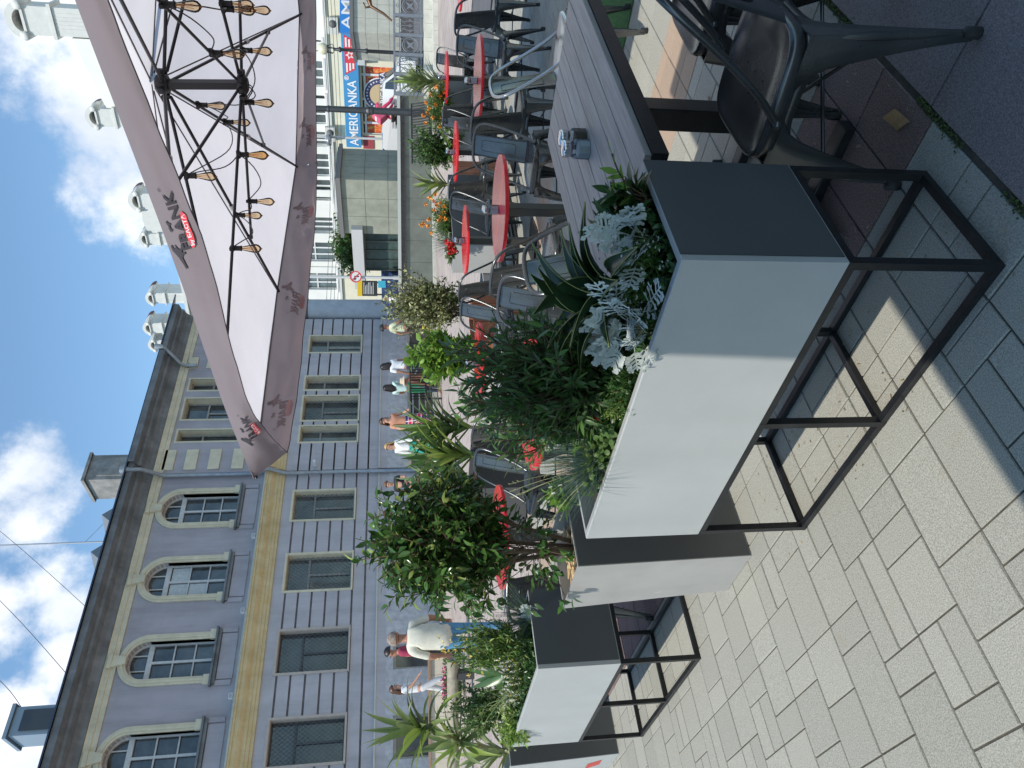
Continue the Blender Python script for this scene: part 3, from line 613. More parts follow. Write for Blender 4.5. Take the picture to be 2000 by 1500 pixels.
# condiment jars
jglass = glassmat('jar_glass', (.80, .84, .86)); chrome = mat('chrome', (.7, .7, .7), .12, 1.0); salt = mat('salt', (.80, .82, .85), .8); pepper = mat('ground_pepper', (.16, .12, .08), .9, noise_amt=.4, nscale=300)
def jar(fill):
    o = empty('condiment_jar', (0, 0, 0)); mb = MB(); w = .021
    pr = [(.0001, 0), (.028, 0), (.030, .006), (.030, .062), (.026, .068), (.021, .074), (.021, .084)]
    mb.lathe([(r * .98, z) for r, z in pr], n=8, smooth=False, M=Matrix.Rotation(R(22.5), 4, 'Z')); mb.build('glass', jglass, o)
    mb = MB(); mb.lathe([(.0001, .004), (.0255, .004), (.0255, .052), (.0001, .054)], n=8, smooth=False, M=Matrix.Rotation(R(22.5), 4, 'Z')); mb.build('filling', fill, o)
    mb = MB(); mb.lathe([(.0235, .080), (.0245, .083), (.0235, .087), (.0245, .091), (.0235, .095), (.0245, .099), (.020, .106), (.0001, .109)], n=20); mb.build('lid', chrome, o); return o
ja = jar(salt); jb = jar(pepper); spots = [(2.266, 1.335, ja, 'glass salt jar with steel lid on the grey wooden table'), (2.335, 1.335, jb, 'glass pepper jar with steel lid on the grey wooden table, behind the salt')]
names = {0: 'the sunlit middle red table', 1: 'the pale-looking middle red table', 3: 'the farthest red table', 4: 'the red table by the small-leaved shrub', 5: 'the red table before the leaf-shadow planter', 6: 'the red table by the bright green bush', 8: 'the red table behind the glossy tree'}
for k, nm in names.items():
    x, y, _ = TB[k]; spots.append((x - .03, y - .01, ja, 'small salt jar on ' + nm)); spots.append((x + .035, y + .025, jb, 'small pepper jar on ' + nm))
used = set()
for x, y, pz, lab in spots:
    o = pz if pz.name not in used else copy_tree(pz); used.add(pz.name); o.location = (x, y, .7505); o.rotation_euler = (0, 0, R(rnd.uniform(-15, 15))); o.scale = (1.22, 1.22, 1.06) if x < 2.4 else (1, 1, 1); tag(o, lab, 'jar', 'glass salt and pepper jars on the tables')
# ---------------------------------------------------------------- the grey wooden table
wm = bpy.data.materials.new('grey_plank'); wm.use_nodes = True; t = wm.node_tree; b = t.nodes['Principled BSDF']; b.inputs['Roughness'].default_value = .5
co = t.nodes.new('ShaderNodeTexCoord'); mp = t.nodes.new('ShaderNodeMapping'); mp.inputs['Scale'].default_value = (1.6, 26, 10); n = t.nodes.new('ShaderNodeTexNoise'); n.inputs['Scale'].default_value = 3; n.inputs['Detail'].default_value = 8; n.inputs['Distortion'].default_value = .6
t.links.new(co.outputs['Object'], mp.inputs[0]); t.links.new(mp.outputs[0], n.inputs['Vector']); r_ = t.nodes.new('ShaderNodeValToRGB'); r_.color_ramp.elements[0].position = .3; r_.color_ramp.elements[0].color = (.225, .21, .20, 1); r_.color_ramp.elements[1].position = .7; r_.color_ramp.elements[1].color = (.36, .34, .325, 1)
t.links.new(n.outputs['Fac'], r_.inputs[0]); ge = t.nodes.new('ShaderNodeNewGeometry'); hs = t.nodes.new('ShaderNodeHueSaturation'); mr = t.nodes.new('ShaderNodeMapRange'); mr.inputs['To Min'].default_value = .88; mr.inputs['To Max'].default_value = 1.12
t.links.new(ge.outputs['Random Per Island'], mr.inputs[0]); t.links.new(mr.outputs[0], hs.inputs['Value']); t.links.new(r_.outputs[0], hs.inputs['Color']); t.links.new(hs.outputs[0], b.inputs['Base Color'])
bp = t.nodes.new('ShaderNodeBump'); bp.inputs['Strength'].default_value = .25; bp.inputs['Distance'].default_value = .002; t.links.new(n.outputs['Fac'], bp.inputs['Height']); t.links.new(bp.outputs[0], b.inputs['Normal'])
WT = empty('wooden_table', (1.71, 1.01, 0), 0, 'long grey plank table with a thick black steel rim beside the nearest planter', 'table')
LX, LY = 1.24, .70; mb = MB(); s = .035
mb.box((0, 0, .705), (LX, s, .749)); mb.box((0, LY - s, .705), (LX, LY, .749)); mb.box((0, s, .7052), (s, LY - s, .7488)); mb.box((LX - s, s, .7052), (LX, LY - s, .7488)); mb.box((.3, s, .69), (.36, LY - s, .722)); mb.box((.88, s, .69), (.94, LY - s, .722)); mb.build('frame', steel, WT)
mb = MB(); n_ = 8; w_ = (LY - .012) / n_
for k in range(n_): mb.bbox((LX / 2, .006 + w_ * (k + .5), .7575 - .0275 + .015), (LX / 2 - .004, w_ / 2 - .0018, .0095), bev=.002)
for i_ in range(len(mb.v)): mb.v[i_] = (mb.v[i_][0], mb.v[i_][1], mb.v[i_][2] + .0145)
mb.build('tabletop', wm, WT)
for px_ in (.33, .91):
    mb = MB(); mb.bbox((px_, LY / 2 + .02, .37), (.045, .045, .33), bev=.004); l = mb.build('leg', steel, WT); mb = MB()
    mb.bbox((px_, LY / 2 + .02, .02), (.03, .30, .019), bev=.004); mb.bbox((px_, LY / 2 + .02, .0205), (.22, .03, .0185), bev=.004); mb.build('foot', steel, l)
# ---------------------------------------------------------------- steel armchairs
gun = bpy.data.materials.new('gunmetal'); gun.use_nodes = True; t = gun.node_tree; b = t.nodes['Principled BSDF']; b.inputs['Metallic'].default_value = .7
co = t.nodes.new('ShaderNodeTexCoord'); n = t.nodes.new('ShaderNodeTexNoise'); n.inputs['Scale'].default_value = 5; n.inputs['Detail'].default_value = 5; t.links.new(co.outputs['Object'], n.inputs['Vector'])
r_ = t.nodes.new('ShaderNodeValToRGB'); r_.color_ramp.elements[0].position = .35; r_.color_ramp.elements[0].color = (.085, .092, .098, 1); r_.color_ramp.elements[1].position = .7; r_.color_ramp.elements[1].color = (.13, .135, .135, 1); t.links.new(n.outputs['Fac'], r_.inputs[0]); t.links.new(r_.outputs[0], b.inputs['Base Color'])
q = t.nodes.new('ShaderNodeMapRange'); q.inputs['To Min'].default_value = .16; q.inputs['To Max'].default_value = .36; t.links.new(n.outputs['Fac'], q.inputs[0]); t.links.new(q.outputs[0], b.inputs['Roughness'])
bright = mat('bright_steel', (.50, .50, .49), .28, 1.0, noise_amt=.1, nscale=6)
rubber = mat('rubber', (.012, .012, .012), .7)
def superell(a, b_, n=40, p=4.5, cx=0, cy=0, taper=0.0):
    o = []
    for i in range(n):
        t_ = 2 * math.pi * i / n; c, s_ = math.cos(t_), math.sin(t_); x = a * math.copysign(abs(c) ** (2 / p), c); y = b_ * math.copysign(abs(s_) ** (2 / p), s_); x *= 1 + taper * y / b_; o.append((x + cx, y + cy))
    return o
def chair(m, m2, seat_m=None):
    # faces +Y; origin on the floor under the seat centre
    o = empty('armchair', (0, 0, 0)); Z = .45; mb = MB(); n = 48
    def ring(a, b_, z, dz=0.0): return [(x, y, z + dz) for x, y in superell(a, b_, n, 5.0, taper=.045)]
    rows = [ring(.168, .160, Z - .055), ring(.182, .178, Z - .045), ring(.187, .183, Z - .012), ring(.182, .178, Z - .001), ring(.176, .172, Z + .001), ring(.168, .164, Z - .006), ring(.10, .10, Z - .010), ring(.02, .02, Z - .011)]
    vs = [p for r__ in rows for p in r__]; fs = [(i * n + j, i * n + (j + 1) % n, (i + 1) * n + (j + 1) % n, (i + 1) * n + j) for i in range(len(rows) - 1) for j in range(n)]; fs.append(tuple((len(rows) - 1) * n + j for j in range(n)))
    mb.add(vs, fs, 0, True); st = mb.build('seat', seat_m or m, o)
    mb = MB()
    for k in range(5): mb.lathe([(.004, 0), (.0001, .0012)], ((k % 3 - 1) * .06, .02 + (k // 3) * .06 - .03, Z - .0095), 8)
    mb.build('drain_hole', rubber, st)
    # legs: pressed sheet, wide at the top, tapering, splayed; arch between them
    for sx in (-1, 1):
        for sy in (-1, 1):
            mb = MB(); top = Vector((sx * .150, sy * .146, Z - .035)); foot = Vector((sx * .205, sy * (.215 if sy < 0 else .20), .012)); K = 11; prev = None; vs = []
            ex = Vector((-sx, 0, 0)); ey = Vector((0, -sy, 0))
            for i in range(K + 1):
                u = i / K; c = top.lerp(foot, u); out = Vector((sx, sy, 0)).normalized()
                w = .020 + .080 * (1 - u) ** 1.35 + .05 * max(0, 1 - u * 6) ** 2 ; d = .020 * (1 - .35 * u)
                # an angle section: outer corner, two flanges, rounded
                cc = c + out * (.035 * (1 - u) + .008); pts = [cc + ex * w, cc + ex * w * .45 + ey * .001, cc + ex * .010, cc, cc + ey * .010, cc + ey * w * .45 + ex * .001, cc + ey * w]
                inn = [p - out * .006 for p in pts[::-1]]; vs += pts + inn
            m_ = 14; fs = [(i * m_ + j, i * m_ + (j + 1) % m_, (i + 1) * m_ + (j + 1) % m_, (i + 1) * m_ + j) for i in range(K) for j in range(m_)]
            mb.add(vs, fs, 0, True); mb.add(vs[:m_], [tuple(range(m_))]); mb.add(vs[-m_:], [tuple(range(m_))])
            # raised rib down the leg
            a = top.lerp(foot, .16) + out * .030; b2 = top.lerp(foot, .86) + out * .010; mb.tube([a, a.lerp(b2, .3), a.lerp(b2, .7), b2], [.004, .013, .011, .004], 8)
            lg = mb.build('leg', m, o); mb = MB(); mb.lathe([(.0145, 0), (.0155, .004), (.0145, .04), (.001, .045)], (foot.x + out.x * .006, foot.y + out.y * .006, 0), 10); mb.build('foot_cap', rubber, lg)
    # arches (apron) on four sides, cross brace below
    mb = MB()
    for k in range(4):
        Mx = Matrix.Rotation(math.pi / 2 * k, 4, 'Z'); vs = []; K = 16; hw = .165
        for i in range(K + 1):
            x = -hw + 2 * hw * i / K; u = abs(x / hw); zb = Z - .070 - .10 * u ** 3.2; 
            for (dy, z) in ((.176, Z - .04), (.178 + .012 * u ** 4, zb), (.172 + .012 * u ** 4, zb), (.170, Z - .04)): vs.append(Mx @ Vector((x, dy, z)))
        fs = [(i * 4 + j, i * 4 + (j + 1) % 4, (i + 1) * 4 + (j + 1) % 4, (i + 1) * 4 + j) for i in range(K) for j in range(4)]; mb.add(vs, fs, 0, True)
    mb.build('apron', m, o)
    mb = MB(); mb.tube([(-.155, -.15, .235), (.155, .15, .235)], .006, 6); mb.tube([(.155, -.15, .2355), (-.155, .15, .2355)], .006, 6); mb.build('brace', m, o)
    # hoop: arms rising from the seat sides, over the top
    pts = []; P_ = [(-.197, .045, .43), (-.197, .02, .455), (-.200, -.04, .52), (-.202, -.12, .63), (-.198, -.195, .745), (-.180, -.232, .805), (-.14, -.252, .838), (-.08, -.262, .850), (0, -.265, .853)]
    P_ += [(-x, y, z) for x, y, z in P_[-2::-1]]
    for i in range(len(P_) - 1):
        p0, p1, p2, p3 = [Vector(P_[max(0, min(len(P_) - 1, j))]) for j in (i - 1, i, i + 1, i + 2)]
        for s_ in range(4):
            u = s_ / 4; pts.append(.5 * ((2 * p1) + (p2 - p0) * u + (2 * p0 - 5 * p1 + 4 * p2 - p3) * u * u + (3 * p1 - p0 - 3 * p2 + p3) * u ** 3))
    pts.append(Vector(P_[-1])); mb = MB(); mb.tube(pts, .0105, 8)
    for sx in (-1, 1): mb.lathe([(.0001, -.014), (.014, -.012), (.014, .008), (.007, .014), (.0001, .015)], (sx * .197, .045, .43), 10, M=Matrix.Rotation(R(90) * sx, 4, 'Y'))
    mb.build('hoop', m2, o)
    # back slat, slightly dished, with a pressed outline
    mb = MB(); K = 14; J = 8; vs = []
    for i in range(K + 1):
        u = i / K; z = Z - .02 + (.845 - Z + .02) * u; y = -.168 - .095 * u ** .85 + .012 * math.sin(math.pi * u); w = .098 - .014 * u
        for j in range(J + 1): v = -1 + 2 * j / J; vs.append((v * w, y + .012 * (v * v - 1) * -1 * -1 + .0, z))
    n1 = len(vs); vs += [(x, y - .003, z) for x, y, z in vs]; fs = []
    for i in range(K):
        for j in range(J): a = i * (J + 1) + j; fs += [(a, a + 1, a + J + 2, a + J + 1), (n1 + a + J + 1, n1 + a + J + 2, n1 + a + 1, n1 + a)]
    for i in range(K): a = i * (J + 1); fs += [(a, a + J + 1, n1 + a + J + 1, n1 + a)]; a += J; fs += [(a + J + 1, a, n1 + a, n1 + a + J + 1)]
    mb.add(vs, fs, 0, True)
    def slp(v, u): z = Z - .02 + (.845 - Z + .02) * u; w = .098 - .014 * u; return Vector((v * w, -.168 - .095 * u ** .85 + .012 * math.sin(math.pi * u) + .012 * (v * v - 1), z))
    loop = [(-.5, .28), (-.5, .55), (-.5, .82), (-.42, .86), (.42, .86), (.5, .82), (.5, .55), (.5, .28), (.42, .24), (-.42, .24)]
    for off in (.0012, -.0042): mb.tube([slp(v, u) + Vector((0, off, 0)) for v, u in loop], .0022, 5, closed=True)
    mb.build('backrest', m, o)
    return o
C0 = chair(gun, gun); C1_ = chair(gun, bright, bright)
FX, FNX, FYP, FYN = -90, 90, 0, 180     # facing +X, -X, +Y, -Y
CH = [(1.925, .885, FYP + 2, 'big dark steel armchair in the right foreground, drawn up to the plank table'), (2.52, .865, FYP - 2, 'dark steel armchair just behind the foreground one at the plank table'),
      (2.60, 1.90, FYN, 'dark steel armchair on the left side of the plank table behind the agave'), (4.44, 1.95, FYN + 4, 'armchair with a bright steel seat and pale tube beyond the plank table'),
      (2.98, 2.88, FNX, 'grey armchair right of the hidden red table, facing the bushy plants'), (3.86, 3.05, FX, 'armchair with its back to us left of the sunlit middle red table'), (4.95, 3.05, FNX + 3, 'armchair right of the sunlit middle red table, seat rim towards us'),
      (5.72, 3.05, FX, 'armchair with an olive sheen left of the pale-looking middle red table'), (7.14, 3.25, FNX, 'armchair right of the pale-looking middle red table'), (8.06, 3.17, FX - 8, 'armchair nearest the right edge, beside the rightmost red table'),
      (3.98, 4.82, FX, 'armchair left of the red table by the bright green bush'), (5.04, 4.88, FNX, 'armchair right of the red table by the bright green bush'), (5.82, 4.88, FX, 'dark armchair left of the red table before the leaf-shadow planter'),
      (6.98, 5.02, FNX, 'armchair right of the red table before the leaf-shadow planter'), (7.82, 5.05, FX, 'dark armchair left of the red table by the small-leaved shrub'), (9.02, 5.12, FNX, 'armchair right of the red table by the small-leaved shrub'),
      (9.5, 4.97, FX, 'thin dark armchair left of the farthest red table'), (11.17, 5.27, FNX, 'farthest armchair, right of the farthest red table'), (3.20, 4.80, FNX, 'armchair right of the red table behind the glossy tree'), (2.02, 3.95, FX + 40, 'armchair tucked behind the tall tapered planter')]
first = {}
for k, (x, y, a, lab) in enumerate(CH):
    pz = C1_ if k == 3 else C0
    o = pz if pz.name not in first else copy_tree(pz); first[pz.name] = 1
    o.location = (x, y, 0); o.rotation_euler = (0, 0, R(a)); tag(o, lab, 'chair', 'steel armchairs on the terrace')
# litter on the floor
mb = MB(); c = at(1762, 238, 0); vs = []
for i in range(5):
    for j in range(4): vs.append((c.x - .035 + .07 * i / 4 + .01 * j, c.y - .02 + .045 * j / 3, .004 + .012 * (i / 4) ** 2 + .003 * math.sin(j)))
mb.add(vs, [(i * 4 + j, (i + 1) * 4 + j, (i + 1) * 4 + j + 1, i * 4 + j + 1) for i in range(4) for j in range(3)]); mb.add([(x, y, z + .0015) for x, y, z in vs], [(i * 4 + j, (i + 1) * 4 + j, (i + 1) * 4 + j + 1, i * 4 + j + 1) for i in range(4) for j in range(3)])
tag(mb.build('cardboard_scrap', mat('kraft_board', (.36, .22, .10), .85, noise_amt=.15, nscale=50)), 'brown scrap of cardboard lying on the red stone by the granite', 'litter')
mb = MB()
for i in range(260):
    x = rnd.uniform(1.2, 2.6); y = rnd.uniform(.9, 2.4); a = rnd.uniform(0, 6.3); l = rnd.uniform(.002, .007)
    M = Matrix.Translation((x, y, .0035)) @ Matrix.Rotation(a, 4, 'Z') @ Matrix.Rotation(rnd.uniform(-.4, .4), 4, 'X'); mb.box((-l, -.0015, -.0004), (l, .0015, .0006), 0, M)
tag(mb.build('leaf_litter', mat('dry_litter', (.33, .26, .15), .9, island=.5), fix=False), kind='stuff')
mb = MB(); c = at(1386, 193, 0); mb.add([(c.x - .02, c.y, .004), (c.x, c.y - .008, .009), (c.x + .022, c.y, .004), (c.x, c.y + .008, .006)], [(0, 1, 2, 3)]); tag(mb.build('dry_leaf', mat('dry_leaf_m', (.30, .16, .09), .8)), 'small dry leaf lying on grey paving under the plank table', 'leaf')
turf = mat('turf_green', (.03, .10, .02), .9, noise_amt=.4, nscale=60)
mb = MB(); c = at(1205, 20, 0)
for i in range(2600):
    x, y = c.x + rnd.uniform(-.33, .75), c.y + rnd.uniform(-.5, .35); h = rnd.uniform(.012, .022); mb.add([(x - .002, y, .004), (x + .002, y, .004), (x + rnd.uniform(-.006, .006), y + rnd.uniform(-.006, .006), h)], [(0, 1, 2)])
mb.box((c.x - .33, c.y - .5, .001), (c.x + .75, c.y + .35, .006)); tag(mb.build('turf_mat', turf, fix=False), 'dark green artificial turf mat on the floor under the bright steel armchair', 'mat')
# ================================================================ CANTILEVER PARASOL over the terrace, with its string of bulbs
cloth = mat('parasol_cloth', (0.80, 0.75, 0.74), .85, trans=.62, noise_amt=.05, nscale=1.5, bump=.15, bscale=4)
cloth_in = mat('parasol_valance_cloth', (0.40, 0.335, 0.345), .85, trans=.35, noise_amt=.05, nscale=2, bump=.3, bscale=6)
print_k = mat('print_black', (.035, .028, .032), .8); print_r = mat('print_red', (.62, .05, .06), .8); print_w = mat('print_white', (.7, .66, .66), .8)
gh_k = mat('print_black_through', (.27, .215, .22), .8, trans=.25); gh_r = mat('print_red_through', (.46, .24, .24), .8, trans=.25); gh_w = mat('print_white_through', (.45, .36, .36), .8, trans=.25)
rail = mat('anthracite_tube', (.03, .03, .033), .4, .4)
PA = empty('parasol', (4.88, 2.51, 0), 0, 'large square mauve cantilever parasol with printed valance over the tables', 'parasol')
O3 = Vector((4.88, 2.51, 0))
Rm = [Vector(p) for p in ((3.10, 4.46, 2.45), (5.05, 4.45, 2.49), (7.0, 4.45, 2.5), (7.25, 3.0, 2.33), (7.3, .6, 2.3), (5.0, .45, 2.45), (3.0, .5, 2.62), (3.02, 2.4, 2.515))]
apex = Vector((4.88, 2.51, 3.02))
def tri_sheet(mb, a, b, c, n, sag, z=0.0):
    idx = {}; vs = []
    for i in range(n + 1):
        for j in range(i + 1):
            u = i / n; v = j / i if i else 0; p = a.lerp(b.lerp(c, v), u); p = p + Vector((0, 0, -sag * math.sin(math.pi * u) * math.sin(math.pi * v) * u + .006 * noise.noise(p * 2.2) * math.sin(math.pi * v) + z)); idx[i, j] = len(vs); vs.append(p - O3)
    fs = []
    for i in range(n):
        for j in range(i + 1):
            fs.append((idx[i, j], idx[i + 1, j], idx[i + 1, j + 1]))
            if j < i: fs.append((idx[i, j], idx[i + 1, j + 1], idx[i, j + 1]))
    mb.add(vs, fs, 0, True)
mb = MB()
for k in range(8): tri_sheet(mb, apex, Rm[k], Rm[(k + 1) % 8], 14, .045)
mb.build('canopy', cloth, PA, fix=False)
hems = MB()
for k in range(8): hems.tube([Rm[k] - O3 - Vector((0, 0, .006)), Rm[(k + 1) % 8] - O3 - Vector((0, 0, .006))], .006, 5)
for k in range(8): hems.tube([apex.lerp(Rm[k], .02) - O3 - Vector((0, 0, .01)), Rm[k] - O3 - Vector((0, 0, .012))], .005, 4)
hems.build('seam', mat('seam_tape', (.13, .11, .11), .8), PA)
# wind-blown valance panels: top points -> bottom points
def catmull(P, t):
    n = len(P) - 1; x = t * n; i = min(int(x), n - 1); u = x - i; p0, p1, p2, p3 = [Vector(P[max(0, min(n, j))]) for j in (i - 1, i, i + 1, i + 2)]
    return .5 * ((2 * p1) + (p2 - p0) * u + (2 * p0 - 5 * p1 + 4 * p2 - p3) * u * u + (3 * p1 - p0 - 3 * p2 + p3) * u ** 3)
def valance(top, bot, belly, wob=0.006, n=60, m=10, seed=0, cm=None):
    def f(t, w):
        a = catmull(top, t); b_ = catmull(bot, t); p = a.lerp(b_, w) + belly * math.sin(math.pi * w) * .8 * (1 - (2 * t - 1) ** 8)
        q = noise.noise(Vector((t * 9 + seed, w * 2, seed))) * wob * w * 3 + noise.noise(Vector((t * 26 + seed, w * 5, seed))) * wob * w
        return p + belly.normalized() * q if belly.length > 0 else p
    mb = MB(); mb.add([f(i / n, j / m) - O3 for i in range(n + 1) for j in range(m + 1)], [(i * (m + 1) + j, (i + 1) * (m + 1) + j, (i + 1) * (m + 1) + j + 1, i * (m + 1) + j + 1) for i in range(n) for j in range(m)], 0, True)
    v = mb.build('valance', cm or cloth_in, PA, fix=False); mb = MB(); mb.tube([f(i / n, 1) - O3 for i in range(n + 1)], .003, 5); mb.build('hem', mat('hem_tape', (.05, .04, .045), .8), v)
    return f, v
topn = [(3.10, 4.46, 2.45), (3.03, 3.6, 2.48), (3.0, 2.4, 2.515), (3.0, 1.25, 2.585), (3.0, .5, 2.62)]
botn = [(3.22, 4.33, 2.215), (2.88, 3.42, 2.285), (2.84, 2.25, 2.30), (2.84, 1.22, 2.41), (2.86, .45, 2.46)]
fn_, vn = valance(topn, botn, Vector((-.035, 0, .0)), seed=3, cm=mat('parasol_valance_dimmed', (.22, .18, .185), .85, trans=.2, noise_amt=.06, nscale=2, bump=.3, bscale=6), wob=.012)  # sunlit side gets a darker cloth copy, its dimness set in the colour
topf = [(3.10, 4.46, 2.45), (4.0, 4.46, 2.47), (5.05, 4.45, 2.49), (6.0, 4.46, 2.495), (7.0, 4.45, 2.5)]
botf = [(3.22, 4.33, 2.215), (4.0, 4.46, 2.215), (4.95, 4.47, 2.225), (6.1, 4.46, 2.235), (7.04, 4.42, 2.28)]
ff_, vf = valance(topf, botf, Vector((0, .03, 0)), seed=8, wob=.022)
topr = [(7.0, 4.45, 2.5), (7.18, 3.7, 2.42), (7.25, 3.0, 2.33), (7.28, 1.8, 2.32), (7.3, .6, 2.3)]
botr = [(7.04, 4.42, 2.28), (7.1, 3.66, 2.225), (7.2, 2.96, 2.17), (7.25, 1.8, 2.10), (7.28, .58, 2.06)]
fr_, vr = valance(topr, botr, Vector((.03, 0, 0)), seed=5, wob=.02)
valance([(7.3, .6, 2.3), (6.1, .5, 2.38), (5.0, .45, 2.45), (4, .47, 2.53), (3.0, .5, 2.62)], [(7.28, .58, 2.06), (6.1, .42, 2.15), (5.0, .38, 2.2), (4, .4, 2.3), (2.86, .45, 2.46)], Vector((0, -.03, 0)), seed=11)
# the printed mark: a long-tailed beast on a lead in front of FRANK, with a red blob reading "by БАСТА"
beast = [(-.175, .03), (-.14, .045), (-.10, .07), (-.075, .098), (-.06, .118), (-.035, .122), (-.02, .112), (-.022, .098), (-.038, .094), (-.04, .08), (-.03, .066), (-.012, .072), (-.012, .062), (-.03, .05), (-.04, .03), (-.03, .012), (-.012, .004), (-.012, -.004), (-.034, -.002), (-.052, .016), (-.062, .012), (-.058, -.010), (-.076, -.012), (-.078, .01), (-.095, .028), (-.13, .022), (-.17, .012)]
pup = [(.0, .03), (.008, .045), (.022, .048), (.04, .046), (.05, .056), (.062, .056), (.068, .044), (.058, .036), (.054, .016), (.046, .016), (.044, .028), (.024, .028), (.02, .016), (.012, .016), (.01, .03)]
def blob(w, h, n=26):
    return [((w + .006 * math.sin(5 * a)) * math.copysign(abs(math.cos(a)) ** .6, math.cos(a)), (h + .004 * math.cos(7 * a)) * math.copysign(abs(math.sin(a)) ** .6, math.sin(a))) for a in [2 * math.pi * i / n for i in range(n)]]
def fanpoly(mb, poly, fn):
    # fill a concave outline with bmesh
    bm = bmesh.new(); vs = [bm.verts.new((x, y, 0)) for x, y in poly]; f = bm.faces.new(vs); bmesh.ops.triangulate(bm, faces=[f]); bm.verts.index_update()
    mb.add([fn(v.co.x, v.co.y) for v in bm.verts], [tuple(v.index for v in t_.verts) for t_ in bm.faces]); bm.free()
def logo(parent, F, tc, length, hgt, off, mirror, mats, S_=1.0, w0=.46):
    # F(t,w) valance map; text runs along +t unless mirrored
    e = .004
    def mp(dz):
        def q(x, y):
            if mirror: x = -x
            t_ = tc + x * S_ / length; w = w0 - y * S_ / hgt; w_ = max(.015, min(.97, w)); p = F(max(0, min(1, t_)), w_); return p + off * (1 + dz) - O3
        return q
    k, r_, w_ = mats
    mb = MB(); fanpoly(mb, [(x * .92 - .07, y * .95 - .012) for x, y in beast], mp(0)); fanpoly(mb, [(x - .005, y - .0) for x, y in pup], mp(0)); addtext(mb, 'FRANK', .105, lambda x, y: mp(0)(x + .045, y - .055), off=.004); addtext(mb, '®', .03, lambda x, y: mp(0)(x + .235, y + .005)); mb.build('print', k, parent, fix=False)
    mb = MB(); fanpoly(mb, [(x - .01, y - .108) for x, y in blob(.105, .024)], mp(.25)); r2 = mb.build('print_blob', r_, parent, fix=False)
    mb = MB(); addtext(mb, 'by БАСТА', .04, lambda x, y: mp(.5)(x - .01, y - .108), off=.0008); mb.build('print_lettering', w_, parent, fix=False)
logo(vn, fn_, .53, 3.95, .26, Vector((-.006, 0, .001)), False, (print_k, print_r, print_w), .80, .44)
logo(vn, fn_, .19, 3.95, .26, Vector((-.006, 0, .001)), False, (print_k, print_r, print_w), .80, .5)
logo(vn, fn_, .85, 3.95, .26, Vector((-.006, 0, .001)), False, (print_k, print_r, print_w), 1.35)
for tcc in (.175, .50, .79): logo(vf, ff_, tcc, 3.95, .26, Vector((0, -.006, 0)), True, (gh_k, gh_r, gh_w), .82)
for tcc in (.12, .36): logo(vr, fr_, tcc, 3.95, .26, Vector((-.006, 0, 0)), True, (gh_k, gh_r, gh_w), .82)
# frame: upper hub, lower hub, mast tube between, ribs and struts
HU = Vector((4.86, 2.51, 2.93)); HL = Vector((4.91, 2.512, 2.45))
mb = MB(); mb.tube([HU - O3, HL - O3], .034, 4, smooth=False); mb.lathe([(.055, -.03), (.065, 0), (.065, .03), (.04, .05)], HU - O3, 8); mb.lathe([(.04, -.04), (.065, -.025), (.065, .02), (.045, .03)], HL - O3, 8)
for k in range(8):
    for c_ in (HU, HL): d = (Rm[k] - c_); d.z = 0; d.normalize(); mb.bbox(tuple(c_ - O3 + d * .085), (.014, .014, .018), bev=.003)
mb.build('hub', rail, PA)
mid = []
for k in range(8):
    a = HU + (Rm[k] - HU).normalized() * .09; b_ = Rm[k] - Vector((0, 0, .022)); mb = MB(); mb.tube([a - O3, b_ - O3], .011, 6); rb = mb.build('rib', rail, PA)
    t_ = .62 if k % 2 == 0 else .66; j = a.lerp(b_, t_); mid.append(j); a2 = HL + (j - HL).normalized() * .09; mb = MB(); mb.tube([a2 - O3, j - Vector((0, 0, .02)) - O3], .010, 6); mb.bbox(tuple(j - Vector((0, 0, .012)) - O3), (.014, .014, .02), bev=.003); mb.build('strut', rail, PA)
    mb = MB(); d = (b_ - a).normalized(); c_ = a.lerp(b_, .5); mb.tube([c_ - d * .02 - O3, c_ + d * .02 - O3], .018, 8); mb.build('collar', mat('white_collar', (.6, .6, .6), .5), rb)
# arm and mast standing out of the picture to the right
mb = MB(); mb.tube([(0, 0, .55 + 2.5), (0, -1.2, .62 + 2.6), (0, -2.6, 2.9)], .035, 8); mb.tube([(0, -2.6, 3.0), (0, -2.6, .06)], .045, 10); mb.bbox((0, -2.6, .05), (.4, .4, .05), bev=.01); mb.build('mast', rail, PA)
# bulbs on a cable
amber = glassmat('amber_glass', (.97, .84, .66)); cable = mat('black_cable', (.012, .012, .012), .5)
def bulb():
    o = empty('string_bulb', (0, 0, 0)); mb = MB(); mb.lathe([(.0001, 0), (.020, 0), (.021, -.012), (.017, -.015), (.017, -.052), (.019, -.055), (.019, -.062), (.0001, -.062)], n=12); mb.bbox((0, 0, .004), (.026, .012, .012), bev=.004); mb.build('socket', rubber, o)
    mb = MB(); mb.lathe([(.013, -.058), (.015, -.075), (.023, -.11), (.030, -.14), (.031, -.155), (.026, -.172), (.014, -.184), (.005, -.19), (.004, -.194), (.0001, -.196)], n=16); mb.build('glass_bulb', amber, o)
    mb = MB(); mb.tube([(0, 0, -.062), (0, 0, -.09)], .004, 6)
    for k in range(6):
        a = k * math.pi / 3; mb.tube([(.003 * math.cos(a), .003 * math.sin(a), -.09), (.008 * math.cos(a), .008 * math.sin(a), -.11), (.013 * math.cos(a + .4), .013 * math.sin(a + .4), -.15)], .0009, 4)
    mb.build('filament', mat('filament', (.75, .40, .16), .4), o); return o
def seg_pt(k, u, low=True):
    a = HL + (mid[k] - HL).normalized() * .09; return a.lerp(mid[k], u) if low else (HU + (Rm[k] - HU) * u)
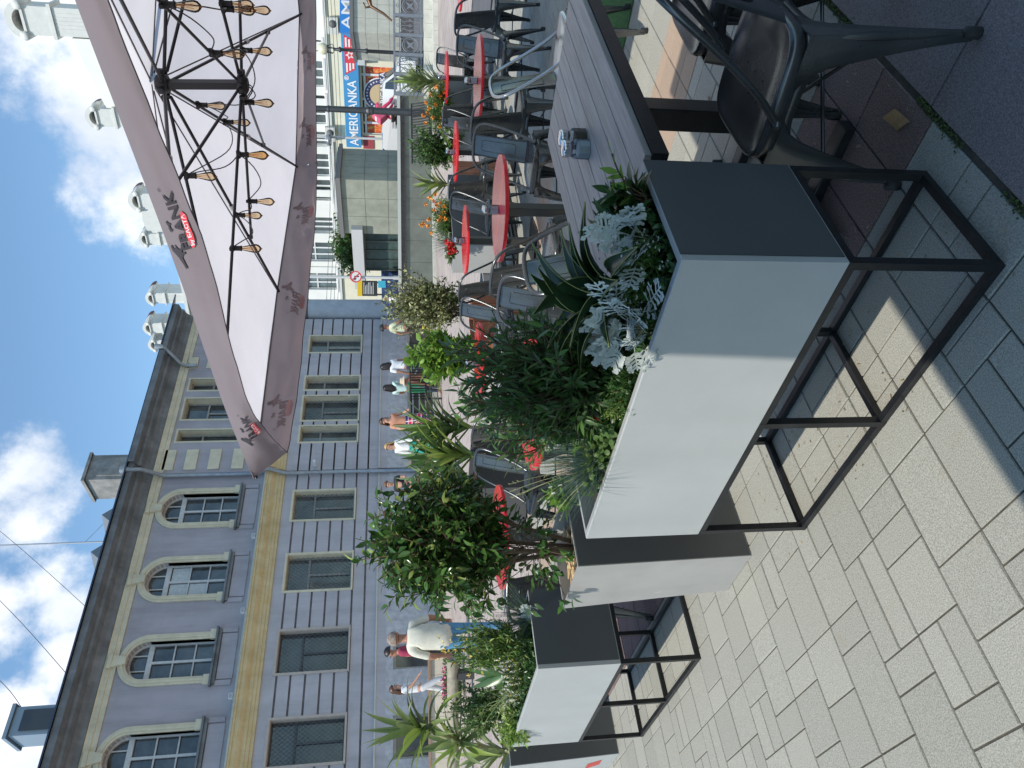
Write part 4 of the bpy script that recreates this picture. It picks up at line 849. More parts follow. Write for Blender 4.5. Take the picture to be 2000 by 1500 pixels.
# bulb seats: strut/rib index, position
bs = [(k, u, l) for k in range(8) for (u, l) in ((.30, True), (.82, True))] + [(7, .42, False), (0, .36, False), (6, .4, False)]
b0 = bulb(); pts_c = []
def wherep(p):
    d = p - CP; z = d.dot(FW); return 1000 - 1451.4 * d.dot(UP) / z, 1500 - (750 + 1451.4 * d.dot(RT) / z)
BP = [(347, 372, 22, 'bulb hanging nearest the mauve valance, left of the hub'), (392, 195, 22, 'big amber bulb just below the crossing of the struts, near the hub'), (437, 238, 20, 'amber bulb at the crossing of two struts right of centre')]
lab_at = {}
cand = []
for k, u, l in bs: p = seg_pt(k, u, l); cand.append((p, k, u, l))
# attach points measured on the struts nearest to where each bulb hangs
HP = [(437, 483), (460, 424), (488, 395), (448, 306), (470, 300), (437, 238), (475, 203), (392, 195), (412, 105), (478, 94), (297, 20), (365, 345), (440, 12), (436, 3), (475, 18)]
from itertools import product
segs = [(HL, mid[k]) for k in range(8)] + [(HU, Rm[k]) for k in range(8)]
def hang(px, py):
    best = None
    for (a, b_), i in product(segs, range(3, 40)):
        p = a.lerp(b_, i / 41); X, Yp = wherep(p)
        e = (X - px) ** 2 + (Yp - py) ** 2
        if best is None or e < best[0]: best = (e, p)
    return best[1]
side = ['the leftmost one', 'second from the left', 'third from the left', 'fourth from the left', 'fifth from the left', 'sixth from the left, at a strut crossing', 'small one below the hub, left of it', 'large one just left of the hub', 'large one just right of the hub', 'small one low on the right of the hub', 'the topmost one at the right edge', 'high left of the hub', 'front of the right bunch', 'rear of the right bunch', 'the lowest one at the right edge']
order = []
for k, (px, py) in enumerate(HP):
    p = hang(px, py); o = b0 if k == 0 else copy_tree(b0); o.location = (p.x, p.y, p.z - .012); o.rotation_euler = (0, 0, R(rnd.uniform(0, 360))); tag(o, 'amber filament bulb under the mauve parasol, ' + side[k], 'light bulb', 'filament bulbs strung under the parasol'); order.append(p)
cb = MB(); seq = [order[i] for i in (0, 1, 2, 4, 3, 11, 5, 7, 6, 9, 8, 10, 12, 13, 14)]
for a, b_ in zip(seq, seq[1:]):
    L_ = (b_ - a).length; pp = []
    for i in range(13): u = i / 12; q = a.lerp(b_, u); q.z -= (.05 + .10 * L_) * math.sin(math.pi * u) + .0; q.x += .015 * math.sin(u * 9); pp.append(q - Vector((0, 0, .005)))
    cb.tube(pp, .004, 5)
cb.tube([HL + Vector((.04 * math.cos(a), .05 + .05 * math.sin(a), -.05 - .02 * math.sin(a * 2))) for a in [i * .42 for i in range(16)]], .004, 5)
tag(cb.build('light_cable', cable), 'black cable of the string lights looped under the mauve parasol', 'cable')
# added unseen parasols, shaped to drop shade on the near planter and plank table
def shade_parasol(x0, x1, y0, y1, z, pole, label, group='added shade parasols'):
    cx, cy = (x0 + x1) / 2, (y0 + y1) / 2; o = empty('parasol', (cx, cy, 0), 0, label, 'parasol', group); mb = MB(); hx, hy = (x1 - x0) / 2, (y1 - y0) / 2
    A_ = Vector((0, 0, z + .45)); c4 = [Vector((-hx, -hy, z)), Vector((hx, -hy, z)), Vector((hx, hy, z)), Vector((-hx, hy, z))]
    for k in range(4): mb.add([A_, c4[k], c4[(k + 1) % 4]], [(0, 1, 2)]); mb.add([c4[k], c4[(k + 1) % 4], c4[(k + 1) % 4] - Vector((0, 0, .2)), c4[k] - Vector((0, 0, .2))], [(0, 1, 2, 3)])
    mb.build('canopy', mat('shade_parasol_cloth', (.30, .26, .26), .9), o, fix=False); mb = MB(); px, py = pole; mb.tube([(px - cx, py - cy, 0), (px - cx, py - cy, z + .4)], .03, 8); mb.build('pole', rail, o)
    mb = MB()
    for k in range(4): mb.tube([(0, 0, z + .41), c4[k] - Vector((0, 0, .02))], .012, 6)
    mb.build('rib', rail, o); return o
shade_parasol(-4.4, .35, -3.6, 1.165, 3.0, (-1.8, -.9), 'unseen parasol added behind the camera to shade the near planter end')
shade_parasol(-.14, 1.46, -3.6, 1.62, 3.15, (.2, -1.5), 'unseen smaller parasol added overhead to shade the plank table')
# ================================================================ PLANTS
def leafmat(name, c1, c2, rough=.4, trans=.3, isl=.3):
    m = mat(name, c1, rough, col2=c2, nscale=3.5, trans=trans, island=isl); return m
L_dark = leafmat('leaf_dark', (.034, .09, .028), (.075, .155, .045), .3, .25)
L_gloss = leafmat('leaf_glossy', (.035, .095, .022), (.10, .19, .045), .22, .28, .4)
L_mid = leafmat('leaf_mid', (.06, .15, .035), (.13, .24, .06), .45, .35)
L_bright = leafmat('leaf_bright', (.14, .30, .04), (.24, .40, .07), .5, .4)
L_lime = leafmat('leaf_lime', (.22, .33, .06), (.36, .42, .12), .55, .4)
L_blue = leafmat('grass_blue', (.06, .12, .10), (.13, .20, .15), .5, .25)
L_straw = leafmat('grass_straw', (.25, .28, .12), (.36, .36, .2), .6, .3)
L_silver = leafmat('leaf_silver', (.50, .56, .54), (.62, .67, .64), .9, .1, .1)
L_varieg = leafmat('leaf_variegated', (.26, .32, .10), (.66, .66, .38), .55, .35, .45)
L_olive = leafmat('leaf_olive', (.10, .13, .04), (.20, .22, .08), .4, .3)
L_agave = leafmat('leaf_agave', (.018, .045, .02), (.035, .07, .03), .28, .08, .15)
L_edge = mat('leaf_pale_edge', (.32, .36, .12), .5)
bark = mat('bark', (.14, .09, .055), .9, noise_amt=.3, nscale=40); twig = mat('twig', (.10, .065, .04), .8, noise_amt=.3, nscale=30); gstem = mat('green_stem', (.12, .17, .05), .6)
F_or = mat('petal_orange', (.78, .33, .06), .7, island=.25, trans=.2); F_wh = mat('petal_white', (.75, .75, .68), .7, trans=.2); F_red = mat('petal_red', (.55, .03, .03), .7, island=.3, trans=.2); F_ye = mat('petal_yellow', (.72, .55, .10), .7, island=.2); F_pk = mat('petal_pink', (.6, .12, .25), .7, island=.3); F_cr = mat('petal_cream', (.66, .66, .38), .8, island=.25, trans=.2)
prnd = random.Random(11)
def rv(s=1.0): return Vector((prnd.uniform(-s, s), prnd.uniform(-s, s), prnd.uniform(-s, s)))
def leaf(mb, b, d, L, w, n=None, curl=.15, fold=.25, segs=3, mi=0, shape=None):
    d = d.normalized(); n = (n or Vector((0, 0, 1)) + rv(.6)); s = d.cross(n)
    if s.length < 1e-4: s = d.orthogonal()
    s.normalize(); n = s.cross(d).normalized(); vs = []; shape = shape or (0, .75, 1, .62, 0)
    k = len(shape)
    for i in range(k):
        u = i / (k - 1); p = b + d * (L * u) - n * (L * curl * u * u); h = w * .5 * shape[i]
        if i in (0, k - 1) and h < 1e-6: vs.append(p)
        else: vs += [p - s * h + n * (h * fold), p, p + s * h + n * (h * fold)]
    fs = []; idx = [0]; o = 0; rows = []
    for i in range(k):
        if i in (0, k - 1) and shape[i] * w < 1e-6: rows.append((o,)); o += 1
        else: rows.append((o, o + 1, o + 2)); o += 3
    for a, c in zip(rows, rows[1:]):
        if len(a) == 1: fs += [(a[0], c[0], c[1]), (a[0], c[1], c[2])]
        elif len(c) == 1: fs += [(a[0], c[0], a[1]), (a[1], c[0], a[2])]
        else: fs += [(a[0], c[0], c[1], a[1]), (a[1], c[1], c[2], a[2])]
    mb.add(vs, fs, mi, True)
def curve(a, b, bend, n=6):
    return [a.lerp(b, i / n) + bend * math.sin(math.pi * i / n) for i in range(n + 1)]
def crown(base, cen, rad, ntw, nlf, L, w, lm, sm, seed=1, stems=3, droop=0.0, spread=.5, start=.35, twr=.0022, mix=None, hollow=.45, shape=None, stemr=.006, curl=.2):
    # leafy crown: twigs run from a few stems to points spread through the volume, leaves alternate along them
    global prnd
    prnd = random.Random(seed); lf = MB(); st = MB(); forks = []
    for k in range(stems):
        a = 2 * math.pi * k / stems + prnd.random(); f = cen + Vector((rad[0] * .35 * math.cos(a), rad[1] * .35 * math.sin(a), -rad[2] * prnd.uniform(.15, .5)))
        bb = base + Vector((math.cos(a), math.sin(a), 0)) * stemr * 1.3; pts = curve(bb, f, rv(.03 * rad[2])); st.tube(pts, [stemr * (1 - .55 * i / 6) for i in range(7)], 6); forks += [pts[3], pts[4], f]
    for i in range(ntw):
        while True:
            p = rv(1)
            if p.length < 1 and p.length > hollow * prnd.random(): break
        lump = .82 + .36 * noise.noise(p * 2.1 + Vector((seed, 0, 0)))
        tip = cen + Vector((p.x * rad[0], p.y * rad[1], p.z * rad[2])) * lump; f = min(prnd.sample(forks, min(3, len(forks))), key=lambda q: (q - tip).length)
        pts = curve(f, tip, rv(.12 * (tip - f).length) + Vector((0, 0, .06 * (tip - f).length)), 5)
        if droop: pts = [q - Vector((0, 0, droop * (j / 5) ** 2 * (tip - f).length)) for j, q in enumerate(pts)]
        st.tube(pts, [twr * 1.6 * (1 - .12 * j) for j in range(6)], 4, caps=False)
        ph = prnd.uniform(0, 6.28)
        for j in range(nlf):
            u = start + (1 - start) * (j + prnd.random() * .6) / nlf; x = u * 5; a = min(4, int(x)); q = pts[a].lerp(pts[a + 1], x - a); t_ = (pts[a + 1] - pts[a]).normalized(); o = t_.orthogonal().normalized(); r = (o * math.cos(ph + j * 2.4) + t_.cross(o) * math.sin(ph + j * 2.4)); d = t_ * (1 - spread) + r * spread + Vector((0, 0, .12 - droop)); s_ = prnd.uniform(.65, 1.15)
            leaf(lf, q, d, L * s_, w * s_, None, curl + prnd.uniform(-.1, .2), .3, mi=(1 if mix and prnd.random() < mix else 0), shape=shape)
    return lf, st
def plant(name, loc, label, cat='plant', group=None):
    return empty(name, loc, 0, label, cat, group)
def put(mb, name, m, parent):
    # geometry was made in world space: shift to the parent's place
    o = parent.location; mb.v = [(x - o.x, y - o.y, z - o.z) for x, y, z in mb.v]; return mb.build(name, m, parent, fix=False)
def tuft(c, n, L, w, mb, lean=.8, up=1.0, seed=1, curl=.5, zj=0.0, rb=.02):
    global prnd
    prnd = random.Random(seed)
    for i in range(n):
        a = prnd.uniform(0, 6.283); e = prnd.random() ** .7 * lean; d = Vector((math.cos(a) * e, math.sin(a) * e, up)); l = L * prnd.uniform(.55, 1.1); b_ = c + Vector((math.cos(a), math.sin(a), 0)) * prnd.uniform(0, rb)
        leaf(mb, b_, d, l, w, None, curl * prnd.uniform(.2, 1) * e, .1, shape=(.6, 1, .9, .7, .45, 0))
XP = 1.44
def P(x, y, X=XP): return onX(x, y, X)
# --- nearest planter
# broad dark leaves and a sprig at the corner
b = at(1300, 385, .76); o = plant('leafy_shrub', b, 'dark broad-leaved shrub with a pale sprig at the right end of the nearest planter')
lf, st = crown(b, b + Vector((.03, .07, .085)), (.11, .11, .09), 40, 7, .062, .026, L_dark, twig, seed=21, stems=3, start=.3)
for tip, m_ in ((P(1195, 300, 1.55), 1), (P(1222, 345, 1.55), 1)):
    pts = curve(b + Vector((0, 0, .05)), tip, Vector((.0, .015, .01)), 6); st.tube(pts, [.0022] * 7, 5)
    for j in range(2, 7): leaf(lf, pts[j], (tip - b).normalized() + rv(.8), .05, .017, curl=.1, mi=1)
put(lf, 'foliage', [L_dark, L_bright], o); put(st, 'stem', twig, o)
# agave with pale margins
ab = P(1228, 578, 1.45); ab.z = .765; o = plant('agave', ab, 'dark green agave with thin yellow leaf margins in the shaded end of the nearest planter')
tips = [(1047, 474, 1.60), (1103, 450, 1.66), (1119, 435, 1.60), (1151, 394, 1.62), (1058, 522, 1.44), (1045, 536, 1.40), (1050, 614, 1.34), (1077, 681, 1.42), (1090, 734, 1.38), (1122, 678, 1.32), (1143, 745, 1.36), (1255, 482, 1.32), (1216, 548, 1.30), (1199, 678, 1.28), (1120, 560, 1.5), (1105, 640, 1.5)]
mb = MB(); me_ = MB()
for k, (x, y, X) in enumerate(tips):
    tip = onX(x, y, X); L = (tip - ab).length; d = (tip - ab).normalized(); upv = Vector((0, 0, 1)); side = d.cross(upv).normalized(); nn_ = side.cross(d).normalized(); K = 12; W_ = .056 if L > .16 else .046; vs = []; el = []; er = []
    for i in range(K + 1):
        u = i / K; p = ab.lerp(tip, u) + nn_ * (.22 * L * math.sin(math.pi * u)) + Vector((0, 0, .012)); h = W_ * (.42 + .75 * math.sin(math.pi * min(1, u * .95 + .02)) ** .8) * (1 - u ** 3.2) * .62 + .0006
        e1, e2 = p - side * h + nn_ * h * .45, p + side * h + nn_ * h * .45; vs += [e1, p - side * h * .5 + nn_ * h * .08, p, p + side * h * .5 + nn_ * h * .08, e2]; el.append(e1); er.append(e2)
    n1 = len(vs); vs += [p - nn_ * .0035 for p in vs]; fs = []
    for i in range(K):
        for j in range(4): a = i * 5 + j; fs += [(a, a + 1, a + 6, a + 5), (n1 + a + 5, n1 + a + 6, n1 + a + 1, n1 + a)]
    mb.add(vs, fs, 0, True); me_.tube(el, .0011, 4); me_.tube(er, .0011, 4)
put(mb, 'leaves', L_agave, o); put(me_, 'leaf_margin', L_edge, o)
# silver lobed leaves (dusty miller), one plant on each side of the agave
def lobed(mb, b, tip, nrm, W_):
    # deeply cut grey felt leaf: narrow rib, five pairs of forked lobes
    d = tip - b; L = d.length; d.normalize(); s = d.cross(nrm).normalized(); n = s.cross(d).normalized(); rw = .0022
    mb.add([b - s * .001, b + s * .001, b + d * L * .9 + s * rw, tip + d * .001 + s * .003, tip + d * .005, tip - s * .003, b + d * L * .9 - s * rw], [(0, 1, 2, 3, 4, 5, 6)], 0, False)
    for sg in (1, -1):
        for k in range(5):
            u = .24 + .16 * k + prnd.uniform(-.02, .02); hw = W_ * (.42 + .42 * math.sin(math.pi * (k + 1.2) / 7)) * prnd.uniform(.8, 1.15); r = b + d * L * u + s * sg * rw * .6; ax = (s * sg + d * (.55 + .12 * k + prnd.uniform(-.15, .15))).normalized(); q = ax.cross(n).normalized(); w = .0042; up_ = n * (prnd.uniform(-.1, .35) * hw); e = r + ax * hw + up_
            m = r + ax * hw * .62 + up_ * .5
            mb.add([r - q * w * .75, m - q * w * .9, e - q * w * 1.2, e + ax * .0035 - q * w * .5, e + ax * .0035 + q * w * .5, e + q * w * 1.2, m + q * w * .9, r + q * w * .75], [tuple(range(8))], 0, False)
            for z in (1, -1):
                a2 = (ax + q * z * .9).normalized(); f = m + a2 * hw * .33; q2 = a2.cross(n).normalized(); mb.add([m - q2 * w * .6 + n * .0003, f - q2 * w * .8 + n * .0012, f + a2 * .003 + n * .0012, f + q2 * w * .8 + n * .0012, m + q2 * w * .6 + n * .0003], [tuple(range(5))], 0, False)
def dusty(base, tips, label):
    o = plant('silver_ragwort', base, label, group='silver-leaved plants in the nearest planter'); mb = MB(); st = MB()
    for x, y, X in tips:
        t_ = onX(x, y, X); mid_ = base.lerp(t_, .52) + Vector((0, 0, .02)); nr = Vector((-.55, -.5, .55)) + rv(.3)
        st.tube(curve(base, mid_, Vector((0, 0, .01)), 4), .0016, 5); lobed(mb, mid_, t_, nr, .040); t2 = mid_ + (t_ - mid_) * .6 + rv(.045)
        if prnd.random() < .3: lobed(mb, mid_ - (t_ - mid_) * .2, t2, nr + rv(.5), .034)
        if prnd.random() < .4: c_ = base.lerp(mid_, .8); lobed(mb, c_, c_ + rv(.05) + Vector((-.02, 0, .02)), nr + rv(.8), .030)
    put(mb, 'foliage', L_silver, o); put(st, 'stem', mat('silver_stem', (.42, .46, .40), .9), o)
dusty(at(1290, 470, .76), [(1162, 438, 1.42), (1205, 419, 1.44), (1223, 422, 1.42), (1215, 523, 1.33), (1180, 470, 1.45), (1245, 505, 1.30), (1228, 560, 1.30)], 'silver-white lobed ragwort beside the agave near the planter corner')
dusty(at(1262, 640, .76), [(1162, 553, 1.34), (1187, 590, 1.32), (1157, 619, 1.38), (1205, 643, 1.27), (1245, 675, 1.24), (1250, 622, 1.25), (1159, 694, 1.37), (1245, 722, 1.24), (1274, 708, 1.22), (1195, 715, 1.34), (1290, 560, 1.26), (1228, 600, 1.28), (1180, 655, 1.35)], 'silver-white lobed ragwort leaning over the planter rim where the shade ends')
# white star flowers
b = at(1300, 515, .76); o = plant('star_flower_clump', b, 'clump of tiny white star flowers at the near corner of the planter')
lf, st = crown(b, b + Vector((0, .02, .06)), (.11, .12, .08), 130, 7, .026, .009, L_mid, gstem, seed=5, stems=4, start=.3, twr=.001); fl = MB()
prnd = random.Random(9)
for i in range(260):
    p = b + Vector((prnd.uniform(-.095, .10), prnd.uniform(-.08, .14), .06 + prnd.uniform(-.04, .085)))
    for k in range(4): a = k * 1.57 + prnd.random(); leaf(fl, p, Vector((math.cos(a), math.sin(a), .5)), prnd.uniform(.005, .009), .0032, curl=0, shape=(.5, 1, 0))
put(lf, 'foliage', L_mid, o); put(st, 'stem', gstem, o); tag(put(fl, 'flowers', F_wh, o), kind='stuff')
# little conifer, green going yellow
b = at(1245, 765, .76); o = plant('dwarf_conifer', b, 'small feathery conifer with yellow-green tips at the planter rim')
cb_ = MB(); prnd = random.Random(4)
for i in range(300):
    a = prnd.uniform(0, 6.28); r = .06 * prnd.random() ** .5; z0 = prnd.uniform(-.02, .085); p = b + Vector((r * math.cos(a), r * math.sin(a), z0)); d = Vector((math.cos(a) * .6, math.sin(a) * .6, .8)) + rv(.3)
    tipc = p + d.normalized() * .035; yel = 1 if (p.y > b.y + .01 and prnd.random() < .75) else 0
    for k in range(7): q = p.lerp(tipc, k / 7); leaf(cb_, q, d.normalized() + rv(.9), .009, .003, mi=yel, shape=(.6, 1, 0), curl=0)
put(cb_, 'foliage', [L_mid, L_lime], o); mb = MB(); mb.tube([b - Vector((0, 0, .02)), b + Vector((0, 0, .07))], .004, 6); put(mb, 'stem', twig, o)
# big narrow-leaved shrub
b = at(1225, 790, .76); o = plant('narrow_leaved_shrub', b, 'big dark narrow-leaved shrub with a red flower, middle of the nearest planter', 'shrub')
cc = P(1058, 758, 1.46); lf, st = crown(b + Vector((.05, 0, 0)), cc, (.25, .36, .33), 360, 15, .050, .0130, L_dark, twig, seed=33, stems=6, start=.30, spread=.5, curl=.1, stemr=.005, hollow=.3, mix=.35)
for tx, ty in ((905, 690), (930, 640), (960, 605), (900, 740), (955, 700), (990, 625), (1030, 600), (915, 790)):
    tip = P(tx, ty, 1.55); a_ = cc.lerp(tip, .25); pts = curve(a_, tip, rv(.03), 6); st.tube(pts, .0016, 4)
    for j in range(22): u = j / 22; x = u * 6; i = int(x); q = pts[i].lerp(pts[min(6, i + 1)], x - i); leaf(lf, q, (tip - a_).normalized() * .5 + rv(.8), .042 * (1.1 - .3 * u), .0115, mi=j % 3 == 0)
put(lf, 'foliage', [leafmat('leaf_myrtle', (.075, .14, .055), (.14, .22, .09), .36, .35), L_mid], o); put(st, 'stem', twig, o)
fl = MB(); q = P(1165, 812, 1.34)
for i in range(60): leaf(fl, q + rv(.008), rv(1), .012, .004, curl=0, shape=(.5, 1, 0))
put(fl, 'flower', F_red, o); 
# blue fescue
b = at(1190, 905, .765); o = plant('blue_fescue', b, 'tuft of fine blue-green grass in the sunny half of the nearest planter', 'grass')
mb = MB(); tuft(b + Vector((0.03, 0, 0)), 800, .25, .0022, mb, lean=.95, up=.75, seed=6, curl=.5, rb=.035); put(mb, 'blades', L_blue, o)
mb = MB(); prnd = random.Random(3)
for i in range(16):
    tip = P(prnd.uniform(985, 1120), prnd.uniform(890, 1030), 1.4); pts = curve(b, tip, Vector((0, 0, .03)), 7); mb.tube(pts, .0008, 4)
    for k in range(8): leaf(mb, pts[6].lerp(pts[7], k / 8), (tip - b).normalized() + rv(.5), .012, .003, shape=(.5, 1, 0))
put(mb, 'seed_stalk', L_straw, o)
# creeping round leaves along the rim
def creeper(b0_, b1_, n, r, m, label, name='creeping_plant', h=.03, hang=.03):
    global prnd
    o = plant(name, b0_, label); mb = MB(); prnd = random.Random(int(abs(b0_.x) * 991) % 977)
    for i in range(n):
        p = b0_.lerp(b1_, prnd.random()) + Vector((prnd.uniform(-hang, .05), prnd.uniform(-.02, .02), prnd.uniform(-.015, h)))
        if p.x < 1.24: p.z -= (1.24 - p.x) * 1.2
        d = Vector((-.6, 0, .3)) + rv(.8); leaf(mb, p, d, r * prnd.uniform(.7, 1.3), r * 1.05, Vector((-.4, -.3, .8)) + rv(.4), curl=.1, shape=(0, .9, 1, .8, 0))
    put(mb, 'foliage', m, o); return o
creeper(at(1212, 835, .80) + Vector((.03, 0, 0)), at(1165, 965, .80) + Vector((.03, 0, 0)), 300, .018, [leafmat('leaf_round', (.07, .15, .04), (.16, .24, .06), .5, .35)], 'low creeping plant with round leaves along the sunny planter rim', h=.05)
b = at(1150, 985, .76); o = plant('mint_clump', b, 'bright green mint-like clump at the far end of the nearest planter')
lf, st = crown(b, P(1100, 968, 1.45), (.09, .07, .075), 34, 8, .040, .026, L_bright, gstem, seed=14, stems=3, start=.25, curl=.1); put(lf, 'foliage', L_bright, o); put(st, 'stem', gstem, o)
for (x, y) in ((1094, 947), (1075, 950), (1104, 918), (1080, 962)):
    c_ = P(x, y, 1.36); fl = MB()
    for k in range(8): a = k * .785; leaf(fl, c_, Vector((-.4 + .2 * math.cos(a), math.cos(a), math.sin(a))), .009, .004, curl=0, shape=(.5, 1, .6, 0))
    put(fl, 'flower', F_wh, o)
# low filler over the soil of the two long planters
def filler(x0, x1, y0, y1, z, n, label, seed):
    global prnd
    prnd = random.Random(seed); o = plant('ground_cover', Vector(((x0 + x1) / 2, (y0 + y1) / 2, z)), label, 'ground cover'); mb = MB()
    for i in range(n):
        p = Vector((prnd.uniform(x0, x1), prnd.uniform(y0, y1), z + prnd.uniform(-.02, .03))); d = Vector((prnd.uniform(-1, 1), prnd.uniform(-1, 1), .8))
        for k in range(4): leaf(mb, p, d + rv(.7), prnd.uniform(.02, .036), .012, mi=int(prnd.random() < .2))
    put(mb, 'foliage', [L_dark, L_mid], o); o['kind'] = 'stuff'; return o
filler(1.28, 1.60, 1.03, 1.95, .765, 900, 'low dark leaves covering the soil of the nearest planter', 301)
filler(1.31, 1.63, 3.48, 4.58, .765, 900, 'low dark leaves covering the soil of the second planter', 302)
# --- the glossy little tree
b = Vector((1.53, 2.775, .665)); o = plant('glossy_tree', b, 'small glossy dark-leaved tree with several thin trunks in the tapered planter', 'tree')
cc = onX(838, 1058, 1.53); lf, st = crown(b, cc, (.36, .40, .42), 400, 13, .052, .023, L_gloss, bark, seed=52, stems=5, start=.25, spread=.55, droop=.12, stemr=.011, twr=.002, hollow=.35, mix=.08)
prnd = random.Random(77)
for i in range(46):
    a = prnd.uniform(0, 6.28); rr5 = prnd.uniform(.05, .26); c_ = b + Vector((rr5 * math.cos(a), rr5 * math.sin(a), prnd.uniform(.08, .46)))
    st.tube(curve(b + Vector((0, 0, .12)).lerp(Vector((0, 0, .3)), prnd.random()), c_, rv(.02), 4), .0018, 4, caps=False)
    for k in range(8): leaf(lf, c_ + rv(.03), Vector((math.cos(a), math.sin(a), -.1)) + rv(.8), .05, .022, curl=.2)
put(lf, 'crown', [L_gloss, L_lime], o); put(st, 'trunk', bark, o)
# --- second planter
X2 = 1.46
def P2_(x, y, X=X2): return onX(x, y, X)
b = at(1042, 1205, .77); o = plant('tuft_grass', b, 'round tuft of thin grey-green grass at the right end of the second planter', 'grass'); mb = MB(); tuft(b, 420, .21, .0022, mb, lean=1.2, up=.8, seed=16, curl=.25, rb=.03); put(mb, 'blades', L_blue, o)
mb = MB(); tuft(b, 60, .24, .0028, mb, lean=1.1, up=.9, seed=17, curl=.2, rb=.02); put(mb, 'dry_blades', L_straw, o)
b = at(1042, 1190, .78); o = plant('silver_sprig', b, 'small silver-white sprig at the right corner of the second planter'); mb = MB()
for k in range(12): t_ = b + Vector((prnd.uniform(-.05, .02), prnd.uniform(-.05, .05), prnd.uniform(0, .06))); lobed(mb, b, t_, Vector((-.5, -.5, .5)) + rv(.4), .03)
put(mb, 'foliage', L_silver, o)
def clump(name, px_b, px_c, rad, ntw, nlf, L, w, mats, seed, label, X=X2, z=.76, flowers=None, **k):
    b = at(*px_b, z); b.x = X; c_ = onX(*px_c, X); o = plant(name, b, label); lf, st = crown(b, c_, rad, ntw, nlf, L, w, None, None, seed=seed, **k); put(lf, 'foliage', mats, o); put(st, 'stem', gstem, o)
    if flowers:
        fm, n, r, lo = flowers; fl = MB(); pr = random.Random(seed)
        for i in range(n):
            while True:
                v = Vector((pr.uniform(-1, 1), pr.uniform(-1, 1), pr.uniform(-1, 1)))
                if v.length < 1.05 and v.z > lo: break
            p = c_ + Vector((v.x * rad[0], v.y * rad[1], v.z * rad[2]))
            for q in range(9): leaf(fl, p + Vector((pr.uniform(-1, 1), pr.uniform(-1, 1), pr.uniform(-1, 1))) * r * .4, Vector((pr.uniform(-1, 1), pr.uniform(-1, 1), pr.uniform(-.4, 1))), r, r * .5, curl=0, shape=(.6, 1, .5, 0))
        tag(put(fl, 'flowers', fm, o), kind='stuff')
    return o
clump('yarrow', (1035, 1260), (955, 1262), (.16, .22, .26), 190, 15, .034, .008, [L_mid, L_lime], 61, 'feathery green plant with ochre flower heads, right half of the second planter', flowers=(F_ye, 26, .011, .1), mix=.35, stems=6, start=.2)
clump('fern_mass', (1035, 1330), (1008, 1325), (.15, .34, .12), 230, 15, .026, .007, [L_mid, L_olive], 62, 'low mass of fine dark green foliage filling the second planter', mix=.4, stems=6, start=.15)
b = at(1030, 1325, .77); o = plant('broad_leaf_plant', b, 'upright plant with broad dark tongue-shaped leaves in the second planter')
mb = MB()
for k, (x, y) in enumerate(((905, 1290), (900, 1312), (920, 1335), (945, 1345), (925, 1300), (960, 1360), (940, 1275), (915, 1350), (980, 1372))): t_ = onX(x, y, 1.42 + .03 * (k % 3)); c_ = onX(988, 1318, 1.45); leaf(mb, c_, t_ - c_, (t_ - c_).length, .042, Vector((-.6, -.4, .6)), curl=.12, shape=(.2, .7, 1, .85, .5, 0))
put(mb, 'leaves', L_dark, o); mb = MB(); mb.tube([b, onX(988, 1318, 1.45)], .004, 6); put(mb, 'stem', gstem, o)
o = plant('white_spike_flowers', onX(1030, 1330, 1.36), 'scatter of small white and yellow flower spikes over the second planter'); fl = MB(); st = MB(); pr = random.Random(8)
for i in range(34):
    u = pr.random(); q = onX(975 + 35 * u + pr.uniform(-16, 16), 1285 + 100 * u + pr.uniform(-10, 10), 1.34); st.tube([q, q - Vector((-.02, 0, .08))], .0009, 4)
    for k in range(10): leaf(fl, q + Vector((pr.uniform(-.004, .004), pr.uniform(-.004, .004), -.003 * k)), Vector((pr.uniform(-1, 1), pr.uniform(-1, 1), .6)), .009, .005, curl=0, shape=(.6, 1, 0), mi=int(k > 7))
tag(put(fl, 'flowers', [F_wh, F_ye], o), kind='stuff'); put(st, 'stem', gstem, o)
clump('hydrangea_bush', (1035, 1415), (1003, 1418), (.13, .17, .13), 150, 11, .034, .014, [L_bright, L_lime], 64, 'frothy pale green bush with creamy flower heads, left end of the second planter', X=1.33, flowers=(F_cr, 60, .010, -.6), mix=.5, stems=4, start=.25)
clump('trailing_shrub', (1035, 1385), (935, 1388), (.20, .26, .26), 190, 12, .024, .015, [L_mid, L_olive], 65, 'loose small-leaved shrub on wiry stems behind the creamy flower heads', X=1.52, stems=5, start=.3, mix=.3)
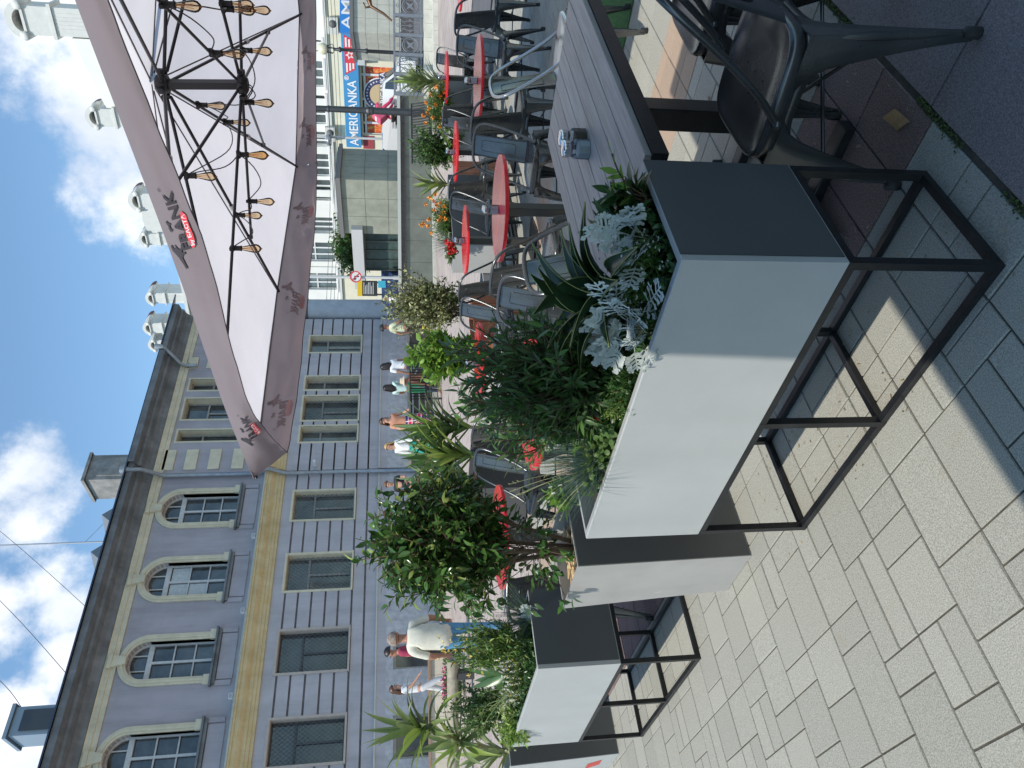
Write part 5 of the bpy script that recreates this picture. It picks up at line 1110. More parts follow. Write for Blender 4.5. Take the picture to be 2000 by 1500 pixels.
# --- long strap leaves
def straps(name, stem_pts, rosettes, label, m, L, w, n, seed, edge=True, group=None, cat='plant', fl=.0):
    global prnd
    prnd = random.Random(seed); o = plant(name, stem_pts[0], label, cat, group); st = MB(); st.tube(stem_pts, .018, 8); mb = MB()
    for c_, ax, nn2 in rosettes:
        for i in range(nn2):
            a = i * 2.399 + prnd.uniform(-.2, .2); e = .25 + 1.25 * (i / nn2) ** .8; s_ = ax.orthogonal().normalized(); s2 = ax.cross(s_); d = ax + (s_ * math.cos(a) + s2 * math.sin(a)) * e; l = L * prnd.uniform(.75, 1.1)
            b_ = c_ + ax * (.10 - .16 * i / nn2); d.normalize(); K = 9; side = d.cross(Vector((0, 0, 1)));
            if side.length < .1: side = d.orthogonal()
            side.normalize(); nrm = side.cross(d); vs = []; p = b_.copy(); dd = d.copy(); gr = .10 + .16 * prnd.random() * min(1.6, e)
            for j in range(K + 1):
                u = j / K; h = w * .5 * (.55 + .6 * math.sin(math.pi * min(1, u + .1))) * (1 - u ** 4) + .0004; nn3 = side.cross(dd).normalized(); vs += [p - side * h + nn3 * h * .5, p, p + side * h + nn3 * h * .5]; p = p + dd * (l / K); dd = (dd - Vector((0, 0, gr * u * 1.3))).normalized()
            fs = []
            for j in range(K): q = j * 3; fs += [(q, q + 3, q + 4, q + 1), (q + 1, q + 4, q + 5, q + 2)]
            mb.add(vs, fs, int(prnd.random() < .3), True)
    put(mb, 'leaves', [m, L_lime if edge else m], o); put(st, 'stem', mat('ringed_stem', (.30, .28, .13), .7, noise_amt=.3, nscale=40), o); return o
L_strap = leafmat('leaf_strap', (.14, .21, .07), (.30, .36, .16), .4, .3, .25)
b = Vector((1.50, 5.40, .64)); s1 = onX(905, 1452, 1.5); s2 = onX(838, 1424, 1.45)
straps('dragon_plant', [b, onX(1010, 1472, 1.5), s1, s2], [(s1, (s2 - s1).normalized(), 26), (s2, (s2 - s1).normalized() + Vector((0, 0, .3)), 26), (onX(985, 1468, 1.5), Vector((-.1, -.1, 1)), 18)], 'tall plant with long arching striped strap leaves in the leftmost planter', L_strap, .40, .036, 26, 71)
pc = atd(985, 880, 8.4); pcz = .62
sb = empty('speckled_planter', (4.55, 6.85, 0), R(8), 'big dark speckled stone planter box holding the far strap-leaved plants', 'planter'); mb = MB(); open_box(mb, 0, .95, 0, .95, .02, .60, t=.04, depth=.08); mb.build('box', mat('speckled_stone', (.055, .055, .055), .8, noise_amt=.4, nscale=150), sb); mb = MB(); mb.box((.04, .04, .50), (.91, .91, .525)); mb.build('soil', soil, sb)
for k, (x, y, D, n) in enumerate(((880, 835, 8.6, 38), (890, 890, 8.3, 40), (890, 940, 8.4, 32))):
    c_ = atd(x, y, D); b_ = Vector((c_.x, c_.y, .5)); straps('yucca', [b_, b_.lerp(c_, .5), c_], [(c_, Vector((0, 0, 1)), n), (b_.lerp(c_, .45), Vector((0, 0, 1)), 14)], ['spiky strap-leaved plant by the woman in the tartan skirt', 'broad strap-leaved plant, middle of the speckled planter', 'strap-leaved plant at the left end of the speckled planter'][k], leafmat('leaf_yucca', (.07, .15, .045), (.18, .28, .09), .4, .3, .25), .66, .055, n, 80 + k, group='strap-leaved plants in the speckled planter')
# --- far row
def farshrub(name, px, D, rad, ntw, nlf, L, w, mats, seed, label, bz=.75, flowers=None, box=None, **k):
    c_ = atd(*px, D); b = Vector((c_.x, c_.y, bz + g(c_.x, c_.y))); o = plant(name, b, label, 'shrub' if rad[2] > .3 else 'plant'); lf, st = crown(b, c_, rad, ntw, nlf, L, w, None, None, seed=seed, **k); put(lf, 'foliage', mats, o); put(st, 'stem', twig, o)
    if flowers:
        fm, pts, r = flowers; pr = random.Random(seed)
        for (x, y) in pts:
            p = atd(x, y, D - pr.uniform(.1, .4)); fl = MB()
            for q in range(26): leaf(fl, p + Vector((pr.uniform(-1, 1), pr.uniform(-1, 1), pr.uniform(-1, 1))) * r * .5, Vector((pr.uniform(-1, 1), pr.uniform(-1, 1), pr.uniform(-1, 1))), r, r * .6, curl=0, shape=(.6, 1, .7, 0))
            put(fl, 'flower', fm, o)
    if box:
        lab, (hw, hd, hh), m_ = box; q = empty('planter_box', (c_.x, c_.y, g(c_.x, c_.y)), R(2), lab, 'planter'); mb = MB(); open_box(mb, -hw, hw, -hd, hd, .02, hh, t=.03, depth=.06); mb.build('box', m_, q); mb = MB(); mb.box((-hw + .03, -hd + .03, hh - .1), (hw - .03, hd - .03, hh - .055)); mb.build('soil', soil, q)
    return o
farshrub('variegated_shrub', (822, 596), 9.3, (.46, .50, .66), 420, 12, .055, .028, [L_varieg, L_olive], 91, 'cream and green variegated shrub in the far row by the brown board planter', bz=.4, mix=.35, stems=6, start=.2, box=('grey planter box under the variegated shrub', (.4, .35, .42), pl_side))
farshrub('bright_bush', (855, 697), 7.6, (.28, .36, .42), 150, 9, .095, .062, [L_bright, L_lime], 92, 'bush with large fresh green leaves left of the variegated shrub', bz=.4, mix=.15, stems=4, start=.25, box=('grey-blue planter box under the bush with large fresh green leaves', (.3, .3, .45), pl_side))
farshrub('small_leaved_shrub', (850, 290), 10.9, (.36, .44, .52), 300, 12, .05, .030, [L_gloss, L_mid], 93, 'dark glossy small-leaved shrub between the orange flower boxes in the far row', mix=.4, stems=4, start=.2)
mar1 = [(868, 180), (832, 200), (868, 212), (835, 222), (852, 170), (862, 228), (832, 240), (843, 185), (858, 248), (838, 212), (866, 240), (850, 205), (846, 230), (872, 195), (826, 226), (860, 188)]
farshrub('marigold_bed', (858, 210), 11.4, (.38, .55, .26), 330, 13, .05, .012, [L_mid, L_bright], 94, 'bed of orange marigolds behind the farthest round table', mix=.4, stems=6, start=.15, flowers=(F_or, mar1, .034))
mar2 = [(838, 386), (846, 392), (853, 400), (860, 396), (868, 404), (832, 400), (848, 410), (862, 424), (858, 430), (870, 428), (828, 437), (836, 442), (822, 440), (838, 428), (842, 455), (866, 415), (850, 380)]
farshrub('marigold_bed', (868, 425), 9.6, (.34, .42, .25), 280, 13, .045, .012, [L_mid, L_bright], 95, 'bed of orange marigolds right of the red geranium in the far row', mix=.4, stems=6, start=.15, flowers=(F_or, mar2, .030))
farshrub('red_geranium', (880, 492), 8.7, (.14, .22, .09), 60, 9, .03, .02, [L_mid, L_straw], 96, 'red geranium with small white flowers on the leaf-shadow planter', mix=.2, stems=3, flowers=(F_red, [(872, 472), (878, 478), (882, 486), (876, 484), (884, 476), (880, 494), (887, 490)], .035))
farshrub('white_flower_edge', (872, 262), 10.6, (.2, .3, .1), 90, 10, .028, .014, [L_bright, L_straw], 97, 'low white-flowered edging plant by the small-leaved shrub', mix=.2, stems=4, flowers=(F_wh, [(868, 255), (872, 262), (876, 270), (870, 280), (862, 268), (874, 290), (866, 248), (878, 258)], .02))
c_ = atd(832, 158, 11.7); straps('dragon_plant', [Vector((c_.x, c_.y, .75)), c_], [(c_, Vector((0, 0, 1)), 40), (c_ - Vector((0, 0, .2)), Vector((0, 0, 1)), 26)], 'striped strap-leaved plant in front of the white van', L_strap, .48, .035, 30, 98)
c_ = atd(868, 360, 9.9); straps('dragon_plant', [Vector((c_.x, c_.y, .7)), c_], [(c_, Vector((0, 0, 1)), 22)], 'striped strap-leaved plant between the marigolds and the small-leaved shrub', L_strap, .42, .045, 20, 99)
b = atd(885, 475, 8.6); o = plant('tuft_grass', b, 'thin grey grass tuft beside the red geranium', 'grass'); mb = MB(); tuft(b, 120, .36, .003, mb, lean=1.0, seed=31, curl=.2); put(mb, 'blades', L_blue, o)
# ================================================================ STREET AND BUILDINGS BEHIND
cw = mat('white_plaster', (.80, .79, .73), .85, noise_amt=.04, nscale=1.0); cwl = mat('cream_plaster', (.72, .68, .52), .85, noise_amt=.05, nscale=1.5); cwt = mat('grey_white_trim', (.62, .62, .58), .85, noise_amt=.06, nscale=3)
gl2 = mat('far_window_glass', (.10, .12, .12), .08, noise_amt=.5, nscale=.8, spec=.8); wfr = mat('white_sash', (.70, .70, .68), .6); brown_cap = mat('brown_tin', (.12, .055, .05), .5)
WA = Vector((42.6, 18.5, 0.8)); wx = Vector((-.22, .9755, 0)).normalized(); wn = Vector((-wx.y, wx.x, 0))   # wn points towards the street
WB = empty('white_building', WA, math.atan2(wx.y, wx.x), 'long white building with scroll-topped roof pilasters and a blue shop sign', 'building')
def wp(x, y, out=0.0):
    d = ray(x, y); t = (WA + wn * out - CP).dot(wn) / d.dot(wn); p = CP + d * t - WA; return p.dot(wx), p.z
def wbox(mb, s0, s1, z0, z1, d0, d1, mi=0): mb.box((s0, d0, z0), (s1, d1, z1), mi)
wins = []
for (x0, y0), (x1, y1) in (((590, 78), (615, 100)), ((590, 120), (636, 170)), ((590, 187), (638, 243)), ((600, 258), (640, 285)), ((600, 300), (645, 345)), ((600, 352), (645, 392)), ((600, 425), (642, 455)), ((600, 474), (642, 511)), ((600, 528), (642, 566))):
    a = wp(x1, (y0 + y1) / 2 - (y1 - y0) / 2)[0]; b_ = wp(x1, y1)[0]; wins.append((min(a, b_), max(a, b_), 4.95, 7.0))
sh0, sh1 = wp(740, 130)[0], wp(740, 264)[0]; shz0, shz1 = wp(775, 200)[1], wp(708, 200)[1]
mb = MB(); hs_ = [(a, b_, z0, z1) for a, b_, z0, z1 in wins] + [(a, b_, z0 + 4.2, z1 + 4.6) for a, b_, z0, z1 in wins] 
wallpatch(mb, -14, 40, 4.7, 14.3, [h for h in hs_ if h[3] < 14], -.4, .4); mb.build('wall', cw, WB)
mb = MB(); wallpatch(mb, -14, 40, -.3, 4.7, [(sh0, sh1, max(.2, shz0), shz1)], -.4, .395); mb.build('ground_floor_wall', cwl, WB)
mb = MB(); mb.box((-14, -14, -.3), (40, -.401, 14.2)); mb.build('body', cw, WB)
mb = MB()
for z, h, d in ((4.62, .16, .12), (8.7, .25, .18), (12.9, .25, .2), (14.2, .4, .4), (14.6, .2, .6)): mb.box((-14, 0.001, z), (40, d, z + h))
mb.build('cornice', cwt, WB)
for k, (a, b_, z0, z1) in enumerate(hs_):
    f = MB(); f.box((a, -.28, z0), (b_, -.25, z1)); w_ = f.build('window', gl2, WB); f = MB(); m = (b_ - a)
    for u in (0, .333, .667, 1): f.box((a + m * u - .05, -.249, z0), (a + m * u + .05, -.19, z1))
    for u in (.0, .62, 1): f.box((a, -.2485, z0 + (z1 - z0) * u - .04), (b_, -.192, z0 + (z1 - z0) * u + .04))
    f.box((a - .15, -.001, z0 - .15), (b_ + .15, .14, z0 - .03)); f.build('frame', wfr, w_)
for k, s in enumerate((-2.2, .75, 3.8, 6.6, 9.3, 12.2, 14.6, 17.2, 19.5, 23)):
    mb = MB(); mb.box((s - .22, .0005, 4.80), (s + .22, .10, 14.2)); mb.build('pilaster', cw, WB)
def finial(s, zt, sc=1.0):
    mb = MB(); w = .75 * sc; b_ = 14.7; mb.box((s - w * .8, -.9, b_), (s + w * .8, .35, zt - 2.0 * sc)); mb.box((s - w, -1.0, zt - 2.0 * sc), (s + w, .45, zt - 1.85 * sc)); mb.box((s - w * .82, -.9, zt - 1.85 * sc), (s + w * .82, .38, zt - .75 * sc)); mb.box((s - w * 1.05, -1.0, zt - .78 * sc), (s + w * 1.05, .46, zt - .66 * sc))
    for k in range(5): mb.box((s - w * .5 + k * w * .22, .35, b_ + .1), (s - w * .46 + k * w * .22, .37, zt - 2.1 * sc))
    f = mb.build('finial', cwt, WB); q = MB(); n = 20; r = w * 1.05; cz = zt - .70 * sc
    # C-shaped scroll over the cap
    ro = [(s + r * math.cos(math.pi * i / n), cz + .72 * sc * math.sin(math.pi * i / n)) for i in range(n + 1)]; ri = [(s + r * .62 * math.cos(math.pi * i / n), cz + .42 * sc * math.sin(math.pi * i / n)) for i in range(n + 1)][::-1]
    for i in range(n): q.prism([ro[i], ro[i + 1], ri[n - i - 1], ri[n - i]], lambda u, w_: (u, .48, w_), lambda u, w_: (u, -.6, w_))
    for sg in (-1, 1): q.lathe([(.0001, .02), (.20 * sc, .02), (.20 * sc, -1.0), (.0001, -1.0)], (s + sg * r * .82, .50, cz + .05 * sc), 12, M=Matrix.Rotation(R(-90), 4, 'X'))
    q.build('scroll', cwt, f); q = MB(); q.prism([(s + (r + .03) * math.cos(math.pi * i / n), cz + .76 * sc * math.sin(math.pi * i / n)) for i in range(n + 1)], lambda u, w_: (u, -.61, w_), lambda u, w_: (u, -1.05, w_)); q.build('tin_cap', brown_cap, f)
for x, y in ((18, 35), (172, 225), (255, 388), (275, 462), (288, 577), (283, 635), (293, 668)):
    s, z = wp(x, y); sc = 1.15 if y < 60 else (.8 if y < 400 else .62); finial(s, z, sc)
# low gable between two finials
s, z = wp(150, 110); mb = MB(); s0, s1 = wp(222, 235)[0], wp(145, 85)[0]
mb.prism([(s1 - .3, 14.7), (s1 - .3, wp(145, 85)[1]), (s0, wp(222, 235)[1]), (s0, 14.7)], lambda u, w_: (u, .2, w_), lambda u, w_: (u, -3, w_)); mb.build('gable', cw, WB)
pz_ = wp(281, 425)[1]; mb = MB(); c_ = wp(282, 425)[0]; mb.prism([(c_ + 1.7 * math.cos(math.pi * i / 12), pz_ - 1.3 + 1.3 * math.sin(math.pi * i / 12)) for i in range(13)] + [(c_ - 1.7, 14.7), (c_ + 1.7, 14.7)], lambda u, w_: (u, .3, w_), lambda u, w_: (u, -.3, w_)); mb.build('arched_pediment', cwt, WB)
# the shop: window with fiery posters and the round emblem
mb = MB(); mb.box((sh0, -.30, .2), (sh1, -.26, shz1)); shop = mb.build('shop_window', mat('shop_glass', (.05, .035, .03), .1, noise_amt=.3, nscale=2), WB)
pm = bpy.data.materials.new('flame_poster'); pm.use_nodes = True; t = pm.node_tree; b = t.nodes['Principled BSDF']; co = t.nodes.new('ShaderNodeTexCoord'); mp = t.nodes.new('ShaderNodeMapping'); mp.inputs['Scale'].default_value = (2.2, 1, 1.4); n = t.nodes.new('ShaderNodeTexNoise'); n.inputs['Scale'].default_value = 1.6; n.inputs['Detail'].default_value = 5; n.inputs['Distortion'].default_value = 1.5; r_ = t.nodes.new('ShaderNodeValToRGB')
t.links.new(co.outputs['Object'], mp.inputs[0]); t.links.new(mp.outputs[0], n.inputs['Vector']); t.links.new(n.outputs['Fac'], r_.inputs[0]); t.links.new(r_.outputs[0], b.inputs['Base Color']); b.inputs['Roughness'].default_value = .5
r_.color_ramp.elements[0].position = .3; r_.color_ramp.elements[0].color = (.20, .05, .02, 1); e = r_.color_ramp.elements.new(.45); e.color = (.62, .07, .03, 1); e = r_.color_ramp.elements.new(.58); e.color = (.75, .30, .06, 1); r_.color_ramp.elements[-1].position = .72; r_.color_ramp.elements[-1].color = (.75, .58, .28, 1)
zp1 = wp(716, 200)[1]; pw = (sh1 - sh0) / 5
for i, u in enumerate((0, .13, .48, .83, 1.0)[:-1]):
    a = sh0 + (sh1 - sh0) * u; b_ = sh0 + (sh1 - sh0) * (.13, .48, .83, 1.0)[i]; q = MB(); q.box((a + .06, -.255, .3), (b_ - .06, -.245, zp1)); q.build('poster', pm, shop)
q = MB()
for u in (0, .13, .48, .83, 1.0): a = sh0 + (sh1 - sh0) * u; q.box((a - .06, -.24, .2), (a + .06, -.15, shz1))
q.box((sh0, -.238, zp1 + .02), (sh1, -.155, zp1 + .14)); q.build('mullion', wfr, shop)
navy = mat('navy_print', (.045, .05, .14), .5); whp = mat('white_print', (.75, .75, .74), .5); tanp = mat('tan_print', (.55, .42, .25), .6)
cs, cz = wp(742, 186); q = MB(); rr2 = .95; q.lathe([(.0001, 0), (rr2, 0), (rr2, .02), (.0001, .02)], (cs, -.14, cz), 40, smooth=False, M=Matrix.Rotation(R(-90), 4, 'X')); em = q.build('emblem', navy, shop)
q = MB(); q.lathe([(.0001, 0), (rr2 * .62, 0), (rr2 * .62, .02), (.0001, .02)], (cs, -.115, cz), 32, smooth=False, M=Matrix.Rotation(R(-90), 4, 'X')); q.build('emblem_centre', tanp, em)
q = MB(); q.lathe([(rr2 * .93, 0), (rr2, 0), (rr2, .02), (rr2 * .93, .02)], (cs, -.118, cz), 40, smooth=False, loop=True, M=Matrix.Rotation(R(-90), 4, 'X'))
for k in range(14):
    a = R(180 * k / 13); x_, z_ = cs + rr2 * .78 * math.cos(a), cz + rr2 * .78 * math.sin(a); q.prism([(x_ + (.07 if i % 2 == 0 else .03) * math.cos(i * .628), z_ + (.07 if i % 2 == 0 else .03) * math.sin(i * .628)) for i in range(10)], lambda u, w_: (u, -.112, w_), lambda u, w_: (u, -.1, w_))
q.build('emblem_ring', whp, em)
q = MB(); q.box((cs - 1.2, -.11, cz - .38), (cs + 1.2, -.095, cz + .04)); q.build('emblem_band', navy, em); q = MB(); addtext(q, 'AMERICANKA', .40, lambda x, y: (cs - x, -.09, cz - .17 + y), off=.008); q.build('emblem_lettering', whp, em)
# blue fascia sign
blue = mat('sign_blue', (.05, .26, .52), .5, noise_amt=.03, nscale=2); redp = mat('sign_red', (.65, .04, .06), .5)
s_r, zt_r = wp(665.5, 63, .3); s_l, zb_l = wp(705, 288, .3); zt_ = (zt_r + wp(677, 288, .3)[1]) / 2; zb_ = (zb_l + wp(698, 63, .3)[1]) / 2; s_r -= 1.0
SG = empty('shop_sign', tuple(WA + wn * .0 + Vector((0, 0, 0))), WB.rotation_euler.z, 'long blue shop sign reading AMERICANKA with a winged red star badge', 'sign')
mb = MB(); mb.box((s_r, .19, zb_), (s_l, .31, zt_)); mb.build('panel', blue, SG)
zc = (zt_ + zb_) / 2; hh = zt_ - zb_; sA, sB = wp(690, 284, .3)[0], wp(690, 157, .3)[0]
vs, fs = textmesh('AMERICANKA', 1.0, .012); x0 = min(v.x for v in vs); x1 = max(v.x for v in vs); y0 = min(v.y for v in vs); y1 = max(v.y for v in vs)
mb = MB(); kx = (sA - sB) / (x1 - x0); kz = hh * .60 / (y1 - y0); mb.add([(sA - (v.x - x0) * kx, .33, zc - hh * .04 + (v.y - (y0 + y1) / 2) * kz) for v in vs], fs); mb.build('lettering', mat('sign_white', (.8, .8, .8), .5), SG)
sr_, _z = wp(683, 152, .3); mb = MB(); addtext(mb, '®', .34, lambda x, y: (sr_ - x, .33, zt_ - hh * .25 + y), off=.006); mb.build('mark', MATS['sign_white'], SG)
b0s, b1s = wp(683, 146, .3)[0], wp(683, 68, .3)[0]; w2 = (b0s - b1s); zb0, zb1 = zb_ + hh * .18, zt_ - hh * .16
mb = MB(); mb.prism([(b1s, zb1), (b0s, zb1), (b0s - w2 * .14, zb0), (b1s + w2 * .14, zb0)][::1], lambda u, w_: (u, .325, w_), lambda u, w_: (u, .312, w_)); bd_ = mb.build('badge', redp, SG)
mb = MB()
for sg, base in ((1, b1s), (-1, b0s)):
    for k in range(3):
        zz0 = zb1 - (zb1 - zb0) * (.10 + .31 * k); zz1 = zz0 - (zb1 - zb0) * .17; ins = w2 * .14 * ((zb1 - zz1) / (zb1 - zb0)) + .06; mb.add([(base + sg * ins, .332, zz0), (base + sg * w2 * .30, .332, zz0), (base + sg * w2 * .30, .332, zz1), (base + sg * ins, .332, zz1)], [(0, 1, 2, 3)])
cst = (b0s + b1s) / 2; czt = (zb0 + zb1) / 2; sr2 = (zb1 - zb0) * .44
mb.prism([(cst + (sr2 if i % 2 == 0 else sr2 * .45) * math.cos(R(90 + 36 * i)), czt + (sr2 if i % 2 == 0 else sr2 * .45) * math.sin(R(90 + 36 * i))) for i in range(10)], lambda u, w_: (u, .334, w_), lambda u, w_: (u, .327, w_)); mb.build('badge_print', whp, bd_)
mb = MB(); mb.prism([(cst + (sr2 * .5 if i % 2 == 0 else sr2 * .22) * math.cos(R(90 + 36 * i)), czt + (sr2 * .5 if i % 2 == 0 else sr2 * .22) * math.sin(R(90 + 36 * i))) for i in range(10)], lambda u, w_: (u, .342, w_), lambda u, w_: (u, .336, w_)); mb.build('badge_star', redp, bd_)
# red notice on the cream wall
s0, z0 = wp(731, 291, .02); s1, z1 = wp(709, 265, .02); mb = MB(); mb.box((min(s0, s1), .005, z0), (max(s0, s1), .04, z1)); o = mb.build('wall_notice', mat('notice_red', (.32, .05, .06), .6)); o.location = WA; o.rotation_euler = WB.rotation_euler; tag(o, 'small dark red notice board on the cream wall left of the flame posters', 'notice')
for k, (x, y) in enumerate(((645, 262), (650, 50), (692, 612))):
    s, z = wp(x, y, .3); p = WA + wx * s + wn * .25; o = empty('air_conditioner', (p.x, p.y, WA.z + z), WB.rotation_euler.z, ['air conditioner unit on the wall above the left end of the blue sign', 'air conditioner unit above the right end of the blue sign', 'air conditioner unit low on the white wall beside the grey column'][k], 'air conditioner', 'air conditioners on the white wall'); mb = MB(); mb.bbox((0, 0, 0), (.42, .16, .29), bev=.02); mb.build('case', mat('ac_case', (.6, .6, .55), .5), o)
    mb = MB(); mb.lathe([(.0001, 0), (.2, 0), (.2, .02), (.0001, .02)], (-.1, .16, 0), 18, M=Matrix.Rotation(R(-90), 4, 'X')); mb.build('fan', mat('ac_fan', (.12, .12, .12), .6), o); mb = MB(); mb.tube([(.3, .1, -.29), (.34, .0, -.6), (.2, -.2, -.9)], .02, 5); mb.build('hose', mat('ac_case', ()), o)
# ---------------------------------------------------------------- concrete kiosk (stairs down to the underpass)
conc = mat('concrete_tile', (.27, .285, .235), .85, noise_amt=.16, nscale=2.2); concd = mat('dark_granite', (.045, .045, .05), .35, noise_amt=.3, nscale=30); wetc = conc
K0 = atd(657, 350, 25); KZ = g(K0.x, K0.y); zt = K0.z
KO = empty('kiosk', (K0.x, K0.y, KZ), 0, 'low concrete-tiled kiosk with a glazed doorway and pale canopy behind the granite wall', 'kiosk'); Lk = 6.0; Wk = 1.9; top = zt - KZ
YL = onX(640, 455, K0.x).y - K0.y; YL = max(2.0, min(3.0, YL))
def tiles(mb, o_, ux, n, z0, z1, nz_, th=.03, out=None):
    # rows of stone tiles on a face starting at o_, running along ux
    L_ = n[0]; k = n[1]
    for i in range(k):
        for j in range(nz_):
            a = o_ + ux * (L_ * i / k + .006); b_ = o_ + ux * (L_ * (i + 1) / k - .006); za = z0 + (z1 - z0) * j / nz_ + .006; zb2 = z0 + (z1 - z0) * (j + 1) / nz_ - .006
            vs = [(a.x, a.y, za), (b_.x, b_.y, za), (b_.x, b_.y, zb2), (a.x, a.y, zb2)]; vs2 = [(x + out.x * th, y + out.y * th, z) for x, y, z in vs]; mb.add(vs2 + vs, [(0, 1, 2, 3), (0, 1, 5, 4), (1, 2, 6, 5), (2, 3, 7, 6), (3, 0, 4, 7)])
mb = MB(); mb.box((.03, .03, 0), (Wk, YL, top - .12)); mb.build('core', mat('joint_dark', (.08, .08, .08), .9), KO)
mb = MB(); tiles(mb, Vector((.0, .03, 0)), Vector((1, 0, 0)), (Wk, 5), .62, top - .12, 3, .03, Vector((0, -1, 0))); tiles(mb, Vector((.03, 0, 0)), Vector((0, 1, 0)), (YL, 3), .62, top - .12, 3, .03, Vector((-1, 0, 0))); mb.build('wall_tile', conc, KO)
mb = MB(); tiles(mb, Vector((.0, .03, 0)), Vector((1, 0, 0)), (Wk, 5), .0, .60, 2, .025, Vector((0, -1, 0))); tiles(mb, Vector((.03, 0, 0)), Vector((0, 1, 0)), (YL, 3), .0, .60, 2, .025, Vector((-1, 0, 0))); mb.build('plinth_tile', concd, KO)
mb = MB(); mb.box((-.12, -.12, top - .12), (Wk + .1, YL + .1, top)); mb.box((-.05, -.05, top), (Wk, YL, top + .05)); mb.build('roof', mat('roof_slab', (.16, .16, .16), .8), KO)
e0, e1 = YL, YL + 1.9; ez = 2.3
mb = MB(); mb.box((.35, e0, 0), (.40, e1, ez)); en = mb.build('glazing', mat('green_glass', (.05, .08, .07), .06, spec=.9, noise_amt=.6, nscale=1.3), KO); mb = MB()
for u in (0, .3, .52, .76, 1): mb.box((.31, e0 + (e1 - e0) * u - .03, 0), (.345, e0 + (e1 - e0) * u + .03, ez))
mb.box((.312, e0, ez - .06), (.344, e1, ez)); mb.build('door_frame', mat('door_metal', (.12, .15, .14), .4, .5), en)
mb = MB(); mb.box((-.25, e0 - .35, ez), (1.6, e1 + .45, ez + .38)); mb.build('canopy', mat('canopy_panel', (.50, .51, .52), .5), KO); mb = MB(); mb.box((.6, e0, 0), (Wk, e1, ez - .01)); mb.build('inside_core', mat('joint_dark', ()), KO)
# second kiosk at the right edge, with the second sign above it
K1 = atd(690, 62, 33); z1_ = g(K1.x, K1.y); KB = empty('kiosk', (K1.x, K1.y, z1_), R(-43), 'pale concrete-tiled kiosk at the right edge under the second blue sign', 'kiosk'); tp1 = K1.z - z1_
mb = MB(); mb.box((.03, .03, 0), (5, 3, tp1)); mb.build('core', mat('joint_dark', ()), KB); mb = MB(); tiles(mb, Vector((0, .03, 0)), Vector((1, 0, 0)), (5, 8), .55, tp1, 4, .03, Vector((0, -1, 0))); tiles(mb, Vector((.03, 0, 0)), Vector((0, 1, 0)), (3, 5), .55, tp1, 4, .03, Vector((-1, 0, 0))); mb.build('wall_tile', mat('concrete_tile_pale', (.50, .49, .42), .85, noise_amt=.12, nscale=2), KB)
mb = MB(); tiles(mb, Vector((0, .03, 0)), Vector((1, 0, 0)), (5, 6), 0, .53, 1, .03, Vector((0, -1, 0))); mb.build('plinth_tile', mat('brown_tile', (.10, .085, .08), .6), KB); mb = MB(); mb.box((-.1, -.1, tp1), (5.1, 3.1, tp1 + .15)); mb.build('roof', mat('roof_slab', ()), KB)
p = atd(664, 62, 37); q = atd(690, 62, 37); S2 = empty('shop_sign', (p.x, p.y, 0), R(-43), 'bright blue sign beginning AME at the right edge above the kiosk', 'sign'); mb = MB(); mb.box((0, 0, q.z), (9, .2, p.z)); mb.build('panel', mat('sign_bright_blue', (.03, .22, .62), .4), S2)
mb = MB(); h2 = p.z - q.z; addtext(mb, 'AMERICANKA', 1.0, lambda x, y: (3.0 + x * 1.0, -.01, (p.z + q.z) / 2 - .02 + y * h2 * 1.05), off=.01); xs = [v[0] for v in mb.v]; sh_ = .12 - min(xs); mb.v = [(x + sh_, y, z) for x, y, z in mb.v]; mb.build('lettering', MATS['sign_white'], S2)
# glass door and grey box between the sign and the fence
s0, z0 = wp(765, 115, .1); s1, z1 = wp(713, 68, .1); mb = MB(); mb.box((s1, .02, .2), (s0, .06, z1)); o = mb.build('shop_door', gl2, WB); mb = MB()
for u in (0, .42, .75, 1): mb.box((s1 + (s0 - s1) * u - .06, .065, .2), (s1 + (s0 - s1) * u + .06, .12, z1))
mb.box((s1, .066, z1 - .5), (s0, .118, z1 - .38)); mb.build('door_frame', mat('door_green', (.10, .14, .13), .5), o); mb = MB(); s2, z2 = wp(699, 124, .1); s3, z3 = wp(711, 62, .1); mb.box((s3, .0, z3), (s2, .5, z2)); mb.build('entrance_hood', mat('hood_grey', (.5, .52, .52), .5), WB)
# ---------------------------------------------------------------- granite parapet wall
pa, Da = gnd(840, 196); pb, Db = gnd(850, 560); pcx, Dc = gnd(856, 660)
gw = mat('granite_face', (.17, .18, .15), .75, noise_amt=.18, nscale=2.5, bump=.2, bscale=30); gwd = mat('granite_dark_cap', (.07, .055, .05), .4, noise_amt=.3, nscale=12); capm = mat('pale_cap_edge', (.50, .50, .46), .6)
dirw = Vector((pb.x - pa.x, pb.y - pa.y, 0)); Lw = dirw.length * 1.0; angw = math.atan2(dirw.y, dirw.x); zbase = min(pa.z, pb.z) - .05; zc1 = atd(777, 400, (Da + Db) / 2).z
GW = empty('granite_wall', (pa.x, pa.y, zbase), angw, 'long low grey granite wall with a dark cap in front of the kiosk', 'wall')
hw = zc1 - zbase; mb = MB(); n = 9
for i in range(n): mb.box((Lw * 1.0 * i / n + .004, -.25, 0), (Lw * (i + 1) / n - .004, .25, hw - .24))
mb.build('facing', gw, GW); mb = MB()
for i in range(6): mb.box((-.05 + (Lw + .1) * i / 6 + .003, -.31, hw - .238), (-.05 + (Lw + .1) * (i + 1) / 6 - .003, .31, hw - .10))
mb.build('dark_cap', gwd, GW); mb = MB(); mb.box((-.08, -.29, hw - .098), (Lw + .08, .36, hw)); mb.build('top_edge', capm, GW); mb = MB(); mb.box((-.1, .26, -.02), (Lw + .3, .62, .13)); mb.build('footing', mat('kerb_stone', (.55, .53, .47), .85, noise_amt=.1, nscale=4), GW)
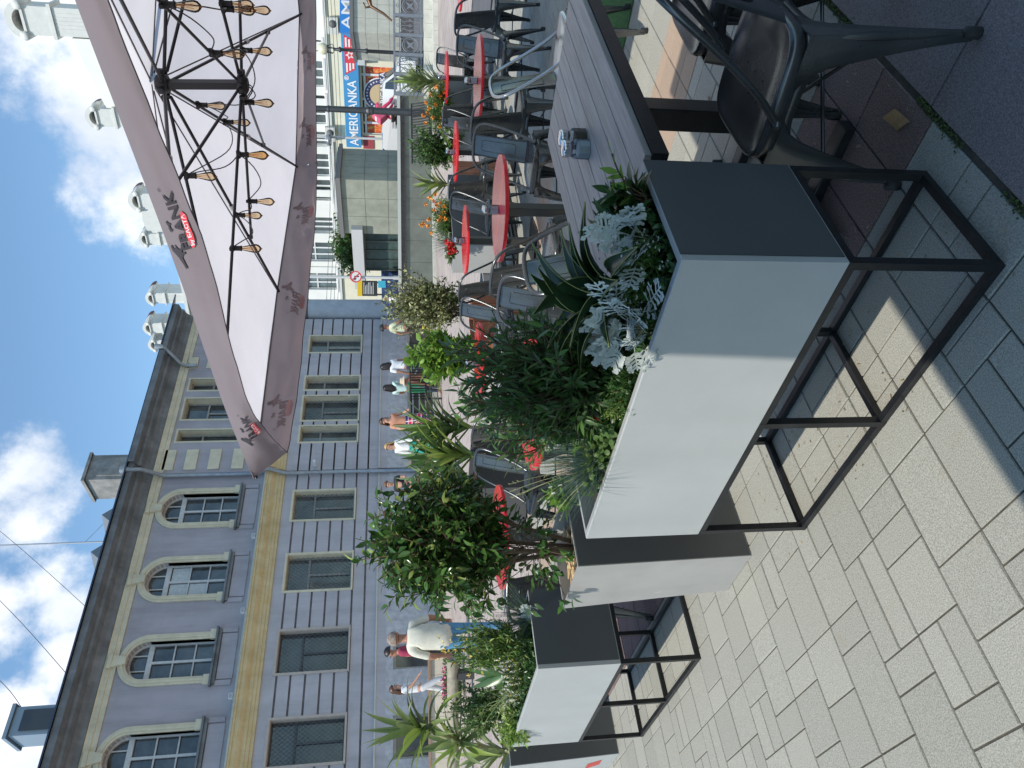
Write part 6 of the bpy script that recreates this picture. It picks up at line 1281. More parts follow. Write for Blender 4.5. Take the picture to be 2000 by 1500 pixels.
# lower dark wall with steel rails behind the walkers
pr0, D0 = gnd(846, 640); pr1, D1 = gnd(858, 905); dr = Vector((pr1.x - pr0.x, pr1.y - pr0.y, 0)); RWL = empty('stair_wall', (pr0.x, pr0.y, pr0.z - .05), math.atan2(dr.y, dr.x), 'dark polished granite stair wall behind the walking women', 'wall'); Lr = dr.length; ht = .82
mb = MB(); n = 6
for i in range(n): mb.box((Lr * i / n + .005, -.2, .15), (Lr * (i + 1) / n - .005, .15, ht))
mb.build('facing', gwd, RWL); mb = MB(); mb.box((0, -.28, ht + .002), (Lr, .23, ht + .10)); mb.build('cap', mat('grey_cap', (.22, .22, .21), .6), RWL); mb = MB(); mb.box((-.1, -.2, -.05), (Lr + .1, .55, .149)); mb.build('footing', mat('kerb_stone', ()), RWL)
HR = empty('handrail', (pr0.x, pr0.y, pr0.z), math.atan2(dr.y, dr.x), 'three steel handrails stepping down along the dark granite wall', 'handrail'); 
for k in range(3):
    mb = MB(); z = .70 - .19 * k; x0 = Lr * (.44 + .04 * k); mb.tube([(x0 - 1.0, .30, z - .42), (x0, .30, z), (Lr * .99, .30, z)], .022, 6); mb.build('rail', mat('brushed_steel', (.5, .5, .5), .3, .9), HR)
mb = MB()
for u in (.5, .75, .97): mb.tube([(Lr * u, .29, .02), (Lr * u, .29, .72)], .018, 6)
mb.build('post', mat('brushed_steel', ()), HR)
# ribbed iron bench between them
ib = mat('iron_black', (.02, .02, .022), .45, .3)
def ribbed_bench(px, D, rz, label, L=1.7):
    p = atd(*px, D); o = empty('ribbed_bench', (p.x, p.y, g(p.x, p.y)), rz, label, 'bench', 'ribbed iron benches on the square'); mb = MB(); n = 22
    for i in range(n): x = -L / 2 + L * i / (n - 1); mb.tube([(x, -.28, .42), (x, -.05, .40), (x, .14, .44), (x, .22, .60), (x, .30, .84), (x, .36, .86)], .016, 5)
    mb.build('slats', ib, o); mb = MB()
    for y, z in ((-.28, .42), (.14, .43), (.36, .86)): mb.tube([(-L / 2 - .05, y, z), (L / 2 + .05, y, z)], .02, 6)
    mb.build('rail', ib, o)
    for sx in (-1, 1): mb = MB(); mb.tube([(sx * L / 2, -.26, 0), (sx * L / 2, -.24, .42), (sx * L / 2, .14, .43), (sx * L / 2, .2, 0)], .022, 6); mb.build('leg', ib, o)
    return o
ribbed_bench((815, 725), 20.4, R(138), 'ribbed iron bench with the seated hat wearer behind the bright bush', 1.5); ribbed_bench((812, 245), 18.0, R(-30), 'ribbed iron bench in front of the granite wall by the marigolds', 1.5)
# pale stone wall, flower bed and log bench on the left
q0, _ = gnd(890, 1275); q1, _ = gnd(892, 1560); dl = Vector((q1.x - q0.x, q1.y - q0.y, 0)); al = math.atan2(dl.y, dl.x); Ll = dl.length
SW = empty('stone_wall', (q0.x, q0.y, q0.z - .03), al, 'low pale wood-grained stone wall on the left behind the planter flowers', 'wall'); mb = MB(); n = 7; hz = atd(840, 1400, 17).z - q0.z
for i in range(n): mb.box((Ll * i / n + .004, -.4, 0), (Ll * (i + 1) / n - .004, 0, hz))
mb.build('facing', mat('pale_travertine', (.52, .47, .38), .8, noise_amt=.1, nscale=3), SW); mb = MB(); mb.box((-.05, -.45, hz), (Ll + .05, .05, hz + .05)); mb.build('cap', mat('brown_cap', (.25, .17, .12), .7), SW)
lo, _ = gnd(925, 1295); LB = empty('log_bench', (lo.x, lo.y, lo.z), al, 'grey timber bench in front of the pale stone wall', 'bench'); mb = MB(); mb.tube([(-.1, 0, .40), (3.2, 0, .40)], .11, 12); mb.build('seat', mat('grey_timber', (.30, .27, .20), .8, noise_amt=.3, nscale=6), LB)
for u in (.2, 2.9): mb = MB(); mb.box((u - .06, -.12, 0), (u + .06, .12, .30)); mb.build('leg', mat('dark_block', (.04, .04, .04), .7), LB)
for k, (x, y, lab) in enumerate(((885, 1300, 'strip of pink flowers along the pale stone wall, right part'), (885, 1345, 'strip of pink flowers along the pale stone wall, left part'), (925, 1345, 'pink flower clump in front of the timber bench'))):
    c_ = atd(x, y, 15.6); c_.z = g(c_.x, c_.y) + .28; o = plant('pink_flowers', c_, lab, 'flowers', 'pink flowers by the pale stone wall'); lf = MB(); fl = MB(); pr = random.Random(k)
    for i in range(420): p = c_ + Vector((pr.uniform(-.3, .3), pr.uniform(-.3, .3), pr.uniform(-.24, .12))); leaf(lf, p, Vector((pr.uniform(-1, 1), pr.uniform(-1, 1), 1)), .07, .035)
    for i in range(120): p = c_ + Vector((pr.uniform(-.3, .3), pr.uniform(-.3, .3), pr.uniform(-.05, .18))); leaf(fl, p, Vector((pr.uniform(-1, 1), pr.uniform(-1, 1), 1)), .045, .04, shape=(.6, 1, .6, 0))
    put(lf, 'foliage', L_mid, o); tag(put(fl, 'petals', F_pk, o), kind='stuff')
# ---------------------------------------------------------------- ornate fence with anchors of rings and stars
fa = atd(826, 185, 21.3); fb = atd(828, -60, 21.3); df = Vector((fb.x - fa.x, fb.y - fa.y, 0)); Lf = df.length; af = math.atan2(df.y, df.x); fz = atd(826, 60, 21.3).z
gy = mat('fence_grey', (.17, .19, .22), .55, noise_amt=.1, nscale=8)
KE = empty('kerb_wall', (fa.x, fa.y, 0), af, 'pale stone kerb carrying the ornate grey fence', 'kerb'); mb = MB(); n = 9; kb = g(fa.x, fa.y) - .05
for i in range(n):
    a, b_ = Lf * i / n + .004, Lf * (i + 1) / n - .004; mb.box((a, -.12, kb), (b_, .30, fz - .02)); mb.box((a, -.55, kb), (b_, -.125, kb + .18))
mb.build('stones', mat('kerb_stone_pale', (.60, .58, .50), .85, noise_amt=.12, nscale=3), KE)
FE = empty('ornate_fence', (fa.x, fa.y, fz), af, 'grey cast iron fence with ring and star panels above the pale kerb', 'fence'); hf = atd(768, 60, 21.3).z - fz
ps = [0]; 
while ps[-1] < Lf: ps.append(ps[-1] + .555)
for i, x in enumerate(ps): mb = MB(); mb.bbox((x, 0, hf / 2), (.045, .045, hf / 2), bev=.008); mb.build('post', gy, FE)
mb = MB(); mb.box((0, -.03, hf - .06), (Lf, .03, hf)); mb.box((0, -.02, hf - .20), (Lf, .02, hf - .16)); mb.box((0, -.02, .04), (Lf, .02, .08)); mb.build('rail', gy, FE)
for i, x in enumerate(ps[:-1]):
    cx = x + .2775; cz_ = (hf - .18 + .06) / 2; mb = MB(); h_ = hf - .26
    if i % 2 == 0:
        rr3 = min(.22, h_ / 2); mb.tube([(cx + rr3 * math.cos(a), 0, cz_ + rr3 * math.sin(a)) for a in [k * math.pi / 14 for k in range(28)]], .018, 6, closed=True); mb.tube([(cx + rr3 * .78 * math.cos(a), 0, cz_ + rr3 * .78 * math.sin(a)) for a in [k * math.pi / 14 for k in range(28)]], .008, 5, closed=True)
        mb.prism([(cx + (rr3 * .72 if k % 2 == 0 else rr3 * .22) * math.cos(R(45 + 45 * k)), cz_ + (rr3 * .72 if k % 2 == 0 else rr3 * .22) * math.sin(R(45 + 45 * k))) for k in range(8)], lambda u, w_: (u, -.012, w_), lambda u, w_: (u, .012, w_))
        for sx in (-1, 1):
            for sz in (-1, 1): mb.tube([(cx + sx * .23, 0, cz_ + sz * h_ * .48), (cx + sx * .16, 0, cz_ + sz * h_ * .40), (cx + sx * .2, 0, cz_ + sz * h_ * .30)], .01, 5)
    else:
        for k in (-1, 0, 1): mb.tube([(cx + k * .09, 0, .08), (cx + k * .15, 0, cz_), (cx + k * .07, 0, hf - .18)], .011, 5); mb.tube([(cx + k * .15 + .035 * math.cos(a), 0, cz_ + .035 * math.sin(a)) for a in [q * math.pi / 5 for q in range(10)]], .010, 5, closed=True)
        for k in (-1, 1): mb.tube([(cx + k * .24, 0, .08), (cx + k * .05, 0, .3 * hf), (cx + k * .24, 0, .5 * hf), (cx + k * .05, 0, .62 * hf), (cx + k * .24, 0, hf - .18)], .010, 5)
    for zz in (hf - .13,): mb.tube([(cx + .05 * math.cos(a), 0, zz + .03 * math.sin(a)) for a in [q * math.pi / 5 for q in range(10)]], .008, 5, closed=True)
    mb.build('panel', gy, FE)
# ---------------------------------------------------------------- lamp posts, pole, signs
iron = mat('iron_dark', (.045, .05, .055), .5, .3, noise_amt=.2, nscale=8)
p = atd(631, 95, 23); gz_ = g(p.x, p.y); o = empty('globe_lamp', (p.x, p.y, gz_), 0, 'street lamp with a cream glass globe in front of the red star badge', 'lamp'); zg = p.z - gz_; mb = MB(); mb.lathe([(.10, 0), (.10, .4), (.06, .5), (.052, 2.0), (.075, 2.02), (.075, 2.08), (.052, 2.1), (.045, zg - .55), (.08, zg - .52), (.08, zg - .47), (.05, zg - .45), (.04, zg - .3)], n=12); mb.build('pole', iron, o)
mb = MB()
for k in range(5): a = k * 1.2566; mb.tube([(.03 * math.cos(a), .03 * math.sin(a), zg - .34), (.14 * math.cos(a), .14 * math.sin(a), zg - .28), (.10 * math.cos(a), .10 * math.sin(a), zg - .15)], .012, 5)
mb.lathe([(.11, zg - .16), (.12, zg - .12), (.08, zg - .1)], n=12); mb.build('cage', iron, o); mb = MB(); mb.ball((0, 0, zg), .165, 20); mb.build('globe', mat('cream_globe', (.66, .64, .47), .3), o)
p = atd(720, 216, 19); gz_ = g(p.x, p.y); o = empty('street_lamp', (p.x, p.y, gz_), 0, 'tall dark iron lamp post crossing the blue sign', 'lamp'); z7 = p.z - gz_; mb = MB(); mb.lathe([(.17, 0), (.17, .25), (.10, .3), (.085, z7 - .12), (.105, z7 - .1), (.105, z7 - .02), (.12, z7), (.105, z7 + .02), (.082, z7 + .06), (.078, z7 + .95), (.09, z7 + .97), (.09, z7 + 1.0), (.074, z7 + 1.02), (.065, z7 + 3.2)], n=8, smooth=False); mb.build('pole', iron, o)
mb = MB(); mb.lathe([(.05, z7 + 3.2), (.16, z7 + 3.35), (.17, z7 + 3.7), (.05, z7 + 3.85)], n=10); mb.build('lantern', mat('cream_globe', ()), o)
p = atd(760, 272, 30); o = empty('pole', (p.x, p.y, .8), 0, 'thin pale grey pole left of the dark lamp post', 'pole'); mb = MB(); mb.tube([(0, 0, -.1), (0, 0, 7)], .05, 8); mb.build('shaft', mat('pale_pole', (.5, .5, .5), .5), o); pz = atd(645, 270, 30).z - .8; mb = MB(); mb.lathe([(.0001, -.05), (.22, -.05), (.25, .05), (.22, .12), (.0001, .12)], (-.2, 0, pz), 14); mb.build('mirror', mat('mirror_grey', (.35, .37, .38), .2, .6), o)
p = atd(695, 541, 25.5); gz_ = g(p.x, p.y); yaw = math.atan2(HF.y, HF.x) - math.pi / 2; o = empty('sign_pole', (p.x, p.y, gz_), yaw, 'white sign pole with a round red-ringed prohibition sign', 'road sign'); zs1 = p.z - gz_; mb = MB(); mb.tube([(0, .05, 0), (0, .05, 1.2)], .075, 10); mb.tube([(0, .05, 1.2), (0, .05, zs1 + 2.2)], .05, 10); mb.build('pole', mat('white_pole', (.52, .53, .53), .5), o)
RX = Matrix.Rotation(R(90), 4, 'X'); rS = .19; mb = MB(); mb.lathe([(.0001, 0), (rS, 0), (rS, .015), (.0001, .015)], (0, -.03, zs1), 28, smooth=False, M=RX); dsk = mb.build('sign_face', mat('sign_face_white', (.7, .7, .68), .5), o); mb = MB(); mb.lathe([(rS * .84, 0), (rS * 1.02, 0), (rS * 1.02, .012), (rS * .84, .012)], (0, -.047, zs1), 28, smooth=False, M=RX, loop=True)
c45 = math.cos(R(45)); mb.add([(-rS * .9 * c45 - .012, -.060, zs1 + rS * .9 * c45 - .012), (-rS * .9 * c45 + .012, -.060, zs1 + rS * .9 * c45 + .012), (rS * .9 * c45 + .012, -.060, zs1 - rS * .9 * c45 + .012), (rS * .9 * c45 - .012, -.060, zs1 - rS * .9 * c45 - .012)], [(0, 1, 2, 3)]); mb.build('ring', redp, dsk)
mb = MB(); mb.prism([(.03, -.10), (.03, .05), (-.05, .05), (-.05, .09), (-.12, .03), (-.05, -.03), (-.05, .01), (-.01, .01), (-.01, -.10)], lambda u, w_: (u, -.052, zs1 + w_), lambda u, w_: (u, -.048, zs1 + w_)); mb.build('arrow', mat('arrow_black', (.02, .02, .02), .5), dsk)
p = atd(737, 578, 27.5); q = atd(698, 548, 27.5); gz_ = g(p.x, p.y); wbd = (Vector((q.x, q.y, 0)) - Vector((p.x, p.y, 0))).length; o = empty('info_board', (p.x, p.y, gz_), yaw, 'black information board with a yellow header beside the round sign', 'board'); b0z, b1z = p.z - gz_, q.z - gz_; mb = MB(); mb.box((0, 0, b0z), (wbd, .06, b1z - .17)); mb.build('panel', mat('board_black', (.03, .03, .03), .5), o); mb = MB(); mb.box((0, -.005, b1z - .169), (wbd, .065, b1z)); mb.build('header', mat('board_yellow', (.72, .48, .02), .5), o)
mb = MB()
for k in range(7): z = b1z - .24 - k * .055; mb.box((.06, -.004, z), (.06 + wbd * (.78 if k % 3 == 0 else .5 + .07 * k % .3), -.001, z + .018))
mb.build('print', whp, o); mb = MB()
for u in (.1, .9): mb.tube([(wbd * u, .03, 0), (wbd * u, .03, b0z)], .03, 6)
mb.build('post', iron, o); mb = MB(); mb.box((wbd * .55, -.02, b0z - .30), (wbd * 1.0, .03, b0z - .03)); mb.build('lower_panel', mat('board_cyan', (.05, .40, .55), .5), o)
# ---------------------------------------------------------------- green tree behind the kiosk
tcn = atd(690, 478, 36); o = plant('street_tree', Vector((tcn.x, tcn.y, .8)), 'round green street tree behind the kiosk doorway', 'tree'); lf, st = crown(Vector((tcn.x, tcn.y, .8)), tcn, (1.9, 1.9, 1.35), 420, 15, .17, .10, L_mid, bark, seed=201, stems=4, start=.3, stemr=.09, twr=.01, mix=.3, spread=.6); put(lf, 'crown', [leafmat('leaf_street', (.045, .12, .02), (.10, .20, .04), .5, .35), L_mid], o); put(st, 'trunk', bark, o)
# ---------------------------------------------------------------- cars
paint_w = mat('car_white', (.70, .72, .73), .22, coat=.5); paint_b = mat('car_blue', (.02, .04, .12), .2, coat=.5); tyre = mat('tyre', (.02, .02, .02), .85); rim = mat('rim', (.30, .31, .32), .35, .7); cgl = mat('car_glass', (.02, .025, .03), .04, spec=1)
def car(name, loc, rz, prof, wd, glz, wheels, paint, label, cat, r=.31, belt=None):
    # prof: side outline (x,z); the body tapers in a little above the belt line
    o = empty(name, loc, rz, label, cat); mb = MB(); n = len(prof); zb = belt or .9
    def hw(z): return wd / 2 * (1 - .12 * max(0, (z - zb)) / .6) * (1 - .03 * max(0, .4 - z) / .4)
    lv = []
    for sgn, off, k in ((-1, .0, 1.0), (-1, .05, .97), (1, .05, .97), (1, .0, 1.0)): pass
    cx = sum(x for x, z in prof) / n; cz2 = sum(z for x, z in prof) / n
    rings = [(-1, .93, .0), (-1, 1.0, .06), (1, 1.0, .06), (1, .93, .0)]; vs = []
    for sg, sc, ins in rings:
        for x, z in prof: vs.append((cx + (x - cx) * (1 - (.015 if sc < 1 else 0)), sg * hw(z) * (1.0 if sc < 1 else .955), cz2 + (z - cz2) * (.985 if sc < 1 else 1)))
    fs = [tuple(range(n)), tuple(range(4 * n - 1, 3 * n - 1, -1))]
    for l in range(3):
        for i in range(n): fs.append((l * n + i, l * n + (i + 1) % n, (l + 1) * n + (i + 1) % n, (l + 1) * n + i))
    mb.add(vs, fs); bd__ = mb.build('body', paint, o)
    for poly in glz:
        for sg in (-1, 1): q = MB(); q.prism(poly, lambda u, w_: (u, sg * (hw(w_) + .004), w_), lambda u, w_: (u, sg * (hw(w_) - .01), w_)); q.build('window', cgl, bd__)
    for wx_ in wheels:
        for sg in (-1, 1):
            q = MB(); MX = Matrix.Rotation(R(90), 4, 'X'); q.lathe([(r * .62, -.1), (r * .95, -.1), (r, -.07), (r, .07), (r * .95, .1), (r * .62, .1)], (wx_, sg * (wd / 2 - .06), r), 24, M=MX, loop=True); w_ = q.build('wheel', tyre, o); q = MB(); q.lathe([(.0001, .03), (.05, .03), (r * .3, .0), (r * .6, .06), (r * .62, .08)], (wx_, sg * (wd / 2 - .06) , r), 20, M=MX if sg < 0 else Matrix.Rotation(R(-90), 4, 'X')); q.build('rim', rim, w_)
            q = MB(); q.lathe([(.0001, .0), (r * 1.17, .0), (r * 1.17, .004), (.0001, .004)], (wx_, sg * (wd / 2 + .001), r), 24, smooth=False, M=MX); q.build('wheel_arch', tyre, bd__)
    return o
a_v = atd(799, 155, 27.0); vg = g(a_v.x, a_v.y); yv = yaw; rv_ = yv - R(32); wl = Matrix.Rotation(rv_, 4, 'Z') @ Vector((.98, -.62, 0))
van = car('white_van', (a_v.x - wl.x, a_v.y - wl.y, vg), rv_, [(1.62, .22), (1.66, .62), (1.52, .86), (1.2, .95), (.86, 1.36), (.6, 1.42), (-1.5, 1.45), (-1.62, 1.3), (-1.66, .26)], 1.4, [[(1.12, .92), (.82, 1.31), (.62, 1.34), (.62, .92)]], (.98, -1.15), paint_w, 'white van with green and blue leaf stripes parked beyond the planters', 'van', r=.27, belt=.9)
q = MB(); yy = -.705
q.prism([(.10, .34), (.55, .34), (.35, .74), (.16, .66)], lambda u, w_: (u, yy, w_), lambda u, w_: (u, yy + .004, w_)); q.build('leaf_mark', mat('decal_green', (.22, .50, .10), .4), van)
q = MB(); q.prism([(.20, .78), (.42, .52), (.52, .78), (.38, .88)], lambda u, w_: (u, yy - .002, w_), lambda u, w_: (u, yy + .002, w_)); q.build('leaf_mark', mat('decal_teal', (.04, .32, .32), .4), van)
q = MB()
for k in range(2): q.box((-.75, yy + .012, 1.06 - .1 * k), (-.1, yy + .016, 1.085 - .1 * k))
q.build('lettering_line', mat('decal_grey', (.25, .28, .32), .5), van)
q = MB(); q.add([(1.19, -.56, .96), (1.19, .56, .96), (.90, .52, 1.33), (.90, -.52, 1.33)], [(0, 1, 2, 3)]); q.v = [(x + .025, y, z + .02) for x, y, z in q.v]; q.build('windscreen', cgl, van)
q = MB(); q.bbox((.95, -.80, .98), (.05, .08, .12), bev=.03); q.build('mirror', mat('black_plastic', (.03, .03, .03), .5), van)
for sy in (-1, 1): q = MB(); q.bbox((1.60, sy * .5, .66), (.05, .13, .08), bev=.03); q.build('headlight', mat('lamp_clear', (.6, .62, .62), .1), van)
sedan = [(2.1, .25), (2.15, .55), (2.0, .72), (1.1, .86), (.45, 1.36), (-.9, 1.40), (-1.6, 1.0), (-2.1, .92), (-2.15, .3)]; sgl = [[(1.0, .9), (.42, 1.30), (-.15, 1.33), (-.15, .92)], [(-.22, .92), (-.22, 1.33), (-.85, 1.32), (-1.35, .98)]]
c1 = atd(772, 536, 30); car('parked_car', (c1.x, c1.y, .8), yv + R(55), sedan, 1.7, sgl, (1.3, -1.3), paint_b, 'dark blue car seen between the kiosk and the round sign', 'car')
c2 = atd(775, 287, 31); car('parked_car', (c2.x, c2.y, .8), yv + R(10), sedan, 1.7, sgl, (1.3, -1.3), paint_w, 'pale car parked behind the granite wall right of the kiosk', 'car')
# bronze figure on the kerb at the right edge
bp_ = atd(765, 18, 23); o = empty('bronze_sculpture', (bp_.x, bp_.y, g(bp_.x, bp_.y)), yaw, 'brown bronze sculpture with a long slender limb at the top right edge', 'sculpture'); zz = bp_.z - o.location.z; mb = MB(); mb.tube([(-.35, 0, zz), (-.15, 0, zz + .25), (.05, 0, zz + .62), (.3, 0, zz + .70), (.7, 0, zz + .8)], [.03, .04, .05, .09, .14], 8); mb.tube([(.05, 0, zz + .6), (.0, 0, zz + .78), (.15, 0, zz + .85)], [.04, .03, .02], 6); mb.tube([(.6, 0, 0), (.6, 0, zz + .7)], .08, 8); mb.build('figure', mat('bronze', (.10, .055, .03), .4, .6), o)
# overhead tram wires before the white building
for k, xx in enumerate((633, 641, 648, 655)):
    A_ = atd(xx - 6, -60, 33); B_ = atd(xx + 4, 600, 40); mb = MB(); mb.tube([A_.lerp(B_, i / 10) - Vector((0, 0, .3 * math.sin(math.pi * i / 10))) for i in range(11)], .014, 4); tag(mb.build('overhead_wire', MATS['wire_black']), ['topmost thin wire strung before the white building', 'second thin wire from the top before the white building', 'third thin wire from the top before the white building', 'lowest thin wire strung before the white building'][k], 'wire', 'tram wires before the white building')
# ================================================================ PEOPLE
skin_l = mat('skin_light', (.52, .29, .20), .5, noise_amt=.06, nscale=10); skin_t = mat('skin_tan', (.36, .17, .105), .5, noise_amt=.06, nscale=10)
def skinmesh(name, joints, edges, m, parent, root=0, sub=2, fold=None):
    me = bpy.data.meshes.new(name); me.from_pydata([j[0] for j in joints], edges, []); o = bpy.data.objects.new(name, me); COL.objects.link(o)
    md = o.modifiers.new('s', 'SKIN'); md.use_smooth_shade = True
    lay = me.skin_vertices[0].data
    for i, j in enumerate(joints): r = j[1]; lay[i].radius = (r, r) if not isinstance(r, tuple) else r; lay[i].use_root = (i == root)
    sb_ = o.modifiers.new('u', 'SUBSURF'); sb_.levels = sub; sb_.render_levels = sub
    dg = bpy.context.evaluated_depsgraph_get(); dg.update(); nm = bpy.data.meshes.new_from_object(o.evaluated_get(dg)); bpy.data.objects.remove(o)
    nm.name = name; nm.materials.clear(); nm.materials.append(m)
    for p in nm.polygons: p.use_smooth = True; p.material_index = 0
    r = bpy.data.objects.new(name, nm); COL.objects.link(r); r.parent = parent; return r
def person(loc, rz, label, h=1.68, skin=None, lean=0.0, hips=.95, arms=None, legs=None, fat=1.0, top=None, sleeve=.5, bottom=None, bkind='trousers', hair=None, hairlen=0, shoe=None, sit=False, headturn=(0, 0), hat=None, topname='shirt', toplen=0.0, female=False):
    skin = skin or skin_l; o = empty('person', loc, rz, label, 'person'); s = h / 1.75; V = lambda x, y, z: Vector((x * s, y * s, z * s)); Z0 = .50 if sit else hips
    def tz(x, y, z):   # lean the upper body forward about the pelvis
        dz = z - hips; c, s_ = math.cos(lean), math.sin(lean); return V(x, y * c + dz * s_, Z0 + dz * c - y * s_ * 0)
    sw = .165 if female else .19
    J = []; E_ = []
    def add(p, r, par=None): J.append((p, r if isinstance(r, tuple) else r * s)); i = len(J) - 1; (E_.append((par, i)) if par is not None else None); return i
    pel = add(tz(0, 0, .97), .115 * fat ** .6); wa = add(tz(0, .0, 1.10), .11 * fat, pel); ch = add(tz(0, -.005, 1.28), .125 * fat, wa); up = add(tz(0, -.01, 1.40), .085, ch); nk = add(tz(0, .0, 1.485), .050, up)
    ht = Vector((headturn[0], headturn[1], 0)) * s * .03
    jw = add(tz(0, .02, 1.555) + ht * .5, .062, nk); hd = add(tz(0, .012, 1.635) + ht, .084, jw); cr_ = add(tz(0, -.005, 1.70) + ht, .066, hd); nose = add(tz(0, .105, 1.595) + ht * 1.5, .012, jw)
    for sx in (-1, 1): add(tz(sx * .088, .0, 1.61) + ht, .014, hd)
    arms = arms or {}; A = {}
    for sx in (-1, 1):
        d = arms.get(sx, ((.06, .0, -.28), (.02, .06, -.25))); shp = tz(sx * sw, -.01, 1.405); sh_i = add(shp, .058 * fat ** .5, up); e = shp + V(sx * d[0][0], d[0][1], d[0][2]); ei = add(e, .041 * fat ** .5, sh_i); w = e + V(sx * d[1][0], d[1][1], d[1][2]); wi = add(w, .027, ei)
        dr_ = (w - e).normalized(); sd_ = dr_.cross(Vector((0, 1, .2))).normalized(); pm_ = add(w + dr_ * .055 * s, (.026 * s, .032 * s), wi); A[sx] = (shp, e, w)
        for q in range(4):
            f0 = w + dr_ * .09 * s + sd_ * (q - 1.5) * .019 * s; a_ = add(f0, .0095, pm_); L_ = (.052, .062, .058, .045)[q]; add(f0 + dr_ * L_ * s + Vector((0, .018 * s, 0)), .0075, a_)
        th = add(w + dr_ * .03 * s - sd_ * .040 * s, .011, wi); add(w + dr_ * .07 * s - sd_ * .055 * s, .009, th)
    LG = {}; legs = legs or {}
    for sx in (-1, 1):
        k, a = legs.get(sx, ((.0, .02, -.45), (.0, -.03, -.42))) if not sit else legs.get(sx, ((.03, .42, -.02), (.0, .03, -.42)))
        hp = V(sx * .09, 0, Z0 - .03); hi = add(hp, .080 * fat ** .4, pel); kn = hp + V(sx * (.01 + k[0]), k[1], k[2]); ki = add(kn, .055, hi); an = kn + V(0, a[1], a[2]); cf = add(kn.lerp(an, .35), .050, ki); ai = add(an, .034, cf); hl = add(an + V(0, -.02, -.045), .030, ai); add(an + V(sx * .015, .13, -.055), .028, ai); LG[sx] = (hp, kn, an)
    body = skinmesh('body', J, E_, skin, o)
    eye = MB()
    for sx in (-1, 1): p = tz(sx * .032, .088, 1.628) + ht * 1.3; eye.ball(p, .009 * s, 6)
    eye.build('eye', mat('eye_dark', (.02, .015, .01), .2), body)
    q = MB(); p = tz(0, .083, 1.558) + ht * 1.3; q.ball(p, (.024 * s, .008 * s, .006 * s), 8); q.build('mouth', mat('lip', (.35, .10, .09), .5), body)
    # shirt
    if top:
        J2 = []; E2 = []
        def a2(p, r, par=None): J2.append((p, r * s)); i = len(J2) - 1; (E2.append((par, i)) if par is not None else None); return i
        b0_ = a2(tz(0, 0, .955 - toplen), (.145 + toplen * .08) * fat); b1_ = a2(tz(0, 0, 1.10), .128 * fat, b0_); b2_ = a2(tz(0, -.005, 1.28), .143 * fat, b1_); b3_ = a2(tz(0, -.01, 1.405), .098, b2_); a2(tz(0, -.01, 1.455), .060, b3_)
        for sx in (-1, 1):
            shp, e, w = A[sx]; i = a2(shp, .072 * fat ** .5, b3_); full = sleeve >= 1; u = min(1, sleeve * 1.2) if not full else 1; j = a2(shp.lerp(e, u * .5), .064, i); j = a2(shp.lerp(e, u), .058, j)
            if full: a2(e.lerp(w, .9), .045, j)
        skinmesh(topname, J2, E2, top, o)
    if bottom and bkind == 'trousers':
        J2 = []; E2 = []
        def a3(p, r, par=None): J2.append((p, r * s)); i = len(J2) - 1; (E2.append((par, i)) if par is not None else None); return i
        r0 = a3(tz(0, 0, .975), .105 * fat ** .5)
        for sx in (-1, 1): hp, kn, an = LG[sx]; i = a3(hp, .092 * fat ** .5, r0); i = a3(hp.lerp(kn, .5), .085, i); i = a3(kn, .072, i); i = a3(kn.lerp(an, .5), .066, i); a3(an + V(0, 0, .02), .060, i)
        skinmesh('trousers', J2, E2, bottom, o)
    elif bottom and bkind == 'skirt':
        q = MB(); n = 28; zt, zb = Z0 + .08, hips - .70; rows = []
        for i in range(9):
            u = i / 8; z = (zt + (zb - zt) * u) * s
            for j in range(n): a = 2 * math.pi * j / n; r = (.13 + .13 * u ** .8) * s * (1 + .07 * u * math.sin(a * 7)); rows.append((r * math.cos(a) * 1.05, r * math.sin(a) * .9 + .03 * u * s, z))
        q.add(rows, [(i * n + j, i * n + (j + 1) % n, (i + 1) * n + (j + 1) % n, (i + 1) * n + j) for i in range(8) for j in range(n)], 0, True); q.build('skirt', bottom, o, fix=False)
    if shoe:
        for sx in (-1, 1): an = LG[sx][2]; q = MB(); q.ball(an + V(sx * .008, .045, -.062), (.045 * s, .125 * s, .036 * s), 12); q.build('shoe', shoe, o)
    hc = tz(0, -.012, 1.645) + ht
    if hair:
        q = MB(); n = 20; pr = random.Random(len(label)); rows = []
        for i in range(10):
            f = i / 9 * (math.pi * .56)
            for j in range(n): a = 2 * math.pi * j / n; front = max(0, math.sin(a)); ff = min(f, math.pi * (.56 - .20 * front)); wv = 1 + .05 * pr.random(); rows.append((hc.x + .098 * s * math.sin(ff) * math.cos(a) * wv, hc.y + .110 * s * math.sin(ff) * math.sin(a) * wv, hc.z + .010 * s + .104 * s * math.cos(ff) * wv))
        q.add(rows, [(i * n + j, i * n + (j + 1) % n, (i + 1) * n + (j + 1) % n, (i + 1) * n + j) for i in range(9) for j in range(n)], 0, True)
        if hairlen:
            for k in range(46):
                a = math.pi + (k / 45 - .0) * math.pi * 1.0; a = math.pi * (1.0 + k / 45); x, y = .090 * s * math.cos(a) * 1.05, .098 * s * math.sin(a); z0 = hc.z - .01 * s; p0 = Vector((hc.x + x, hc.y + y, z0)); p1 = p0 + V(x * .25, -.03, -hairlen * .5); p2 = p0 + V(-x * .2 + pr.uniform(-.02, .02), -.035, -hairlen * pr.uniform(.8, 1.05)); q.tube([p0 + V(0, 0, .05), p0, p1, p2], [.012 * s, .018 * s, .016 * s, .004 * s], 5)
        q.build('hair', hair, o, fix=False)
